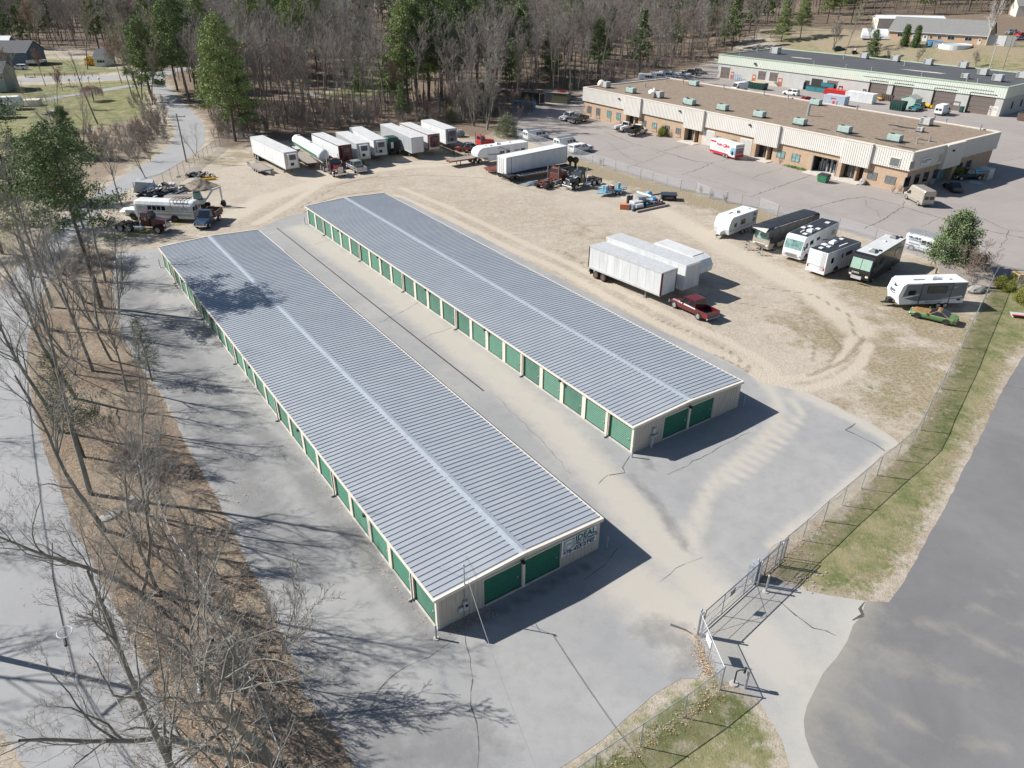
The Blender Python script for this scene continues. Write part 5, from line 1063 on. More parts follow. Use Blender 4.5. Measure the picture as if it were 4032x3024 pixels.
def camper(label, pose, L=None, W=2.45, H=3.1, front='slope', group="travel trailers", zf=.55, body=None, tongue=True, wh=.36, wx=None):
 c, h, l0 = pose; L = L or l0; t = thing("travel_trailer", label, "travel trailer", c, h, group); hw = W/2; xf, xr = L/2, -L/2; body = body or M_white
 if front == 'slope': pr = [(xr, zf+.15), (xr, H-.1), (xr+.12, H), (xf-.75, H), (xf-.35, H-.3), (xf, 1.75), (xf-.02, 1.3), (xf-.25, zf)]
 elif front == 'fifth': pr = [(xr, zf+.2), (xr, H-.1), (xr+.12, H), (xf-1.3, H-.05), (xf-.5, H-.35), (xf, H-1.1), (xf-.1, 1.65), (xf-.5, 1.5), (xf-2.3, 1.45), (xf-2.6, zf+.1)]
 else: pr = [(xr, zf+.1), (xr, H-.1), (xr+.12, H), (xf-.6, H-.05), (xf-.25, H-.35), (xf, 1.7), (xf-.35, zf+.05)]
 b = MB(body); b.prism(pr, -hw, hw); b.build("body", t)
 for x in ((wx if wx is not None else -.5)+.42, (wx if wx is not None else -.5)-.42):
  for s_ in (-1, 1): wheel(t, x, s_*(hw-.08), wh, .22)
 if tongue:
  b = MB(M_mattblack, M_galv); b.loft([[(xf-.3, -.5, .42), (xf-.3, .5, .42), (xf-.3, .5, .52), (xf-.3, -.5, .52)], [(xf+1.1, -.05, .42), (xf+1.1, .05, .42), (xf+1.1, .05, .52), (xf+1.1, -.05, .52)]]); b.cyl((xf+.8, 0, 0), (xf+.8, 0, .85), .035, m=1); b.build("hitch", t)
 return t
# ---------------------------------------------------------------- the trailer row along the woods
RS = 4.05
semi("white box trailer at the left end of the row with a tan and maroon cooling unit", place((2,185,1190),(2,480,1330),2.55,z=RS), side=M_white, front=M_beige, unit=(M_white, 0))
semi("white box trailer with maroon front, parked behind the maroon tractor and silver pickup", place((2,718,1163),(2,955,1268),2.55,z=RS), side=M_white, front=M_maroon, trim=M_maroon, unit=(M_reefer, 0), roof=M_trroof)
semi("grey-sided trailer with black and white cooling unit, third box trailer from the left", place((2,932,1150),(2,1112,1252),2.55,z=RS), side=M_silverside, front=M_beige, unit=(M_white, 1))
semi("white trailer with opened white cooling unit left of the green sleeper cab", place((2,1052,1108),(2,1262,1220),2.55,z=RS), side=M_white, front=M_white, unit=(M_lightgrey, 0))
semi("long dull grey trailer with plain flat front right of the green cab", place((2,1320,1080),(2,1590,1200),2.55,z=RS), side=M_silverside, front=M_silverside)
semi("grey trailer with red top rail and maroon front door panel", place((2,1485,1072),(2,1735,1172),2.55,z=RS), side=M_dirtywhite, trim=M_rustred, front=M_beige, unit=(M_reefer, 0))
semi("white trailer at the right end of the row with a stripped open cooling unit", place((2,1675,1045),(2,1890,1125),2.55,z=RS), side=M_white, front=M_dirtywhite, unit=(M_greytrim, 1))
semi("streaked white semi-trailer with maroon corner posts, wheels toward the storage building", place((9,268,590),(9,905,830),2.55,z=3.9), H=3.9, side=M_dirtywhite, front=M_white, post=M_maroon, roof=M_lightgrey, rust=True, group="white trailers standing in the middle of the dirt lot")
semi("taller white semi-trailer with chipped paint in the middle of three trailers", place((9,415,512),(9,1110,768),2.6,z=4.1), H=4.1, side=M_white, front=M_dirtywhite, trim=M_white, roof=M_lightgrey, group="white trailers standing in the middle of the dirt lot")
t = camper("pale grey-roofed gooseneck box trailer behind the two white semi-trailers", place((9,822,566),(9,1238,716),2.5,z=3.5), H=3.5, front='fifth', tongue=False, wx=-2, group="white trailers standing in the middle of the dirt lot")
p = MB(M_trroof); L_ = t.children[0].dimensions[0] if t.children[0].dimensions[0] else 12; hx = max(v.co.x for v in t.children[0].data.vertices); lx = min(v.co.x for v in t.children[0].data.vertices); p.box(lx+.25, hx-1.4, -1.05, 1.05, 3.49, 3.53); p.build("roof", t)
t = semi("bluish white semi-trailer with bare plywood-coloured end wall beside the fence", place((3,430,1375),(3,960,1270),2.55,z=RS), side=M_white, roof=M_white, front=M_white)
lx = -t.children[0].data.vertices[0].co.x; lx = min(v.co.x for v in t.children[0].data.vertices)
p = MB(M_beige, M_rustred); p.box(lx-.13, lx-.10, -1.2, 1.2, 1.2, 3.9); p.box(lx-.14, lx-.05, -1.29, -1.2, 1.2, 3.9, 1); p.build("end_panel", t)

# tanker and its tractor
cT, hT, LT = place((2,597,1218),(2,828,1352),0.01,z=2.35)
t = thing("tank_trailer", "white cylindrical tank trailer with a green stripe behind the maroon tractor", "tank trailer", cT, hT); LT += 1.2
M_tankg = mat("tank_green", (.02, .26, .10), .4); n = 20; R_ = 1.08
def ring(x, r, z=2.35): return [(x, r*math.cos(k*2*math.pi/n), z+r*math.sin(k*2*math.pi/n)) for k in range(n)]
p = MB(M_white); p.loft([ring(-LT/2, .2), ring(-LT/2+.12, .7), ring(-LT/2+.45, 1.0), ring(-LT/2+.8, R_), ring(LT/2-.8, R_), ring(LT/2-.45, 1.0), ring(LT/2-.12, .7), ring(LT/2, .2)]); p.build("tank", t, smooth=True)
p = MB(M_tankg)
for s_ in (-1, 1):
 for a0, a1 in ((-28, -2),):
  A_ = [R(a0+(a1-a0)*k/4) for k in range(5)]; q0 = [(-LT/2+.8, s_*(R_+.012)*math.cos(a), 2.35+(R_+.012)*math.sin(a)) for a in A_]; q1 = [(LT/2-1.6, s_*(R_+.012)*math.cos(a), 2.35+(R_+.012)*math.sin(a)) for a in A_]
  for k in range(4): q_ = [q0[k], q1[k], q1[k+1], q0[k+1]]; p.poly(q_ if s_ < 0 else q_[::-1])
p.build("stripe", t)
p = MB(M_lightgrey, M_mattblack)
for s_ in (-1, 1): p.box(-LT/2+.5, LT/2-.3, s_*.4-.07, s_*.4+.07, 1.05, 1.4)
p.box(-LT/2+.3, -LT/2+3.2, -1.15, 1.15, 1.05, 1.15, 0); p.cyl((-LT/2+2, 0, 3.3), (-LT/2+2, 0, 3.6), .28, n=12); p.cyl((1, 0, 3.3), (1, 0, 3.55), .28, n=12)
for s_ in (-1, 1): p.box(LT/2-3.6, LT/2-3.45, s_*.7-.07, s_*.7+.07, .1, 1.3)
p.build("undercarriage", t)
p = MB(M_galv); 
for s_ in (-1, 1): p.cyl((-LT/2-.1, s_*.25, 1.0), (-LT/2-.1, s_*.25, 3.2), .03, n=6)
for k in range(7): p.cyl((-LT/2-.1, -.25, 1.1+k*.3), (-LT/2-.1, .25, 1.1+k*.3), .02, n=5)
p.build("ladder", t)
p = MB(M_rustred)
text_mesh(p, "AMERIGAS", 0, (-LT/2+1.6, -R_-.02, 2.6), (1, 0, 0), (0, .25, 1), .6); 
for x in (-LT/2+1.2, -LT/2+2.4):
 for s_ in (-1, 1): wheel(t, x, s_*.95, .5, .56)
tr = tractor("semi_tractor", "maroon and chrome tractor unit coupled to the white tank trailer", place((2,768,1462),(2,932,1556),2.4,end='front',L=7.8), M_maroon, sleeper=False)
b = MB(M_navy); b.box(-.6, .3, -1.0, 1.0, 1.9, 2.3); 
pickup("pickup_truck", "silver crew-cab pickup with covered bed beside the maroon tractor", place((2,1098,1508),(2,1035,1473),2.0,L=5.9), M_silver, cap=None, bedm=M_silver)
# green sleeper cab
_, hg, _ = place((2,1320,1080),(2,1590,1200),2.55,z=RS); t = thing("sleeper_truck", "dark green sleeper cab with a white rear panel wedged between two box trailers", "truck", GZ(2,1452,1352)-Vector((math.cos(hg), math.sin(hg), 0))*1.6, hg)
p = MB(M_dgreen); p.box(-1.4, 1.2, -1.15, 1.15, 1.0, 3.3, bev=.15); p.build("sleeper", t); p = MB(M_mattblack, M_white); p.box(1.19, 1.215, -.75, .75, 1.3, 2.6, 0); p.box(1.2, 1.23, -.6, -.05, 1.35, 2.5, 1); p.build("rear_opening", t)
p = MB(M_dgreen); p.loft([[(-1.4, -1.1, 1.0), (-1.4, 1.1, 1.0), (-1.4, 1.0, 3.2), (-1.4, -1.0, 3.2)], [(-3.0, -1.0, 1.0), (-3.0, 1.0, 1.0), (-2.5, .9, 2.8), (-2.5, -.9, 2.8)]]); p.build("cab", t)
p = MB(M_mattblack); p.box(-4.2, 1.8, -.45, .45, .65, 1.0); p.build("chassis", t)
for x in (-3.2, .9):
 for s_ in (-1, 1): wheel(t, x, s_*.9, .5, .4)
flatbed("equipment_trailer", "low grey wooden-deck equipment trailer with ramps at the left end of the row", place((2,165,1432),(2,280,1490),2.4,z=.75), z=.75, beaver=True, frame=M_greytrim, r=.38, axles=3)
flatbed("flatbed_trailer", "brown wooden flatbed trailer between the first box trailer and the tank trailer", place((2,560,1322),(2,680,1435),2.4,z=1.15), L=10, z=1.15, deck=M_wood, frame=M_brown)
flatbed("flatbed_trailer", "red-framed flatbed trailer sticking out left of the white fifth-wheel camper", place((21,300,246),(21,45,283),2.4,z=1.2), z=1.2, deck=M_wood, frame=M_rustred)
flatbed("flatbed_trailer", "rusty red low deck under the left end of the bluish semi-trailer", place((21,520,318),(21,335,345),2.3,z=.8), L=6, z=.8, deck=M_rustred, frame=M_rustred, r=.38)
p = MB(M_rustred, M_mattblack)
for y in (-.5, .5): p.box(-2.3, 2.3, y-.07, y+.07, 1.0, 1.3)
for k in range(8): p.box(-2.2+k*.62, -2.1+k*.62, -.43, .43, 1.05, 1.2)
for x in (-1.9, 1.9): p.box(x, x+.1, -.55, .55, 0, 1.0)
single(p, "ramp_frame", "red steel ramp frame standing behind the red-framed flatbed trailer", "frame", GZ(21, 135, 232), R(12))
t = camper("white fifth-wheel camper with dark swoosh graphics beside the bluish semi-trailer", place((21,598,142),(21,235,190),2.5,z=3.3), H=3.3, front='fifth', tongue=False, wx=-2.2, wh=.38)
hx = max(v.co.x for v in t.children[0].data.vertices); hw = 1.25
vis = 'L'
for x0, x1 in ((hx-5.9, hx-4.9), (hx-7.2, hx-6.4), (hx-10.6, hx-9.7)): winbox(t, vis, x0, x1, 1.75, 2.25, hw)
p = MB(M_greytrim, M_brown)
for k in range(8): a = k*.4; stripe(p, vis, [(hx-2.2-a, 1.85-.03*k), (hx-2.2-a-.42, 1.82-.03*k), (hx-2.2-a-.42, 1.97-.02*k), (hx-2.2-a, 1.98-.02*k)], hw)
for k in range(9): a = k*.3; z_ = 2.6+.28*math.sin(k*.7); z2_ = 2.6+.28*math.sin((k+1)*.7); stripe(p, vis, [(hx-4.4-a, z_), (hx-4.7-a, z2_), (hx-4.7-a, z2_+.12), (hx-4.4-a, z_+.12)], hw)
stripe(p, vis, [(hx-9.4, 1.95), (hx-8.2, 1.95), (hx-8.25, 2.2), (hx-9.3, 2.15)], hw); p.build("graphics", t)
acunit(t, hx-5.2, 0, 3.3); vent(t, hx-3.4, .3, 3.3); vent(t, hx-8, -.3, 3.3); vent(t, hx-2.6, -.2, 3.3, s=.15)
p = MB(M_galv); p.box(hx-2.9, hx-2.78, -.9, -.8, 0, 1.45); p.box(hx-2.9, hx-2.78, .8, .9, 0, 1.45); p.build("landing_leg", t)
tractor("semi_tractor", "small bright red truck cab parked behind the fifth-wheel camper", place((21,215,212),(21,345,196),2.2,L=6.0,end='front'), M_bred, sleeper=False, chrome=False)
car("parked_car", "silver and red car mostly hidden left of the bright red truck cab", place((21,200,205),(21,145,210),1.8,L=4.6), M_silver, hood=M_bred)
t = flatbed("flatbed_trailer", "long black flatbed trailer carrying a steel truss beside the bluish semi-trailer", place((21,925,318),(21,465,392),2.5,z=1.25), z=1.25, deck=M_mattblack, frame=M_mattblack)
ct, ht, Lt = place((21,860,322),(21,470,385),.01,z=1.3)
p = MB(M_galv, M_rustred); Lh = 4.6
for y in (.15, .95):
 p.box(-Lh, Lh, y-.05, y+.05, 1.27, 1.37)
k = -Lh
while k < Lh: p.box(k, k+.07, .2, .9, 1.28, 1.35); k += .75
for s_ in (-Lh*.55, -Lh*.3): p.cyl((s_, 1.0, 1.3), (s_, 1.0, 2.3), .10, m=1)
single(p, "steel_truss", "galvanised lattice truss lying on the black flatbed trailer", "steel truss", ct, ht)
for i, (x, y, lb) in enumerate(((897, 318, "upright big dark truck wheel, left one of the pair at the fence end of the black flatbed"), (935, 325, "upright big dark truck wheel, right one of the pair at the fence end of the black flatbed"))):
 tw = thing("loose_wheel", lb, "truck wheel", GZ(21, x, y), R(20), "big loose truck wheels"); w_ = wheel(tw, 0, 0, .58, .5, M_rustrim, name="tyre"); w_.location.z = 1.35
 q = MB(M_rustred); q.box(-.12, .12, -.3, .3, 0, .85); q.build("stand", tw)
tractor("semi_tractor", "stripped red truck chassis with bare rusty frame left of the black tractor", place((21,715,492),(21,905,420),2.4,L=7.2), M_rustred, chrome=False, sleeper=False, wreck=True)
tractor("semi_tractor", "black long-nose tractor with chrome tanks and twin exhaust stacks, no trailer", place((21,1150,436),(21,885,505),2.45,L=8.4), M_black, sleeper=False, second=M_black)
p = MB(M_lblue, M_lightgrey)
rr = random.Random(9)
for i in range(12): a = rr.uniform(-.5, .5); x, y = rr.uniform(-1.2, 1.2), rr.uniform(-.6, .6); c_, s_ = math.cos(a), math.sin(a); l_ = rr.uniform(.9, 1.8); z_ = .06+i*.035; p.loft([[(x+u*l_*c_-v*s_*.06, y+u*l_*s_+v*c_*.06, z_+u*.12+dz) for v, dz in ((-1, 0), (1, 0), (1, .06), (-1, .06))] for u in (-1, 1)], i % 2)
single(p, "scrap_metal_heap", "heap of pale blue metal bars in front of the black flatbed trailer", "scrap heap", GZ(21, 640, 448), R(25))["kind"] = "stuff"
# utility trailer with drums
cu, hu, Lu = place((22,388,250),(22,85,312),1.9,L=5.0)
t = thing("utility_trailer", "light blue open utility trailer loaded with drums", "utility trailer", cu, hu); p = MB(M_lblue); 
p.box(-2.3, 2.3, -.9, .9, .55, .63)
for s_ in (-1, 1):
 p.box(-2.3, 2.3, s_*.93-.03, s_*.93+.03, .95, 1.02); k = -2.3
 while k <= 2.3: p.box(k, k+.05, s_*.93-.03, s_*.93+.03, .5, 1.0); k += .57
p.box(2.25, 2.31, -.93, .93, .95, 1.02); p.loft([[(2.3, -.5, .5), (2.3, .5, .5), (2.3, .5, .6), (2.3, -.5, .6)], [(3.4, -.05, .5), (3.4, .05, .5), (3.4, .05, .6), (3.4, -.05, .6)]]); p.build("frame", t)
for s_ in (-1, 1): p = MB(M_lblue); p.box(-1.45, .35, s_*1.0-.12, s_*1.0+.12, .78, .82); p.build("mudguard", t); wheel(t, -.95, s_*1.02, .34, .2); wheel(t, -.15, s_*1.02, .34, .2)
p = MB(M_galv)
for y in np.arange(-.9, .91, .15): p.cyl((-2.35, y, .6), (-2.5, y, 1.9), .012, n=4)
for k in range(6): p.cyl((-2.36-.025*k, -.9, .7+k*.24), (-2.36-.025*k, .9, .7+k*.24), .015, n=4)
p.build("ramp_gate", t)
def drum(x, y, z, m_, label, h=.88, r=.29):
 o = thing("drum", label, "drum", (0, 0, 0)); q = Matrix.Rotation(hu, 3, 'Z') @ Vector((x, y, 0)); o.location = cu+q+Vector((0, 0, z)); p = MB(m_); n = 14
 p.loft([[(rr_*math.cos(k*2*math.pi/n), rr_*math.sin(k*2*math.pi/n), zz) for k in range(n)] for zz, rr_ in ((0, r), (h*.32, r), (h*.34, r+.015), (h*.36, r), (h*.65, r), (h*.67, r+.015), (h*.69, r), (h, r), (h, r*.9))]); p.build("barrel", o)
 p = MB(M_lightgrey); p.cyl((0, 0, h), (0, 0, h+.02), r*.86, n=14); p.build("lid", o); o["group"] = "drums on the blue utility trailer"
drum(1.75, .45, .63, M_lblue, "tall pale blue drum at the tongue end of the utility trailer", 1.05); drum(1.5, -.45, .63, M_lblue, "light blue drum nearest the camera on the utility trailer"); drum(.85, -.35, .63, M_lblue, "second light blue drum from the tongue on the near side of the trailer")
drum(.5, .5, .63, M_rustred, "rusty orange drum at the back of the utility trailer between blue drums", .95, .36); drum(.2, -.1, .63, M_rust, "brown rusty drum in the middle of the utility trailer"); drum(-1.3, .1, .63, M_lblue, "teal drum standing beside the mesh ramp gate", 1.05)
# junk rows
def item(mb, name, label, cat, n_, x, y, rz=0, z=0, group=None): 
 o = single(mb, name, label, cat, GZ(n_, x, y)+Vector((0, 0, z)), rz, group); return o
p = MB(M_orange); p.box(-.75, .75, -.4, .4, 0, .75, bev=.04); p.box(-.77, .77, -.42, .42, .75, .82, bev=.03); item(p, "storage_chest", "orange lidded chest at the end of the junk pile", "chest", 22, 345, 455, R(-10))
p = MB(M_blue); p.cyl((0, 0, 0), (0, 0, .8), .32, n=12); item(p, "barrel", "blue plastic barrel beside the orange chest", "barrel", 22, 418, 458)
p = MB(M_plastic); p.cyl((0, 0, 0), (0, 0, .85), .27, .33, n=12); p.cyl((0, 0, .85), (0, 0, .9), .36, n=12); item(p, "waste_bin", "dark grey round bin in front of the junk pile", "bin", 22, 455, 472)
p = MB(M_white); p.cyl((-.7, 0, .4), (.7, 0, .4), .4, n=14); item(p, "water_heater", "white cylinder lying in the junk pile by the grey bin", "water heater", 22, 520, 452, R(30))
for i in range(4):
 p = MB(M_dgreen if i % 2 else M_brown); p.cyl((0, 0, 0), (0, 0, 1.25+.1*(i % 2)), .14, n=8); item(p, "post", ("dark green" if i % 2 else "brown")+" upright post behind the orange chest, "+("first", "second", "third", "last")[i]+" from the left", "post", 22, 378+i*19, 385, group="posts standing behind the orange chest")
p = MB(M_lightgrey); p.box(-.9, .9, -.7, .7, 0, .9, bev=.05); item(p, "crate", "pale grey box in the middle of the junk pile", "crate", 22, 490, 420, R(28))
p = MB(M_plastic, M_galv); p.box(-.7, .7, -.5, .5, 0, 1.3, 0); 
for k in range(6): p.box(-.6+k*.22, -.5+k*.22, -.53, -.5, .1, 1.2, 1)
item(p, "metal_cabinet", "grey slatted metal cabinet leaning in the junk pile", "cabinet", 22, 545, 395, R(20))
p = MB(M_lblue); p.blob((0, 0, .55), (.6, .5, .6), seed=3, jit=.1); item(p, "plastic_tub", "pale blue rounded tub on the junk pile", "tub", 22, 642, 340, 0, .35)
p = MB(M_blue); p.blob((0, 0, .3), (.7, .5, .35), seed=5, jit=.4); item(p, "blue_tarpaulin", "crumpled bright blue tarp on the junk pile", "tarp", 22, 700, 375, 0, .3)
p = MB(M_white, M_lightgrey); p.box(-1.6, 1.6, -.1, .1, .0, .25, 0); item(p, "white_pipe", "long white pipe lying across the junk pile", "pipe", 22, 585, 345, R(-52), .9)
rr = random.Random(12); p = MB(M_mattblack, M_greytrim, M_white, M_rustred, M_wood, M_blue)
for i in range(46):
 x, y = rr.uniform(-2.7, 2.7), rr.uniform(-.9, .9); s_ = rr.uniform(.12, .5); p.box(x-s_, x+s_, y-s_*.5, y+s_*.5, 0, rr.uniform(.15, .7), rr.randrange(6), rz=rr.uniform(0, 3))
o = item(p, "junk_heap", "long heap of mixed scrap between the orange chest and black truck cap", "junk heap", 22, 640, 400, R(28)); o["kind"] = "stuff"
for i, (x, y) in enumerate(((650, 440), (700, 455))):
 p = MB(M_wood if i else M_mattblack); p.box(-3.4, 3.4, -.18, .18, 0, .28); item(p, "timber_beam", ("grey weathered" if i else "dark")+" long beam lying along the front of the junk heap", "beam", 22, x, y, R(34), group="long beams along the junk heap")
p = MB(M_wood); p.box(-1.9, 1.9, -.5, .5, 0, .2); item(p, "plank_stack", "low stack of greenish planks behind the junk heap", "planks", 22, 720, 268, R(30))
t = thing("bed_cover", "black fibreglass pickup bed cover sitting on the dry grass", "truck cap", GZ(22, 895, 335), R(-6)); p = MB(M_mattblack); p.loft([[(-1.25, -.95, .05), (1.25, -.95, .05), (1.25, .95, .05), (-1.25, .95, .05)], [(-1.1, -.8, .95), (1.1, -.8, .95), (1.1, .8, .95), (-1.1, .8, .95)]]); p.build("shell", t); p = MB(M_black); p.box(-1.3, 1.3, -1.0, 1.0, .9, .98); p.build("lid", t); p = MB(M_glass); p.box(-.7, .7, -.93, -.88, .35, .7); p.build("window", t)

# ---------------------------------------------------------------- campers and motorhomes by the fence
pose = place((9,1738,272),(9,1530,345),2.4,z=2.95)
c, h, l0 = pose; l0 += 1.0; c = c+Vector((math.cos(h), math.sin(h), 0))*.5
t = camper("small white travel trailer with brown windows standing alone near the fence", (c, h, l0), H=2.95, wx=-.6); hw = 1.225; xf = l0/2
vis = 'L' if Vector((-math.sin(h), math.cos(h), 0)).dot(c) < 0 else 'R'
M_bwin = mat("brown_window_glass", (.10, .075, .055), .12, spec=.8)
for x0, x1, z0, z1 in ((xf-1.9, xf-1.3, 1.45, 2.0), (xf-4.0, xf-2.9, 1.5, 2.2), (-xf+.4, -xf+1.05, 1.35, 1.9), (-xf+.4, -xf+1.05, 2.2, 2.6)): winbox(t, vis, x0, x1, z0, z1, hw, M_mattblack, M_bwin)
p = MB(M_blue); stripe(p, vis, [(-xf+.1, 1.12), (xf-.3, 1.0), (xf-.3, 1.04), (-xf+.1, 1.16)], hw); stripe(p, vis, [(-xf+.1, 1.2), (xf-.3, 1.1), (xf-.3, 1.13), (-xf+.1, 1.23)], hw); p.build("stripes", t)
acunit(t, .2, 0, 2.95); vent(t, -xf+.9, .2, 2.95, s=.17); p = MB(M_white); p.loft([[(xf-.2, -.55, .55), (xf-.2, .55, .55), (xf-.3, .55, 1.25), (xf-.3, -.55, 1.25)], [(xf+.55, -.3, .55), (xf+.55, .3, .55), (xf+.45, .25, .95), (xf+.45, -.25, .95)]]); p.build("gas_bottle_cover", t)
p = MB(M_mattblack); p.box(xf-2.9, xf-1.9, -.3, -.24, 2.96, 3.02); p.build("antenna", t)

def lside(pose): c, h, _ = pose; return 'L' if Vector((-math.sin(h), math.cos(h), 0)).dot(c) < 0 else 'R'
pose = place((10,433,305),(9,1812,452),2.55,z=3.5)
t = motorhome("motorhome under a black tarpaulin with its silver front end uncovered", pose, H=3.4, body=M_champ, roof=M_tarp, lower=M_champ); L_ = pose[2]; hw = 1.275; xf = L_/2
p = MB(M_tarp); rr = random.Random(2); rings = []; n = 26
for i in range(n+1):
 x = -xf-.05+(L_-.55)*i/n; w_ = hw+.05+rr.uniform(0, .05); zb_ = 1.15+rr.uniform(-.12, .12)+(.9 if i > n-2 else 0); dz = rr.uniform(-.02, .04)
 rings.append([(x, -w_, zb_), (x, -w_+rr.uniform(-.02, .02), 2.3), (x, -w_+.02, 3.25), (x, -w_+.2, 3.47+dz), (x, -.4, 3.50+dz*.5), (x, .4, 3.50-dz*.5), (x, w_-.2, 3.47+dz), (x, w_-.02, 3.25), (x, w_+rr.uniform(-.02, .02), 2.3), (x, w_, zb_)])
p.loft(rings, 0, cap=False, close=False); p.poly(rings[0]); p.poly([(xf-.5, -hw-.02, 3.1), (xf-.2, -hw+.2, 2.95), (xf-.2, hw-.2, 2.95), (xf-.5, hw+.02, 3.1), (xf-.6, hw-.1, 3.48), (xf-.6, -hw+.1, 3.48)][::-1]); p.build("tarpaulin", t)
for i, (x, y) in enumerate(((1637, 625), (1750, 672))):
 q = thing("step_ladder", ("left" if i == 0 else "right")+" small black and white step ladder in front of the tarp-covered motorhome", "step ladder", GZ(9, x, y), pose[1], "step ladders by the covered motorhome")
 f = MB(M_galv)
 for s_ in (-.22, .22):
  f.loft([[(.35, s_-.025, 0), (.35, s_+.025, 0), (.30, s_+.025, 0), (.30, s_-.025, 0)], [(.05, s_-.025, 1.15), (.05, s_+.025, 1.15), (0, s_+.025, 1.15), (0, s_-.025, 1.15)]]); f.loft([[(-.35, s_-.02, 0), (-.35, s_+.02, 0), (-.31, s_+.02, 0), (-.31, s_-.02, 0)], [(0, s_-.02, 1.15), (0, s_+.02, 1.15), (.03, s_+.02, 1.15), (.03, s_-.02, 1.15)]])
 f.build("frame", q); f = MB(M_mattblack); f.box(-.05, .15, -.25, .25, 1.15, 1.19); f.box(.1, .32, -.2, .2, .75, .78); f.box(.2, .38, -.2, .2, .38, .41); f.build("steps", q)
pose = place((10,612,380),(10,292,532),2.55,z=3.4)
t = motorhome("white class A motorhome with many white roof vents beside the covered one", pose, H=3.35); L_ = pose[2]; xf = L_/2; v_ = lside(pose)
for x, y, k in ((xf-1.9, .55, 0), (xf-3.6, .45, 1), (xf-5.1, .75, 0), (xf-5.3, -.45, 0), (xf-4.2, -.85, 0), (-xf+1.9, .4, 0)): (acunit(t, x, y, 3.38, 1.15) if k else vent(t, x, y, 3.38, s=.3))
p = MB(M_white); p.box(xf-3.2, xf-2.2, -.3, -.15, 3.38, 3.5); p.build("antenna", t)
for x0, x1, z0, z1 in ((xf-1.7, xf-1.15, 1.75, 2.5), (xf-3.2, xf-2.2, 1.95, 2.6), (xf-5.0, xf-4.0, 2.15, 2.6), (-xf+1.0, -xf+2.0, 1.9, 2.6)): winbox(t, v_, x0, x1, z0, z1, 1.275, M_lightgrey)
p = MB(M_greytrim, M_navy); stripe(p, v_, [(-xf+.1, 1.3), (xf-.5, 1.25), (xf-.5, 1.30), (-xf+.1, 1.36)], 1.275); stripe(p, v_, [(-xf+.1, 1.15), (xf-.5, 1.1), (xf-.5, 1.13), (-xf+.1, 1.18)], 1.275)
for k in range(4): stripe(p, v_, [(-xf+2.2+k*.5, 1.45+.1*k), (-xf+3.2+k*.5, 1.55+.1*k), (-xf+2.9+k*.5, 1.65+.1*k)], 1.275, 1)
p.build("stripes", t)
pose = place((10,515,655),(10,800,548),2.5,z=3.25)
t = motorhome("white motorhome parked tail-first with a rear ladder and dark roof", pose, L=pose[2]+.3, H=3.2, classA=False); xf = pose[2]/2+.15; v_ = lside(pose)
for x, y, k in ((-xf+.9, .3, 0), (-xf+2.1, 0, 0), (-xf+2.4, .75, 2), (-xf+3.9, .5, 1), (xf-1.7, .6, 0)): (acunit(t, x, y, 3.23, 1.1) if k == 1 else vent(t, x, y, 3.23, s=.26) if k == 0 else vent(t, x, y, 3.23, s=.34))
p = MB(M_glass); p.box(xf-3.4, xf-2.2, .1, .8, 3.23, 3.26); p.build("solar_panel", t)
p = MB(M_white); p.box(-xf+3.4, -xf+5.2, -.75, -.6, 3.23, 3.3); p.build("awning_rail", t)
for x0, x1, z0, z1 in ((-xf+1.0, -xf+1.7, 1.6, 2.4), (xf-3.5, xf-1.9, 1.9, 2.5), (xf-4.4, xf-4.0, 1.8, 2.5)): winbox(t, v_, x0, x1, z0, z1, 1.25)
p = MB(M_galv)
for y in (-.55, -.9): p.cyl((-xf-.1, y, .9), (-xf-.1, y, 3.3), .02, n=5)
for k in range(8): p.cyl((-xf-.1, -.55, 1.0+k*.3), (-xf-.1, -.9, 1.0+k*.3), .015, n=5)
p.build("rear_ladder", t)
p = MB(M_greytrim, M_navy)
for k in range(5): z_ = 1.0+k*.13; stripe(p, v_, [(-xf+.4+k*.2, z_), (-xf+2.6+k*.5, z_+.22), (-xf+2.6+k*.5, z_+.26)], 1.25, k % 2)
for k in range(8): y = 1.1-k*.28; p.poly([(-xf-.012, y, 1.25+.06*math.sin(k)), (-xf-.012, y-.28, 1.25+.06*math.sin(k+1)), (-xf-.012, y-.28, 1.30+.06*math.sin(k+1)), (-xf-.012, y, 1.32+.06*math.sin(k))], 0)
p.build("stripes", t)
pose = place((10,1205,517),(10,890,708),2.6,z=3.55)
t = motorhome("black class A motorhome with pale grey roof and curtained windscreen", pose, W=2.6, H=3.5, body=M_black, roof=M_trroof, glass=mat("curtained_glass", (.36, .52, .44), .25, spec=.8, var=.25, scale=5, streak=(1, 6, .3)), lower=M_black); xf = pose[2]/2; v_ = lside(pose)
for x, y, k in ((xf-2.7, .35, 1), (-xf+1.5, .1, 1), (-xf+.8, .7, 0), (xf-3.6, .8, 0), (xf-3.2, -.1, 2), (-xf+3.8, -.2, 2)): (acunit(t, x, y, 3.53, 1.15, M_greytrim) if k == 1 else vent(t, x, y, 3.53, M_white if k == 2 else M_mattblack, s=.2))
for x0, x1, z0, z1 in ((xf-1.8, xf-1.2, 1.9, 2.7), (xf-4.2, xf-3.0, 2.0, 2.7), (-xf+2.0, -xf+3.6, 2.0, 2.8)): winbox(t, v_, x0, x1, z0, z1, 1.3, M_mattblack)
p = MB(M_beige, M_lightgrey)
for k in range(4): z_ = 1.15+k*.22; stripe(p, v_, [(xf-.9, z_-.1), (xf-4.5-k*.4, z_+.42), (xf-4.5-k*.4, z_+.46)], 1.3, k % 2); stripe(p, v_, [(xf-5, z_+.1), (-xf+.7, z_+.5), (-xf+.7, z_+.55)], 1.3, 0)
p.box(xf-.02, xf+.075, -.62, .62, .72, 1.1, 1); p.build("stripes", t)
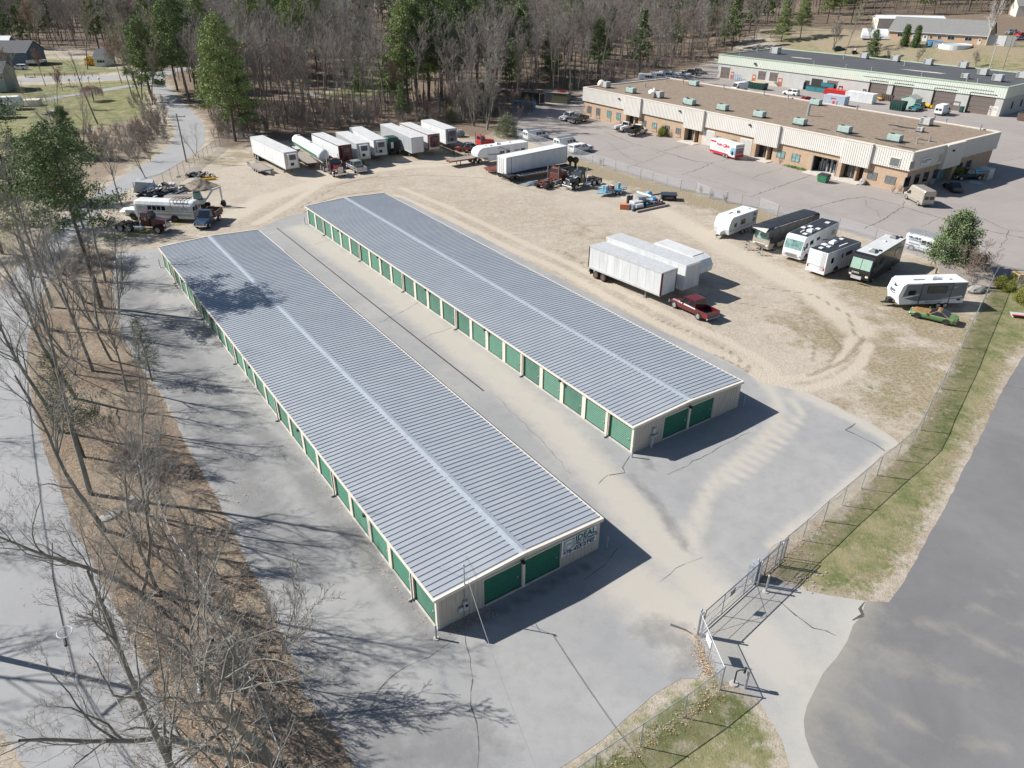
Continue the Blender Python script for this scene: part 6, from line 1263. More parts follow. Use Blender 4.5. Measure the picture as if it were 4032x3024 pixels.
p = MB(M_beige); text_mesh(p, "ITASCA", 0, (xf+.03, -.62, 1.42), (0, 1, 0), (0, 0, 1), .26); p.build("lettering", t)
pose = place((10,1738,908),(10,1150,922),2.45,z=3.15); c, h, l0 = pose
M_jgrey = mat("travel_trailer_grey", (.155, .165, .18), .45, var=.05)
t = camper("white and grey travel trailer with bird logo next to the green car", pose, H=3.15, front='slope2', body=M_white, wx=-1.5); xf = l0/2; v_ = lside(pose); hw = 1.225
p = MB(M_jgrey, M_navy, M_lightgrey, M_white); 
stripe(p, v_, [(-xf+.05, 1.2), (xf-2.2, 1.0), (xf-.45, 1.35), (xf-.75, 2.95), (-xf+.1, 3.05)], hw, 0, .012)
for x in (xf-2.6, xf-6.1): stripe(p, v_, [(x, .6), (x+.12, .6), (x+.12, 3.05), (x, 3.05)], hw, 1, .02)
stripe(p, v_, [(xf-6.1, 2.98), (xf-2.5, 2.98), (xf-2.5, 3.1), (xf-6.1, 3.1)], hw, 1, .021)
stripe(p, v_, [(xf-.5, 1.25), (xf-2.4, 1.75), (xf-2.4, 1.82), (xf-.5, 1.5)], hw, 3, .018); stripe(p, v_, [(-xf+.2, 1.35), (-xf+3.0, 1.15), (-xf+.4, 1.55)], hw, 3, .018); stripe(p, v_, [(-xf+.9, 2.75), (-xf+1.9, 2.2), (-xf+1.5, 2.6)], hw, 2, .018); stripe(p, v_, [(-xf+1.6, 2.5), (-xf+3.3, 2.0), (-xf+1.4, 2.35)], hw, 1, .018)
for q_ in (([(xf-5.3, .72), (xf-3.3, .72), (xf-3.3, 1.02), (xf-5.3, 1.02)]),): stripe(p, v_, q_, hw, 2, .016)
p.build("graphics", t)
winbox(t, v_, xf-1.95, xf-1.05, 1.7, 2.3, hw, M_mattblack); winbox(t, v_, xf-5.5, xf-3.2, 1.9, 2.75, hw, M_mattblack); winbox(t, v_, -xf+.4, -xf+.85, .95, 1.15, hw, M_mattblack)
acunit(t, -.6, 0, 3.15, 1.15); vent(t, -xf+1.7, .2, 3.15, s=.18); p = MB(M_beige); p.box(-xf+2.3, -xf+2.8, -.5, -.1, 3.15, 3.2); p.build("skylight", t); p = MB(M_mattblack); p.box(xf-3.2, xf-1.9, .2, .26, 3.16, 3.22); p.build("antenna", t)
fz = Vector((-.35-.0, 0, (3.15-.35)-1.7)); fz = Vector((-.25, 0, 1.1)).normalized(); uxx = (0, 1, 0)
p = MB(M_navy); text_mesh(p, "Jayco", 0, (xf+.0, -.62, 1.85), uxx, fz, .48, depth=.03)
def fpt(y, z): return (xf-.25*(z-1.7)/1.1+.03, y, z)
p.poly([fpt(-.30, 2.35), fpt(.25, 2.40), fpt(.35, 2.62), fpt(.05, 2.52), fpt(.1, 2.72), fpt(-.15, 2.55), fpt(-.25, 2.9), fpt(-.35, 2.5)])
for k in range(6): a, b_ = -.5+k*.17, -.33+k*.17; p.poly([fpt(a, 1.74-.08*math.sin(math.pi*k/6)), fpt(b_, 1.74-.08*math.sin(math.pi*(k+1)/6)), fpt(b_, 1.79-.06*math.sin(math.pi*(k+1)/6)), fpt(a, 1.79-.06*math.sin(math.pi*k/6))])
p.build("logo", t)
p = MB(M_mattblack); p.box(xf-.1, xf+.45, -.35, .35, .52, 1.0, bev=.05); p.build("battery_box", t)
# vehicles on the lots
pickup("pickup_truck", "dark red crew-cab pickup with open bed beside the white semi-trailers", place((9,1215,1243),(9,1010,1140),2.03,L=5.95), M_red)
t = car("old_coupe", "faded green old coupe with rusty bonnet and roof in the dry grass", place((10,1525,1286),(10,1275,1226),1.85,L=4.95), M_cargreen, H=1.28, kind='coupe', roofm=M_rust, rim=M_rustrim, hood=M_rust)
g_ = "pickups in front of the brown building"
pickup("pickup_truck", "white crew-cab pickup next to the dark olive pickup by the brown building", place((3,1068,1035),(3,940,1062),2.0,L=5.9), M_white, group=g_)
pickup("pickup_truck", "dark olive lifted pickup in front of the first windows of the brown building", place((3,1140,1058),(3,1030,1083),2.0,L=5.8), mat("olive_black_paint", (.045, .043, .035), .35, coat=.5), cab='ext', lift=.15, group=g_)
pickup("work_truck", "white work truck with service body and black headboard behind the dump truck", place((16,522,474),(16,640,442),2.1,L=5.9), M_white, cab='reg', utility=True, group=g_)
pickup("dump_truck", "white-cab truck with black dump body beside the evergreen bush", place((16,628,508),(16,738,480),2.15,L=6.0,end='mid'), M_white, cab='reg', dump=M_black, H=2.1, lift=.1, group=g_)
van("work_van", "white van with ladders by the red-leaved bush at the lot's left side", place((3,652,1229),(3,768,1213),2.0,L=5.6), M_white, sidewin=3, ladder=2)
van("work_van", "white van with ladders half hidden behind the pickup with the cap", place((16,30,612),(16,150,590),2.0,L=5.6), M_white, sidewin=3, ladder=2)
pickup("pickup_truck", "small white pickup with a white bed cap next to the chain-link fence", place((16,150,650),(16,263,626),1.8,L=5.0), M_white, cab='ext', cap=M_white, H=1.7)
def hill_sign(q, hw, xf, xr):
 for s_, ux in ((-1, (1, 0, 0)), (1, (-1, 0, 0))):
  x0 = xr+.35 if s_ < 0 else xr+2.7
  text_mesh(q, "HILLSIDE", 0, (x0, s_*(hw+.01), 1.66), ux, (0, 0, 1), .42, depth=.012); text_mesh(q, "CONSTRUCTION", 0, (x0+.1*(-s_), s_*(hw+.01), 1.38), ux, (0, 0, 1), .25, depth=.012); text_mesh(q, "978-433-9733", 0, (x0+.2*(-s_), s_*(hw+.01), .92), ux, (0, 0, 1), .24, depth=.012)
van("work_van", "white HILLSIDE construction van with ladders behind the young pine", place((10,1225,633),(10,1450,693),2.0,L=5.9), M_white, H=2.15, sidewin=3, ladder=3, signs=hill_sign)
van("delivery_van", "beige high-roof van at the corner of the brown building", place((18,668,362),(18,594,321),2.05,L=5.9), M_champ, H=2.6, high=True)
car("convertible", "black convertible in the shade of the brown building", place((18,854,286),(18,806,253),1.85,L=4.6), M_black, H=1.35, kind='coupe', roofm=M_mattblack)
pickup("pickup_truck", "dark pickup with a pale roof parked in shade by the round bush", place((18,1002,214),(18,930,217),1.9,L=5.2), mat("deep_blue_black", (.02, .03, .045), .3, coat=.5), cab='ext', cap=M_lblue)
van("delivery_van", "white high-roof van near the dark green roll-off bin", place((13,515,634),(13,402,646),2.05,L=6.0), M_white, H=2.6, high=True)
car("sport_utility_vehicle", "white sport utility car in front of the warehouse steps", place((13,902,674),(13,820,663),1.9,L=4.8), M_white, H=1.7, kind='suv', cat="car")
car("parked_car", "dark red car half hidden behind the edge of the gravel roof", place((13,1050,726),(13,962,730),1.85,L=4.6), M_bred, H=1.45)
pickup("pickup_truck", "teal small pickup beside the green shed and white van", place((14,530,418),(14,579,403),1.8,L=5.0), M_tealp, cab='reg', H=1.6)
van("delivery_van", "white high-roof van with a roof rack in front of the big roller doors", place((14,698,449),(14,772,428),2.05,L=6.0), M_white, H=2.55, high=True)
for a, b_, lb in (((3,1590,706),(3,1715,712),"white van at the left end of the far row under the trees"),((3,1700,692),(3,1805,697),"white van second from the left in the far row under the trees"),((3,1785,682),(3,1872,688),"white van with a black rear window third in the far row")): van("work_van", lb, place(a, b_, 2.0, L=5.6), M_white, H=2.2, sidewin=3, group="work vehicles in the far row")
pickup("pickup_truck", "white pickup right of the three vans in the far row", place((3,1900,666),(3,2000,674),2.0,L=5.8), M_white, cab='reg', group="work vehicles in the far row")
pickup("pickup_truck", "black pickup between the white pickup and the grey one in the far row", place((3,1985,655),(3,2060,662),2.0,L=5.5), M_black, group="work vehicles in the far row")
pickup("pickup_truck", "grey crew-cab pickup at the right end of the far row", place((3,2065,652),(3,2148,650),2.0,L=5.7), M_silver, group="work vehicles in the far row")
# enclosed trailers
pose = place((17,510,308),(17,303,246),2.3,z=.3); c, h, L_ = pose
t = thing("enclosed_trailer", "white and red Auto Clinic cargo trailer in front of the brown building", "cargo trailer", c, h); xf = L_/2; p = MB(M_white); p.box(-xf, xf, -1.15, 1.15, .35, 2.85, bev=.06); p.build("body", t); p = MB(M_trroof); p.box(-xf+.06, xf-.06, -1.09, 1.09, 2.84, 2.88); p.build("roof", t)
s1 = lside(pose); sy = -1 if s1 == 'R' else 1; M_adr = mat("advert_red", (.55, .02, .04), .45); p = MB(M_adr, M_greytrim, M_black, M_lblue); stripe(p, s1, [(-xf+.05, .4), (xf-.05, .4), (xf-.05, .85), (-xf+2.2, .85), (-xf+1.5, .55), (-xf+.05, .55)], 1.15); stripe(p, s1, [(xf-.05, 2.35), (xf-1.5, 2.35), (xf-1.7, 2.7), (xf-.05, 2.7)], 1.15); stripe(p, s1, [(-xf+.1, .95), (-xf+1.3, .95), (-xf+1.5, 1.5), (-xf+1.1, 2.2), (-xf+.3, 2.3), (-xf+.1, 2.1)], 1.15, 3, .016); stripe(p, s1, [(-xf+.5, .8), (-xf+.9, .8), (-xf+1.05, 1.2), (-xf+.9, 1.6), (-xf+.5, 1.6), (-xf+.4, 1.2)], 1.15, 2, .02)
ux = (1, 0, 0) if sy < 0 else (-1, 0, 0); x0 = xf-1.8 if sy > 0 else -xf+1.8
text_mesh(p, "Auto Clinic", 0, (x0, sy*1.16, 2.0), ux, (0, 0, 1), .8, depth=.02); text_mesh(p, "of Ayer", 0, (x0-1.9*sy, sy*1.16, 1.85), ux, (0, 0, 1), .25, depth=.02)
for k in range(3): stripe(p, s1, [(-xf+2.0+.15*k, 1.1+k*.22), (xf-.6-.2*k, 1.1+k*.22), (xf-.6-.2*k, 1.16+k*.22), (-xf+2.0+.15*k, 1.16+k*.22)], 1.15, 1)
p.box(-xf-.012, -xf, -1.1, 1.1, .4, 1.0, 0); p.box(-xf-.014, -xf, -1.0, 1.0, 1.1, 2.2, 1); p.box(-xf-.016, -xf, -.9, .2, 1.3, 1.6, 0); p.box(-xf-.012, -xf, -1.1, 1.1, 2.45, 2.6, 1); p.build("advertising_print", t)
for x in (-.7, -1.5):
 for s_ in (-1, 1): wheel(t, x, s_*1.17, .35, .2)
p = MB(M_mattblack); p.loft([[(xf, -.5, .35), (xf, .5, .35), (xf, .5, .45), (xf, -.5, .45)], [(xf+1.2, -.05, .35), (xf+1.2, .05, .35), (xf+1.2, .05, .45), (xf+1.2, -.05, .45)]]); p.build("hitch", t)
t = thing("enclosed_trailer", "black enclosed cargo trailer with an open white-framed door at the wood's edge", "cargo trailer", GZ(3, 660, 905), R(-38)); p = MB(M_black); p.box(-5.2, 3.0, -1.3, 1.3, .4, 3.1, bev=.05); p.build("body", t); p = MB(M_lightgrey, M_beige); p.box(3.0, 3.06, -1.2, 1.2, .4, .55); p.box(3.0, 3.06, -1.28, -1.15, .4, 3.0); p.box(3.0, 3.06, 1.15, 1.28, .4, 3.0); p.box(3.0, 3.06, -1.15, 1.15, 2.9, 3.0); p.build("door_frame", t); p = MB(M_shade); p.box(2.99, 3.02, -1.1, 1.1, .6, 2.88); p.build("opening", t)
for x in (-1.5, -.6):
 for s_ in (-1, 1): wheel(t, x, s_*1.25, .35, .2)
# containers, bins, sheds
def container(label, pos, rz, L=6.06, W=2.44, H=2.6, m_=None, group=None, name="shipping_container"):
 t = thing(name, label, "container", pos, rz, group); p = MB(m_, M_greytrim); p.box(-L/2+.04, L/2-.04, -W/2+.05, W/2-.05, .1, H-.04, 0)
 x = -L/2+.12
 while x < L/2-.15:
  for s_ in (-1, 1): p.box(x, x+.14, min(s_*(W/2-.05), s_*(W/2-.005)), max(s_*(W/2-.05), s_*(W/2-.005)), .18, H-.16, 0)
  x += .28
 for x in (-L/2, L/2-.12):
  for y in (-W/2, W/2-.12): p.box(x, x+.12, y, y+.12, 0, H, 0)
 p.box(-L/2+.12, L/2-.12, -W/2, -W/2+.1, H-.13, H, 0); p.box(-L/2+.12, L/2-.12, W/2-.1, W/2, H-.13, H, 0); p.build("body", t)
 q = MB(m_, M_greytrim); 
 for y in (-.55, .55): q.box(-L/2-.0, -L/2+.03, y-.53, y+.53, .15, H-.12, 0)
 for y in (-.8, -.3, .3, .8): q.cyl((-L/2-.03, y, .15), (-L/2-.03, y, H-.15), .02, n=5, m=1)
 q.build("doors", t); return t
def bin_(label, pos, rz, L=1.9, W=1.3, H=1.2, m_=None, lid=True, group="waste bins", name="waste_container", fill=None):
 t = thing(name, label, "waste bin", pos, rz, group); p = MB(m_, M_greytrim); e = .14
 p.loft([[(-L/2+e, -W/2+e, .12), (L/2-e, -W/2+e, .12), (L/2-e, W/2-e, .12), (-L/2+e, W/2-e, .12)], [(-L/2, -W/2, H), (L/2, -W/2, H), (L/2, W/2, H), (-L/2, W/2, H)]], 0); p.box(-L/2-.03, L/2+.03, -W/2-.03, W/2+.03, H-.08, H-.02, 0)
 for x in (-L/2-.08, L/2+.02): p.box(x, x+.06, -.3, .3, H*.5, H*.62, 1)
 for x in (-L*.3, L*.3): p.box(x-.06, x+.06, -W*.3, W*.3, 0, .12, 1)
 if L > 3:
  for k in range(int(L/.6)): x = -L/2+.3+k*.6; p.box(x, x+.08, -W/2-.05, W/2+.05, .4, H-.1, 0)
 p.build("body", t)
 if lid: q = MB(M_mattblack); q.loft([[(-L/2, -W/2, H), (L/2, -W/2, H), (L/2, W/2, H), (-L/2, W/2, H)], [(-L/2+.05, W*.1, H+.22), (L/2-.05, W*.1, H+.22), (L/2-.05, W/2-.02, H+.28), (-L/2+.05, W/2-.02, H+.28)]]); q.build("lid", t)
 if fill: q = MB(fill); q.blob((0, 0, H-.15), (L*.45, W*.42, .45), seed=3, jit=.3); q.build("contents", t)
 return t
dh = rzD
container("pale blue shipping container with red print behind the gravel roof", place((4,1040,702),(4,885,680),2.44)[0], dh, m_=mat("pale_blue_container", (.45, .52, .60), .5))
p = MB(M_bred); t = tagc = thing("container_sign", "red painted emblem and number on the pale blue container", "sign", place((4,1040,702),(4,885,680),2.44)[0], dh); p.box(-.7, .5, -1.245, -1.235, 1.7, 1.95); p.box(-.3, .3, -1.245, -1.235, .5, 1.2); p.box(-.9, -.8, -1.245, -1.235, 1.6, 2.1); p.build("print", t)
container("white shipping container with red print beside the pale blue one", place((4,1200,682),(4,1045,660),2.44)[0], dh, m_=M_white, L=8)
container("low red container behind the pale blue one", GZ(4, 985, 625), dh, L=7, H=1.5, m_=M_bred)
bin_("green dumpster with black lid in front of the open loading bay", GZ(4, 895, 1190), rzC, m_=M_dumpg)
bin_("brown dumpster beside the lumber pile at the warehouse", GZ(4, 1316, 662), dh, L=3.4, W=1.9, H=1.7, m_=M_brown)
bin_("big dark green dumpster in front of the green shed", GZ(14, 402, 408), dh, L=3.6, W=2.2, H=2.1, m_=M_dgreen)
bin_("dark green roll-off bin full of debris beside the white van", GZ(13, 590, 618), dh, L=6.2, W=2.4, H=1.9, m_=M_dgreen, lid=False, fill=M_wood2)
bin_("blue roll-off bin full of scrap at the wood's edge", GZ(3, 590, 945), R(-25), L=5.4, W=2.4, H=1.7, m_=M_blue, lid=False, fill=M_plastic)
for i, (x, y, z_) in enumerate(((1025, 632, 0), (1061, 636, 0), (1101, 642, 0), (1136, 645, 0), (1172, 640, 0), (1144, 612, 1.35), (1178, 616, 1.35), (1208, 620, 1.35), (1235, 618, 1.35))):
 pz = GZ(13, x, y+(0 if z_ == 0 else 30)); ords = ("first", "second", "third", "fourth", "fifth")
 bin_("teal dumpster, "+(ords[i]+" from the left in the ground row by the open doors" if not z_ else ords[i-5]+" from the left in the stacked upper row"), pz+Vector((0, 0, z_)), dh, L=1.75, W=1.3, H=1.25, m_=M_tealp, group="teal dumpsters stored by the warehouse doors")
t = thing("garden_shed", "pale green shed with a low gable roof between bins and the teal pickup", "shed", GZ(14, 490, 382), dh); p = MB(mat("pale_green_boards", (.36, .46, .40), .6)); p.prism([(-1.9, 0), (1.9, 0), (1.9, 2.2), (0, 2.9), (-1.9, 2.2)], -1.9, 1.9); p.build("wall", t); p = MB(mat("shed_roof", (.32, .36, .34), .7))
for s_ in (-1, 1): p.loft([[(s_*2.1, -2.05, 2.15), (0, -2.05, 2.95), (0, -2.05, 3.02), (s_*2.1, -2.05, 2.22)], [(s_*2.1, 2.05, 2.15), (0, 2.05, 2.95), (0, 2.05, 3.02), (s_*2.1, 2.05, 2.22)]])
p.build("roof", t)
t = thing("storage_hut", "weathered green timber hut right of the black cargo trailer", "shed", GZ(3, 905, 900), R(-25)); p = MB(mat("mossy_boards", (.16, .17, .10), .9, streak=(6, 6, .4), col2=(.10, .105, .07))); p.box(-2.2, 2.2, -1.5, 1.5, 0, 2.6)
for k in range(14): p.box(-2.15+k*.31, -2.12+k*.31, -1.53, -1.5, .05, 2.55)
p.build("wall", t); p = MB(M_wood); p.box(-2.4, 2.4, -1.7, 1.7, 2.6, 2.72); p.build("roof", t); p = MB(M_bred); p.blob((0, 0, 2.9), (1.0, .7, .35), seed=6); p.build("tarpaulin", t)
container("dark grey metal container behind the black cargo trailer door", GZ(3, 800, 890), R(-25), L=3.2, m_=mat("slate_container", (.07, .08, .09), .6))
p = MB(M_greytrim, M_lightgrey, M_rustred); rr = random.Random(5)
for i in range(14): x, y, z_ = rr.uniform(-2, 2), rr.uniform(-1, 1), rr.uniform(0, 1.4); p.box(x-.7, x+.7, y-.3, y+.3, z_, z_+.15, i % 3, rz=rr.uniform(-.4, .4))
o = single(p, "steel_stack", "stack of dark steel parts between the timber hut and the brown building", "steel stack", GZ(3, 1030, 880), R(-20)); o["kind"] = "stuff"
p = MB(M_blue, M_galv)
for k in range(5): p.box(-1.6+k*.8, -1.55+k*.8, -.5, -.45, 0, 1.9); p.box(-1.6+k*.8, -1.55+k*.8, .45, .5, 0, 1.5)
for z_ in (.5, 1.2, 1.85): p.box(-1.6, 1.65, -.5, -.45, z_, z_+.05); p.box(-1.6, 1.65, .45, .5, z_-.3, z_-.25)
single(p, "steel_rack", "blue steel rack outside the warehouse's left roller door", "rack", GZ(13, 420, 545), dh)
p = MB(M_wood2, M_yellow, M_wood)
rr = random.Random(15)
for i in range(16): x, y = rr.uniform(-1.6, 1.6), rr.uniform(-.7, .7); z_ = rr.uniform(0, .8); p.box(x-.8, x+.8, y-.15, y+.15, z_, z_+.12, i % 3, rz=rr.uniform(-.5, .5))
single(p, "lumber_pile", "pile of yellow and brown lumber left of the brown dumpster", "lumber pile", GZ(4, 1232, 655), dh)["kind"] = "stuff"
p = MB(M_yellow, M_mattblack); p.box(-.8, .6, -.5, .5, .4, 1.1, 0, bev=.08); p.box(.6, 1.2, -.35, .35, .3, .8, 0); p.cyl((-.6, -.55, .35), (-.6, .55, .35), .35, n=12, m=1); p.cyl((.5, -.5, .3), (.5, .5, .3), .3, n=12, m=1); single(p, "compact_loader", "small yellow loader between the teal pickup and white van", "machine", GZ(14, 610, 392), dh)
for i, (x, y, lb) in enumerate(((836, 425, "green wheelie bin by the orange-signed door"), (862, 420, "dark covered grill beside the green wheelie bin"))):
 p = MB(M_dgreen if i == 0 else M_mattblack); p.box(-.45, .45, -.45, .45, .1, 1.35-.2*i, bev=.06); p.box(-.5, .5, -.5, .5, 1.35-.2*i, 1.45-.2*i); single(p, "wheelie_bin" if i == 0 else "covered_grill", lb, "bin" if i == 0 else "grill", GZ(14, x, y), dh)
p = MB(M_lightgrey, M_galv); p.box(-1.1, 1.1, -.9, .9, 0, 1.9, bev=.05); p.box(-.9, .9, -.93, -.9, .3, 1.6, 1); single(p, "appliance_crate", "pale grey appliance crate beside the dark pickup in the shade", "crate", GZ(18, 1040, 205), rzC)
p = MB(M_lightgrey, M_galv)
for k in range(6): p.box(-1.0, 1.0, -.8+k*.3, -.62+k*.3, .1, .16, 0)
p.box(-1.0, 1.0, -.8, .9, 0, .1, 1); single(p, "pallet", "grey pallet lying on the asphalt in front of the dark pickup", "pallet", GZ(18, 990, 233), rzC)
p = MB(M_galv)
for s_ in (-.45, .45): p.loft([[(s_-.03, -.3, 0), (s_+.03, -.3, 0), (s_+.03, -.26, 0), (s_-.03, -.26, 0)], [(s_-.03, .4, 2.1), (s_+.03, .4, 2.1), (s_+.03, .44, 2.1), (s_-.03, .44, 2.1)]])
for k in range(9): z_ = .15+k*.23; y = -.28+.7*z_/2.1; p.box(-.45, .45, y-.02, y+.02, z_, z_+.12)
single(p, "leaning_rack", "grey slatted rack leaning on the shaded end wall behind the beige van", "rack", GZ(18, 735, 248), rzC+R(90))
for i, x in enumerate((1038, 1073)): 
 p = MB(M_yellow); p.cyl((0, 0, 0), (0, 0, 1.4), .1, n=10); single(p, "bollard", ("left" if i == 0 else "right")+" yellow bollard by the appliance crate", "bollard", GZ(18, x, 212 if i == 0 else 205), group="yellow bollards")
bin_("large bin-like metal cabinet cut by the right picture edge near the warehouse corner", GZ(14, 1258, 478), dh, L=2.4, W=1.6, H=1.8, m_=M_brown)
# ================================================================ LEFT YARD: bus, tractor, dump truck, excavator, heaps
c, h, L_ = place((19,800,668),(19,200,640),2.5,z=.6); L_ = 11.0
pa = Vector((*G0(*Z(19,800,668), .6), 0)); dd = Vector((math.cos(h), math.sin(h), 0)); lf = Vector((-dd.y, dd.x, 0)); s_ = 1 if lf.dot(pa) > 0 else -1; c = pa+dd*L_/2+lf*s_*1.25
t = thing("old_bus", "old white bus with rusty roof rack and patched windows beside the maroon tractor", "bus", c, h); xf, xr = L_/2, -L_/2
b = MB(M_dirtywhite, M_greytrim, M_mattblack); sec = [(-1.22, .55), (-1.25, 1.9), (-1.18, 2.45), (-.95, 2.85), (-.5, 3.02), (.5, 3.02), (.95, 2.85), (1.18, 2.45), (1.25, 1.9), (1.22, .55)]
b.loft([[(xr, y*.97, z*.985) for y, z in sec], [(xr+.25, y, z) for y, z in sec], [(xf-2.2, y, z) for y, z in sec], [(xf-1.9, y*.95, min(z, 2.85)) for y, z in sec]], 0)
b.box(xf-1.95, xf, -.85, .85, .6, 1.5, 0, bev=.1)
for z in (1.15, 1.55, 1.0): 
 for s2 in (-1, 1): b.box(xr+.25, xf-2.2, min(s2*1.23, s2*1.262), max(s2*1.23, s2*1.262), z, z+.05, 1)
b.build("body", t)
for k in range(11):
 for s2 in (-1, 1):
  x = xr+.6+k*.72; g = MB(M_glass if 4 < k < 9 else M_lightgrey); y = sorted((s2*1.225, s2*1.262)); g.box(x, x+.58, y[0], y[1], 1.7, 2.3); g.build("window", t)
g = MB(M_glass); g.box(xr-.02, xr+.02, -.4, .4, 1.7, 2.4); g.box(xr-.02, xr+.02, -1.05, -.55, 1.75, 2.3); g.box(xr-.02, xr+.02, .55, 1.05, 1.75, 2.3); g.build("rear_windows", t)
p = MB(M_wood, M_rustrim)
for k in range(5): p.box(xr+1.1, xr+3.4, -1.1+k*.5, -1.0+k*.5, 3.15, 3.2, 0)
for k in range(5): p.box(xr+1.1+k*.56, xr+1.17+k*.56, -1.15, 1.05, 3.2, 3.24, 1)
for x in (xr+1.2, xr+3.2):
 for y in (-1.3, 1.25): p.box(x, x+.05, y, y+.05, 1.9, 3.18, 1)
p.build("roof_rack", t)
for x in (xf-1.4, xr+3.0):
 for s2 in (-1, 1): wheel(t, x, s2*1.08, .48, .3, M_rustrim)
 p = MB(M_mattblack)
 for s2 in (-1, 1): p.poly([(x+.6*math.cos(math.pi*k/10), s2*1.256, .5+.6*math.sin(math.pi*k/10)) for k in range(11)][::-s2])
 p.build("wheel_arch", t)
tractor("semi_tractor", "maroon long-nose tractor cab with bare frame in front of the white bus", place((19,120,798),(19,535,822),2.4,L=8.2,end='front'), M_maroon, sleeper=False)
pickup("dump_truck", "navy blue dump truck with brown wooden-sided dump body", place((19,1075,672),(19,962,762),2.1,L=6.8), M_navy, cab='reg', dump=M_brown, H=2.1, lift=.12)
# excavator
ce = GZ(19, 870, 555); t = thing("mini_excavator", "white and black mini excavator with folded boom behind the bus", "excavator", ce, R(12))
p = MB(M_mattblack)
for s2 in (-.75, .75): p.prism([(-1.3, .15), (-1.1, 0), (1.1, 0), (1.3, .15), (1.3, .5), (1.1, .62), (-1.1, .62), (-1.3, .5)], s2-.2, s2+.2)
p.box(-.6, .6, -.6, .6, .35, .75); p.build("track", t)
p = MB(M_lightgrey, M_mattblack); p.box(-1.4, .8, -.85, .85, .75, 1.5, 0, bev=.1); p.build("body", t)
p = MB(M_mattblack); p.loft([[(-.7, -.8, 1.5), (.6, -.8, 1.5), (.6, .1, 1.5), (-.7, .1, 1.5)], [(-.6, -.75, 2.75), (.3, -.75, 2.75), (.3, .05, 2.75), (-.6, .05, 2.75)]]); p.build("cab", t)
p = MB(M_teal); p.box(-.62, .45, -.81, -.79, 1.6, 2.6); p.poly([(.605, -.7, 1.6), (.605, 0, 1.6), (.34, 0, 2.65), (.34, -.7, 2.65)]); p.build("windows", t)
p = MB(M_white, M_mattblack); p.prism([(.7, 1.1), (.9, 1.0), (2.2, 2.5), (3.3, 2.9), (3.2, 3.1), (2.0, 2.75)], .25, .5, 0); p.build("boom", t)
p = MB(M_white, M_mattblack); p.prism([(3.1, 3.1), (3.4, 3.0), (3.35, .9), (3.15, .9)], .27, .48, 0); p.build("dipper_arm", t)
p = MB(M_mattblack); p.prism([(3.1, .95), (3.6, .8), (3.7, .2), (3.2, .05), (2.9, .4)], 0, .75); p.build("bucket", t)
flatbed("flatbed_trailer", "long wooden-deck flatbed trailer parked behind the bus and excavator", place((19,800,452),(19,470,470),2.4,z=.9), z=.9, deck=M_wood, frame=M_mattblack, r=.38)
p = MB(M_sand); rr = random.Random(1); rings = []
for z, r_ in ((0, 3.3), (.25, 2.7), (.7, 1.9), (1.15, 1.15), (1.5, .5), (1.62, .12)): rings.append([((r_*rr.uniform(.85, 1.15))*math.cos(k*math.pi/9), (r_*rr.uniform(.85, 1.1))*math.sin(k*math.pi/9)*.8, z) for k in range(18)])
p.loft(rings); o = single(p, "sand_pile", "cone of brown sand in front of the yellow steel frame", "sand pile", GZ(19, 860, 352), smooth=False); o["kind"] = "stuff"
p = MB(M_yellow); p.box(-1.4, 1.4, -.9, -.65, 0, .35); p.box(-1.4, 1.4, .65, .9, 0, .35); p.box(-1.4, -1.15, -.65, .65, 0, .35); single(p, "plough_frame", "bright yellow U-shaped steel frame lying on the dirt beside the sand pile", "steel frame", GZ(19, 935, 268), R(20))
def heap(name, label, cat, pos, sx, sy, hz, mats, n, seed, s=(.3, .9)):
 rr = random.Random(seed); p = MB(*mats)
 for i in range(n):
  x, y = rr.gauss(0, sx*.45), rr.gauss(0, sy*.45); f = max(0, 1-(x*x/sx/sx+y*y/sy/sy)); a = rr.uniform(*s); b_ = a*rr.uniform(.1, .7); z = rr.uniform(0, hz*f); rz = rr.uniform(0, math.pi); tilt = rr.uniform(-.5, .5)
  ca, sa = math.cos(rz), math.sin(rz); q = []
  for dz in (0, rr.uniform(.04, .25)): q.append([(x+u*a*ca-v*b_*sa, y+u*a*sa+v*b_*ca, max(.01, z+u*a*tilt+dz+.05)) for u, v in ((-1, -1), (1, -1), (1, 1), (-1, 1))])
  p.loft(q, i % len(mats))
 o = single(p, name, label, cat, pos, 0); o["kind"] = "stuff"; return o
heap("rubble_heap", "heap of pale broken slabs and panels at the foot of the crooked bare tree", "rubble heap", GZ(19, 545, 385), 3.0, 1.6, 1.2, (M_dirtywhite, M_conc, M_lightgrey, M_mattblack), 60, 3)
heap("scrap_heap", "black scrap heap behind the yellow frame", "scrap heap", GZ(19, 830, 248), 3.6, 1.0, .7, (M_mattblack, M_greytrim, M_wood), 40, 4)
heap("scrap_heap", "dark scrap and machine parts behind the bus roof", "scrap heap", GZ(19, 400, 430), 3.0, 1.6, 1.4, (M_mattblack, M_navy, M_lightgrey, M_greytrim), 60, 5)
p = MB(M_lightgrey); p.prism([(-1.8, 0), (1.8, 0), (1.5, 1.5), (-1.0, 1.9)], -1.2, 1.2); single(p, "covered_crate", "pale tarp-covered crate left of the rubble heap", "crate", GZ(19, 310, 385), R(20))
p = MB(M_white); p.blob((0, 0, .5), (1.2, .8, .6), seed=8); single(p, "wrapped_boat", "white wrapped hull at the left end of the bus under the trees", "boat", GZ(19, 150, 620), 0)

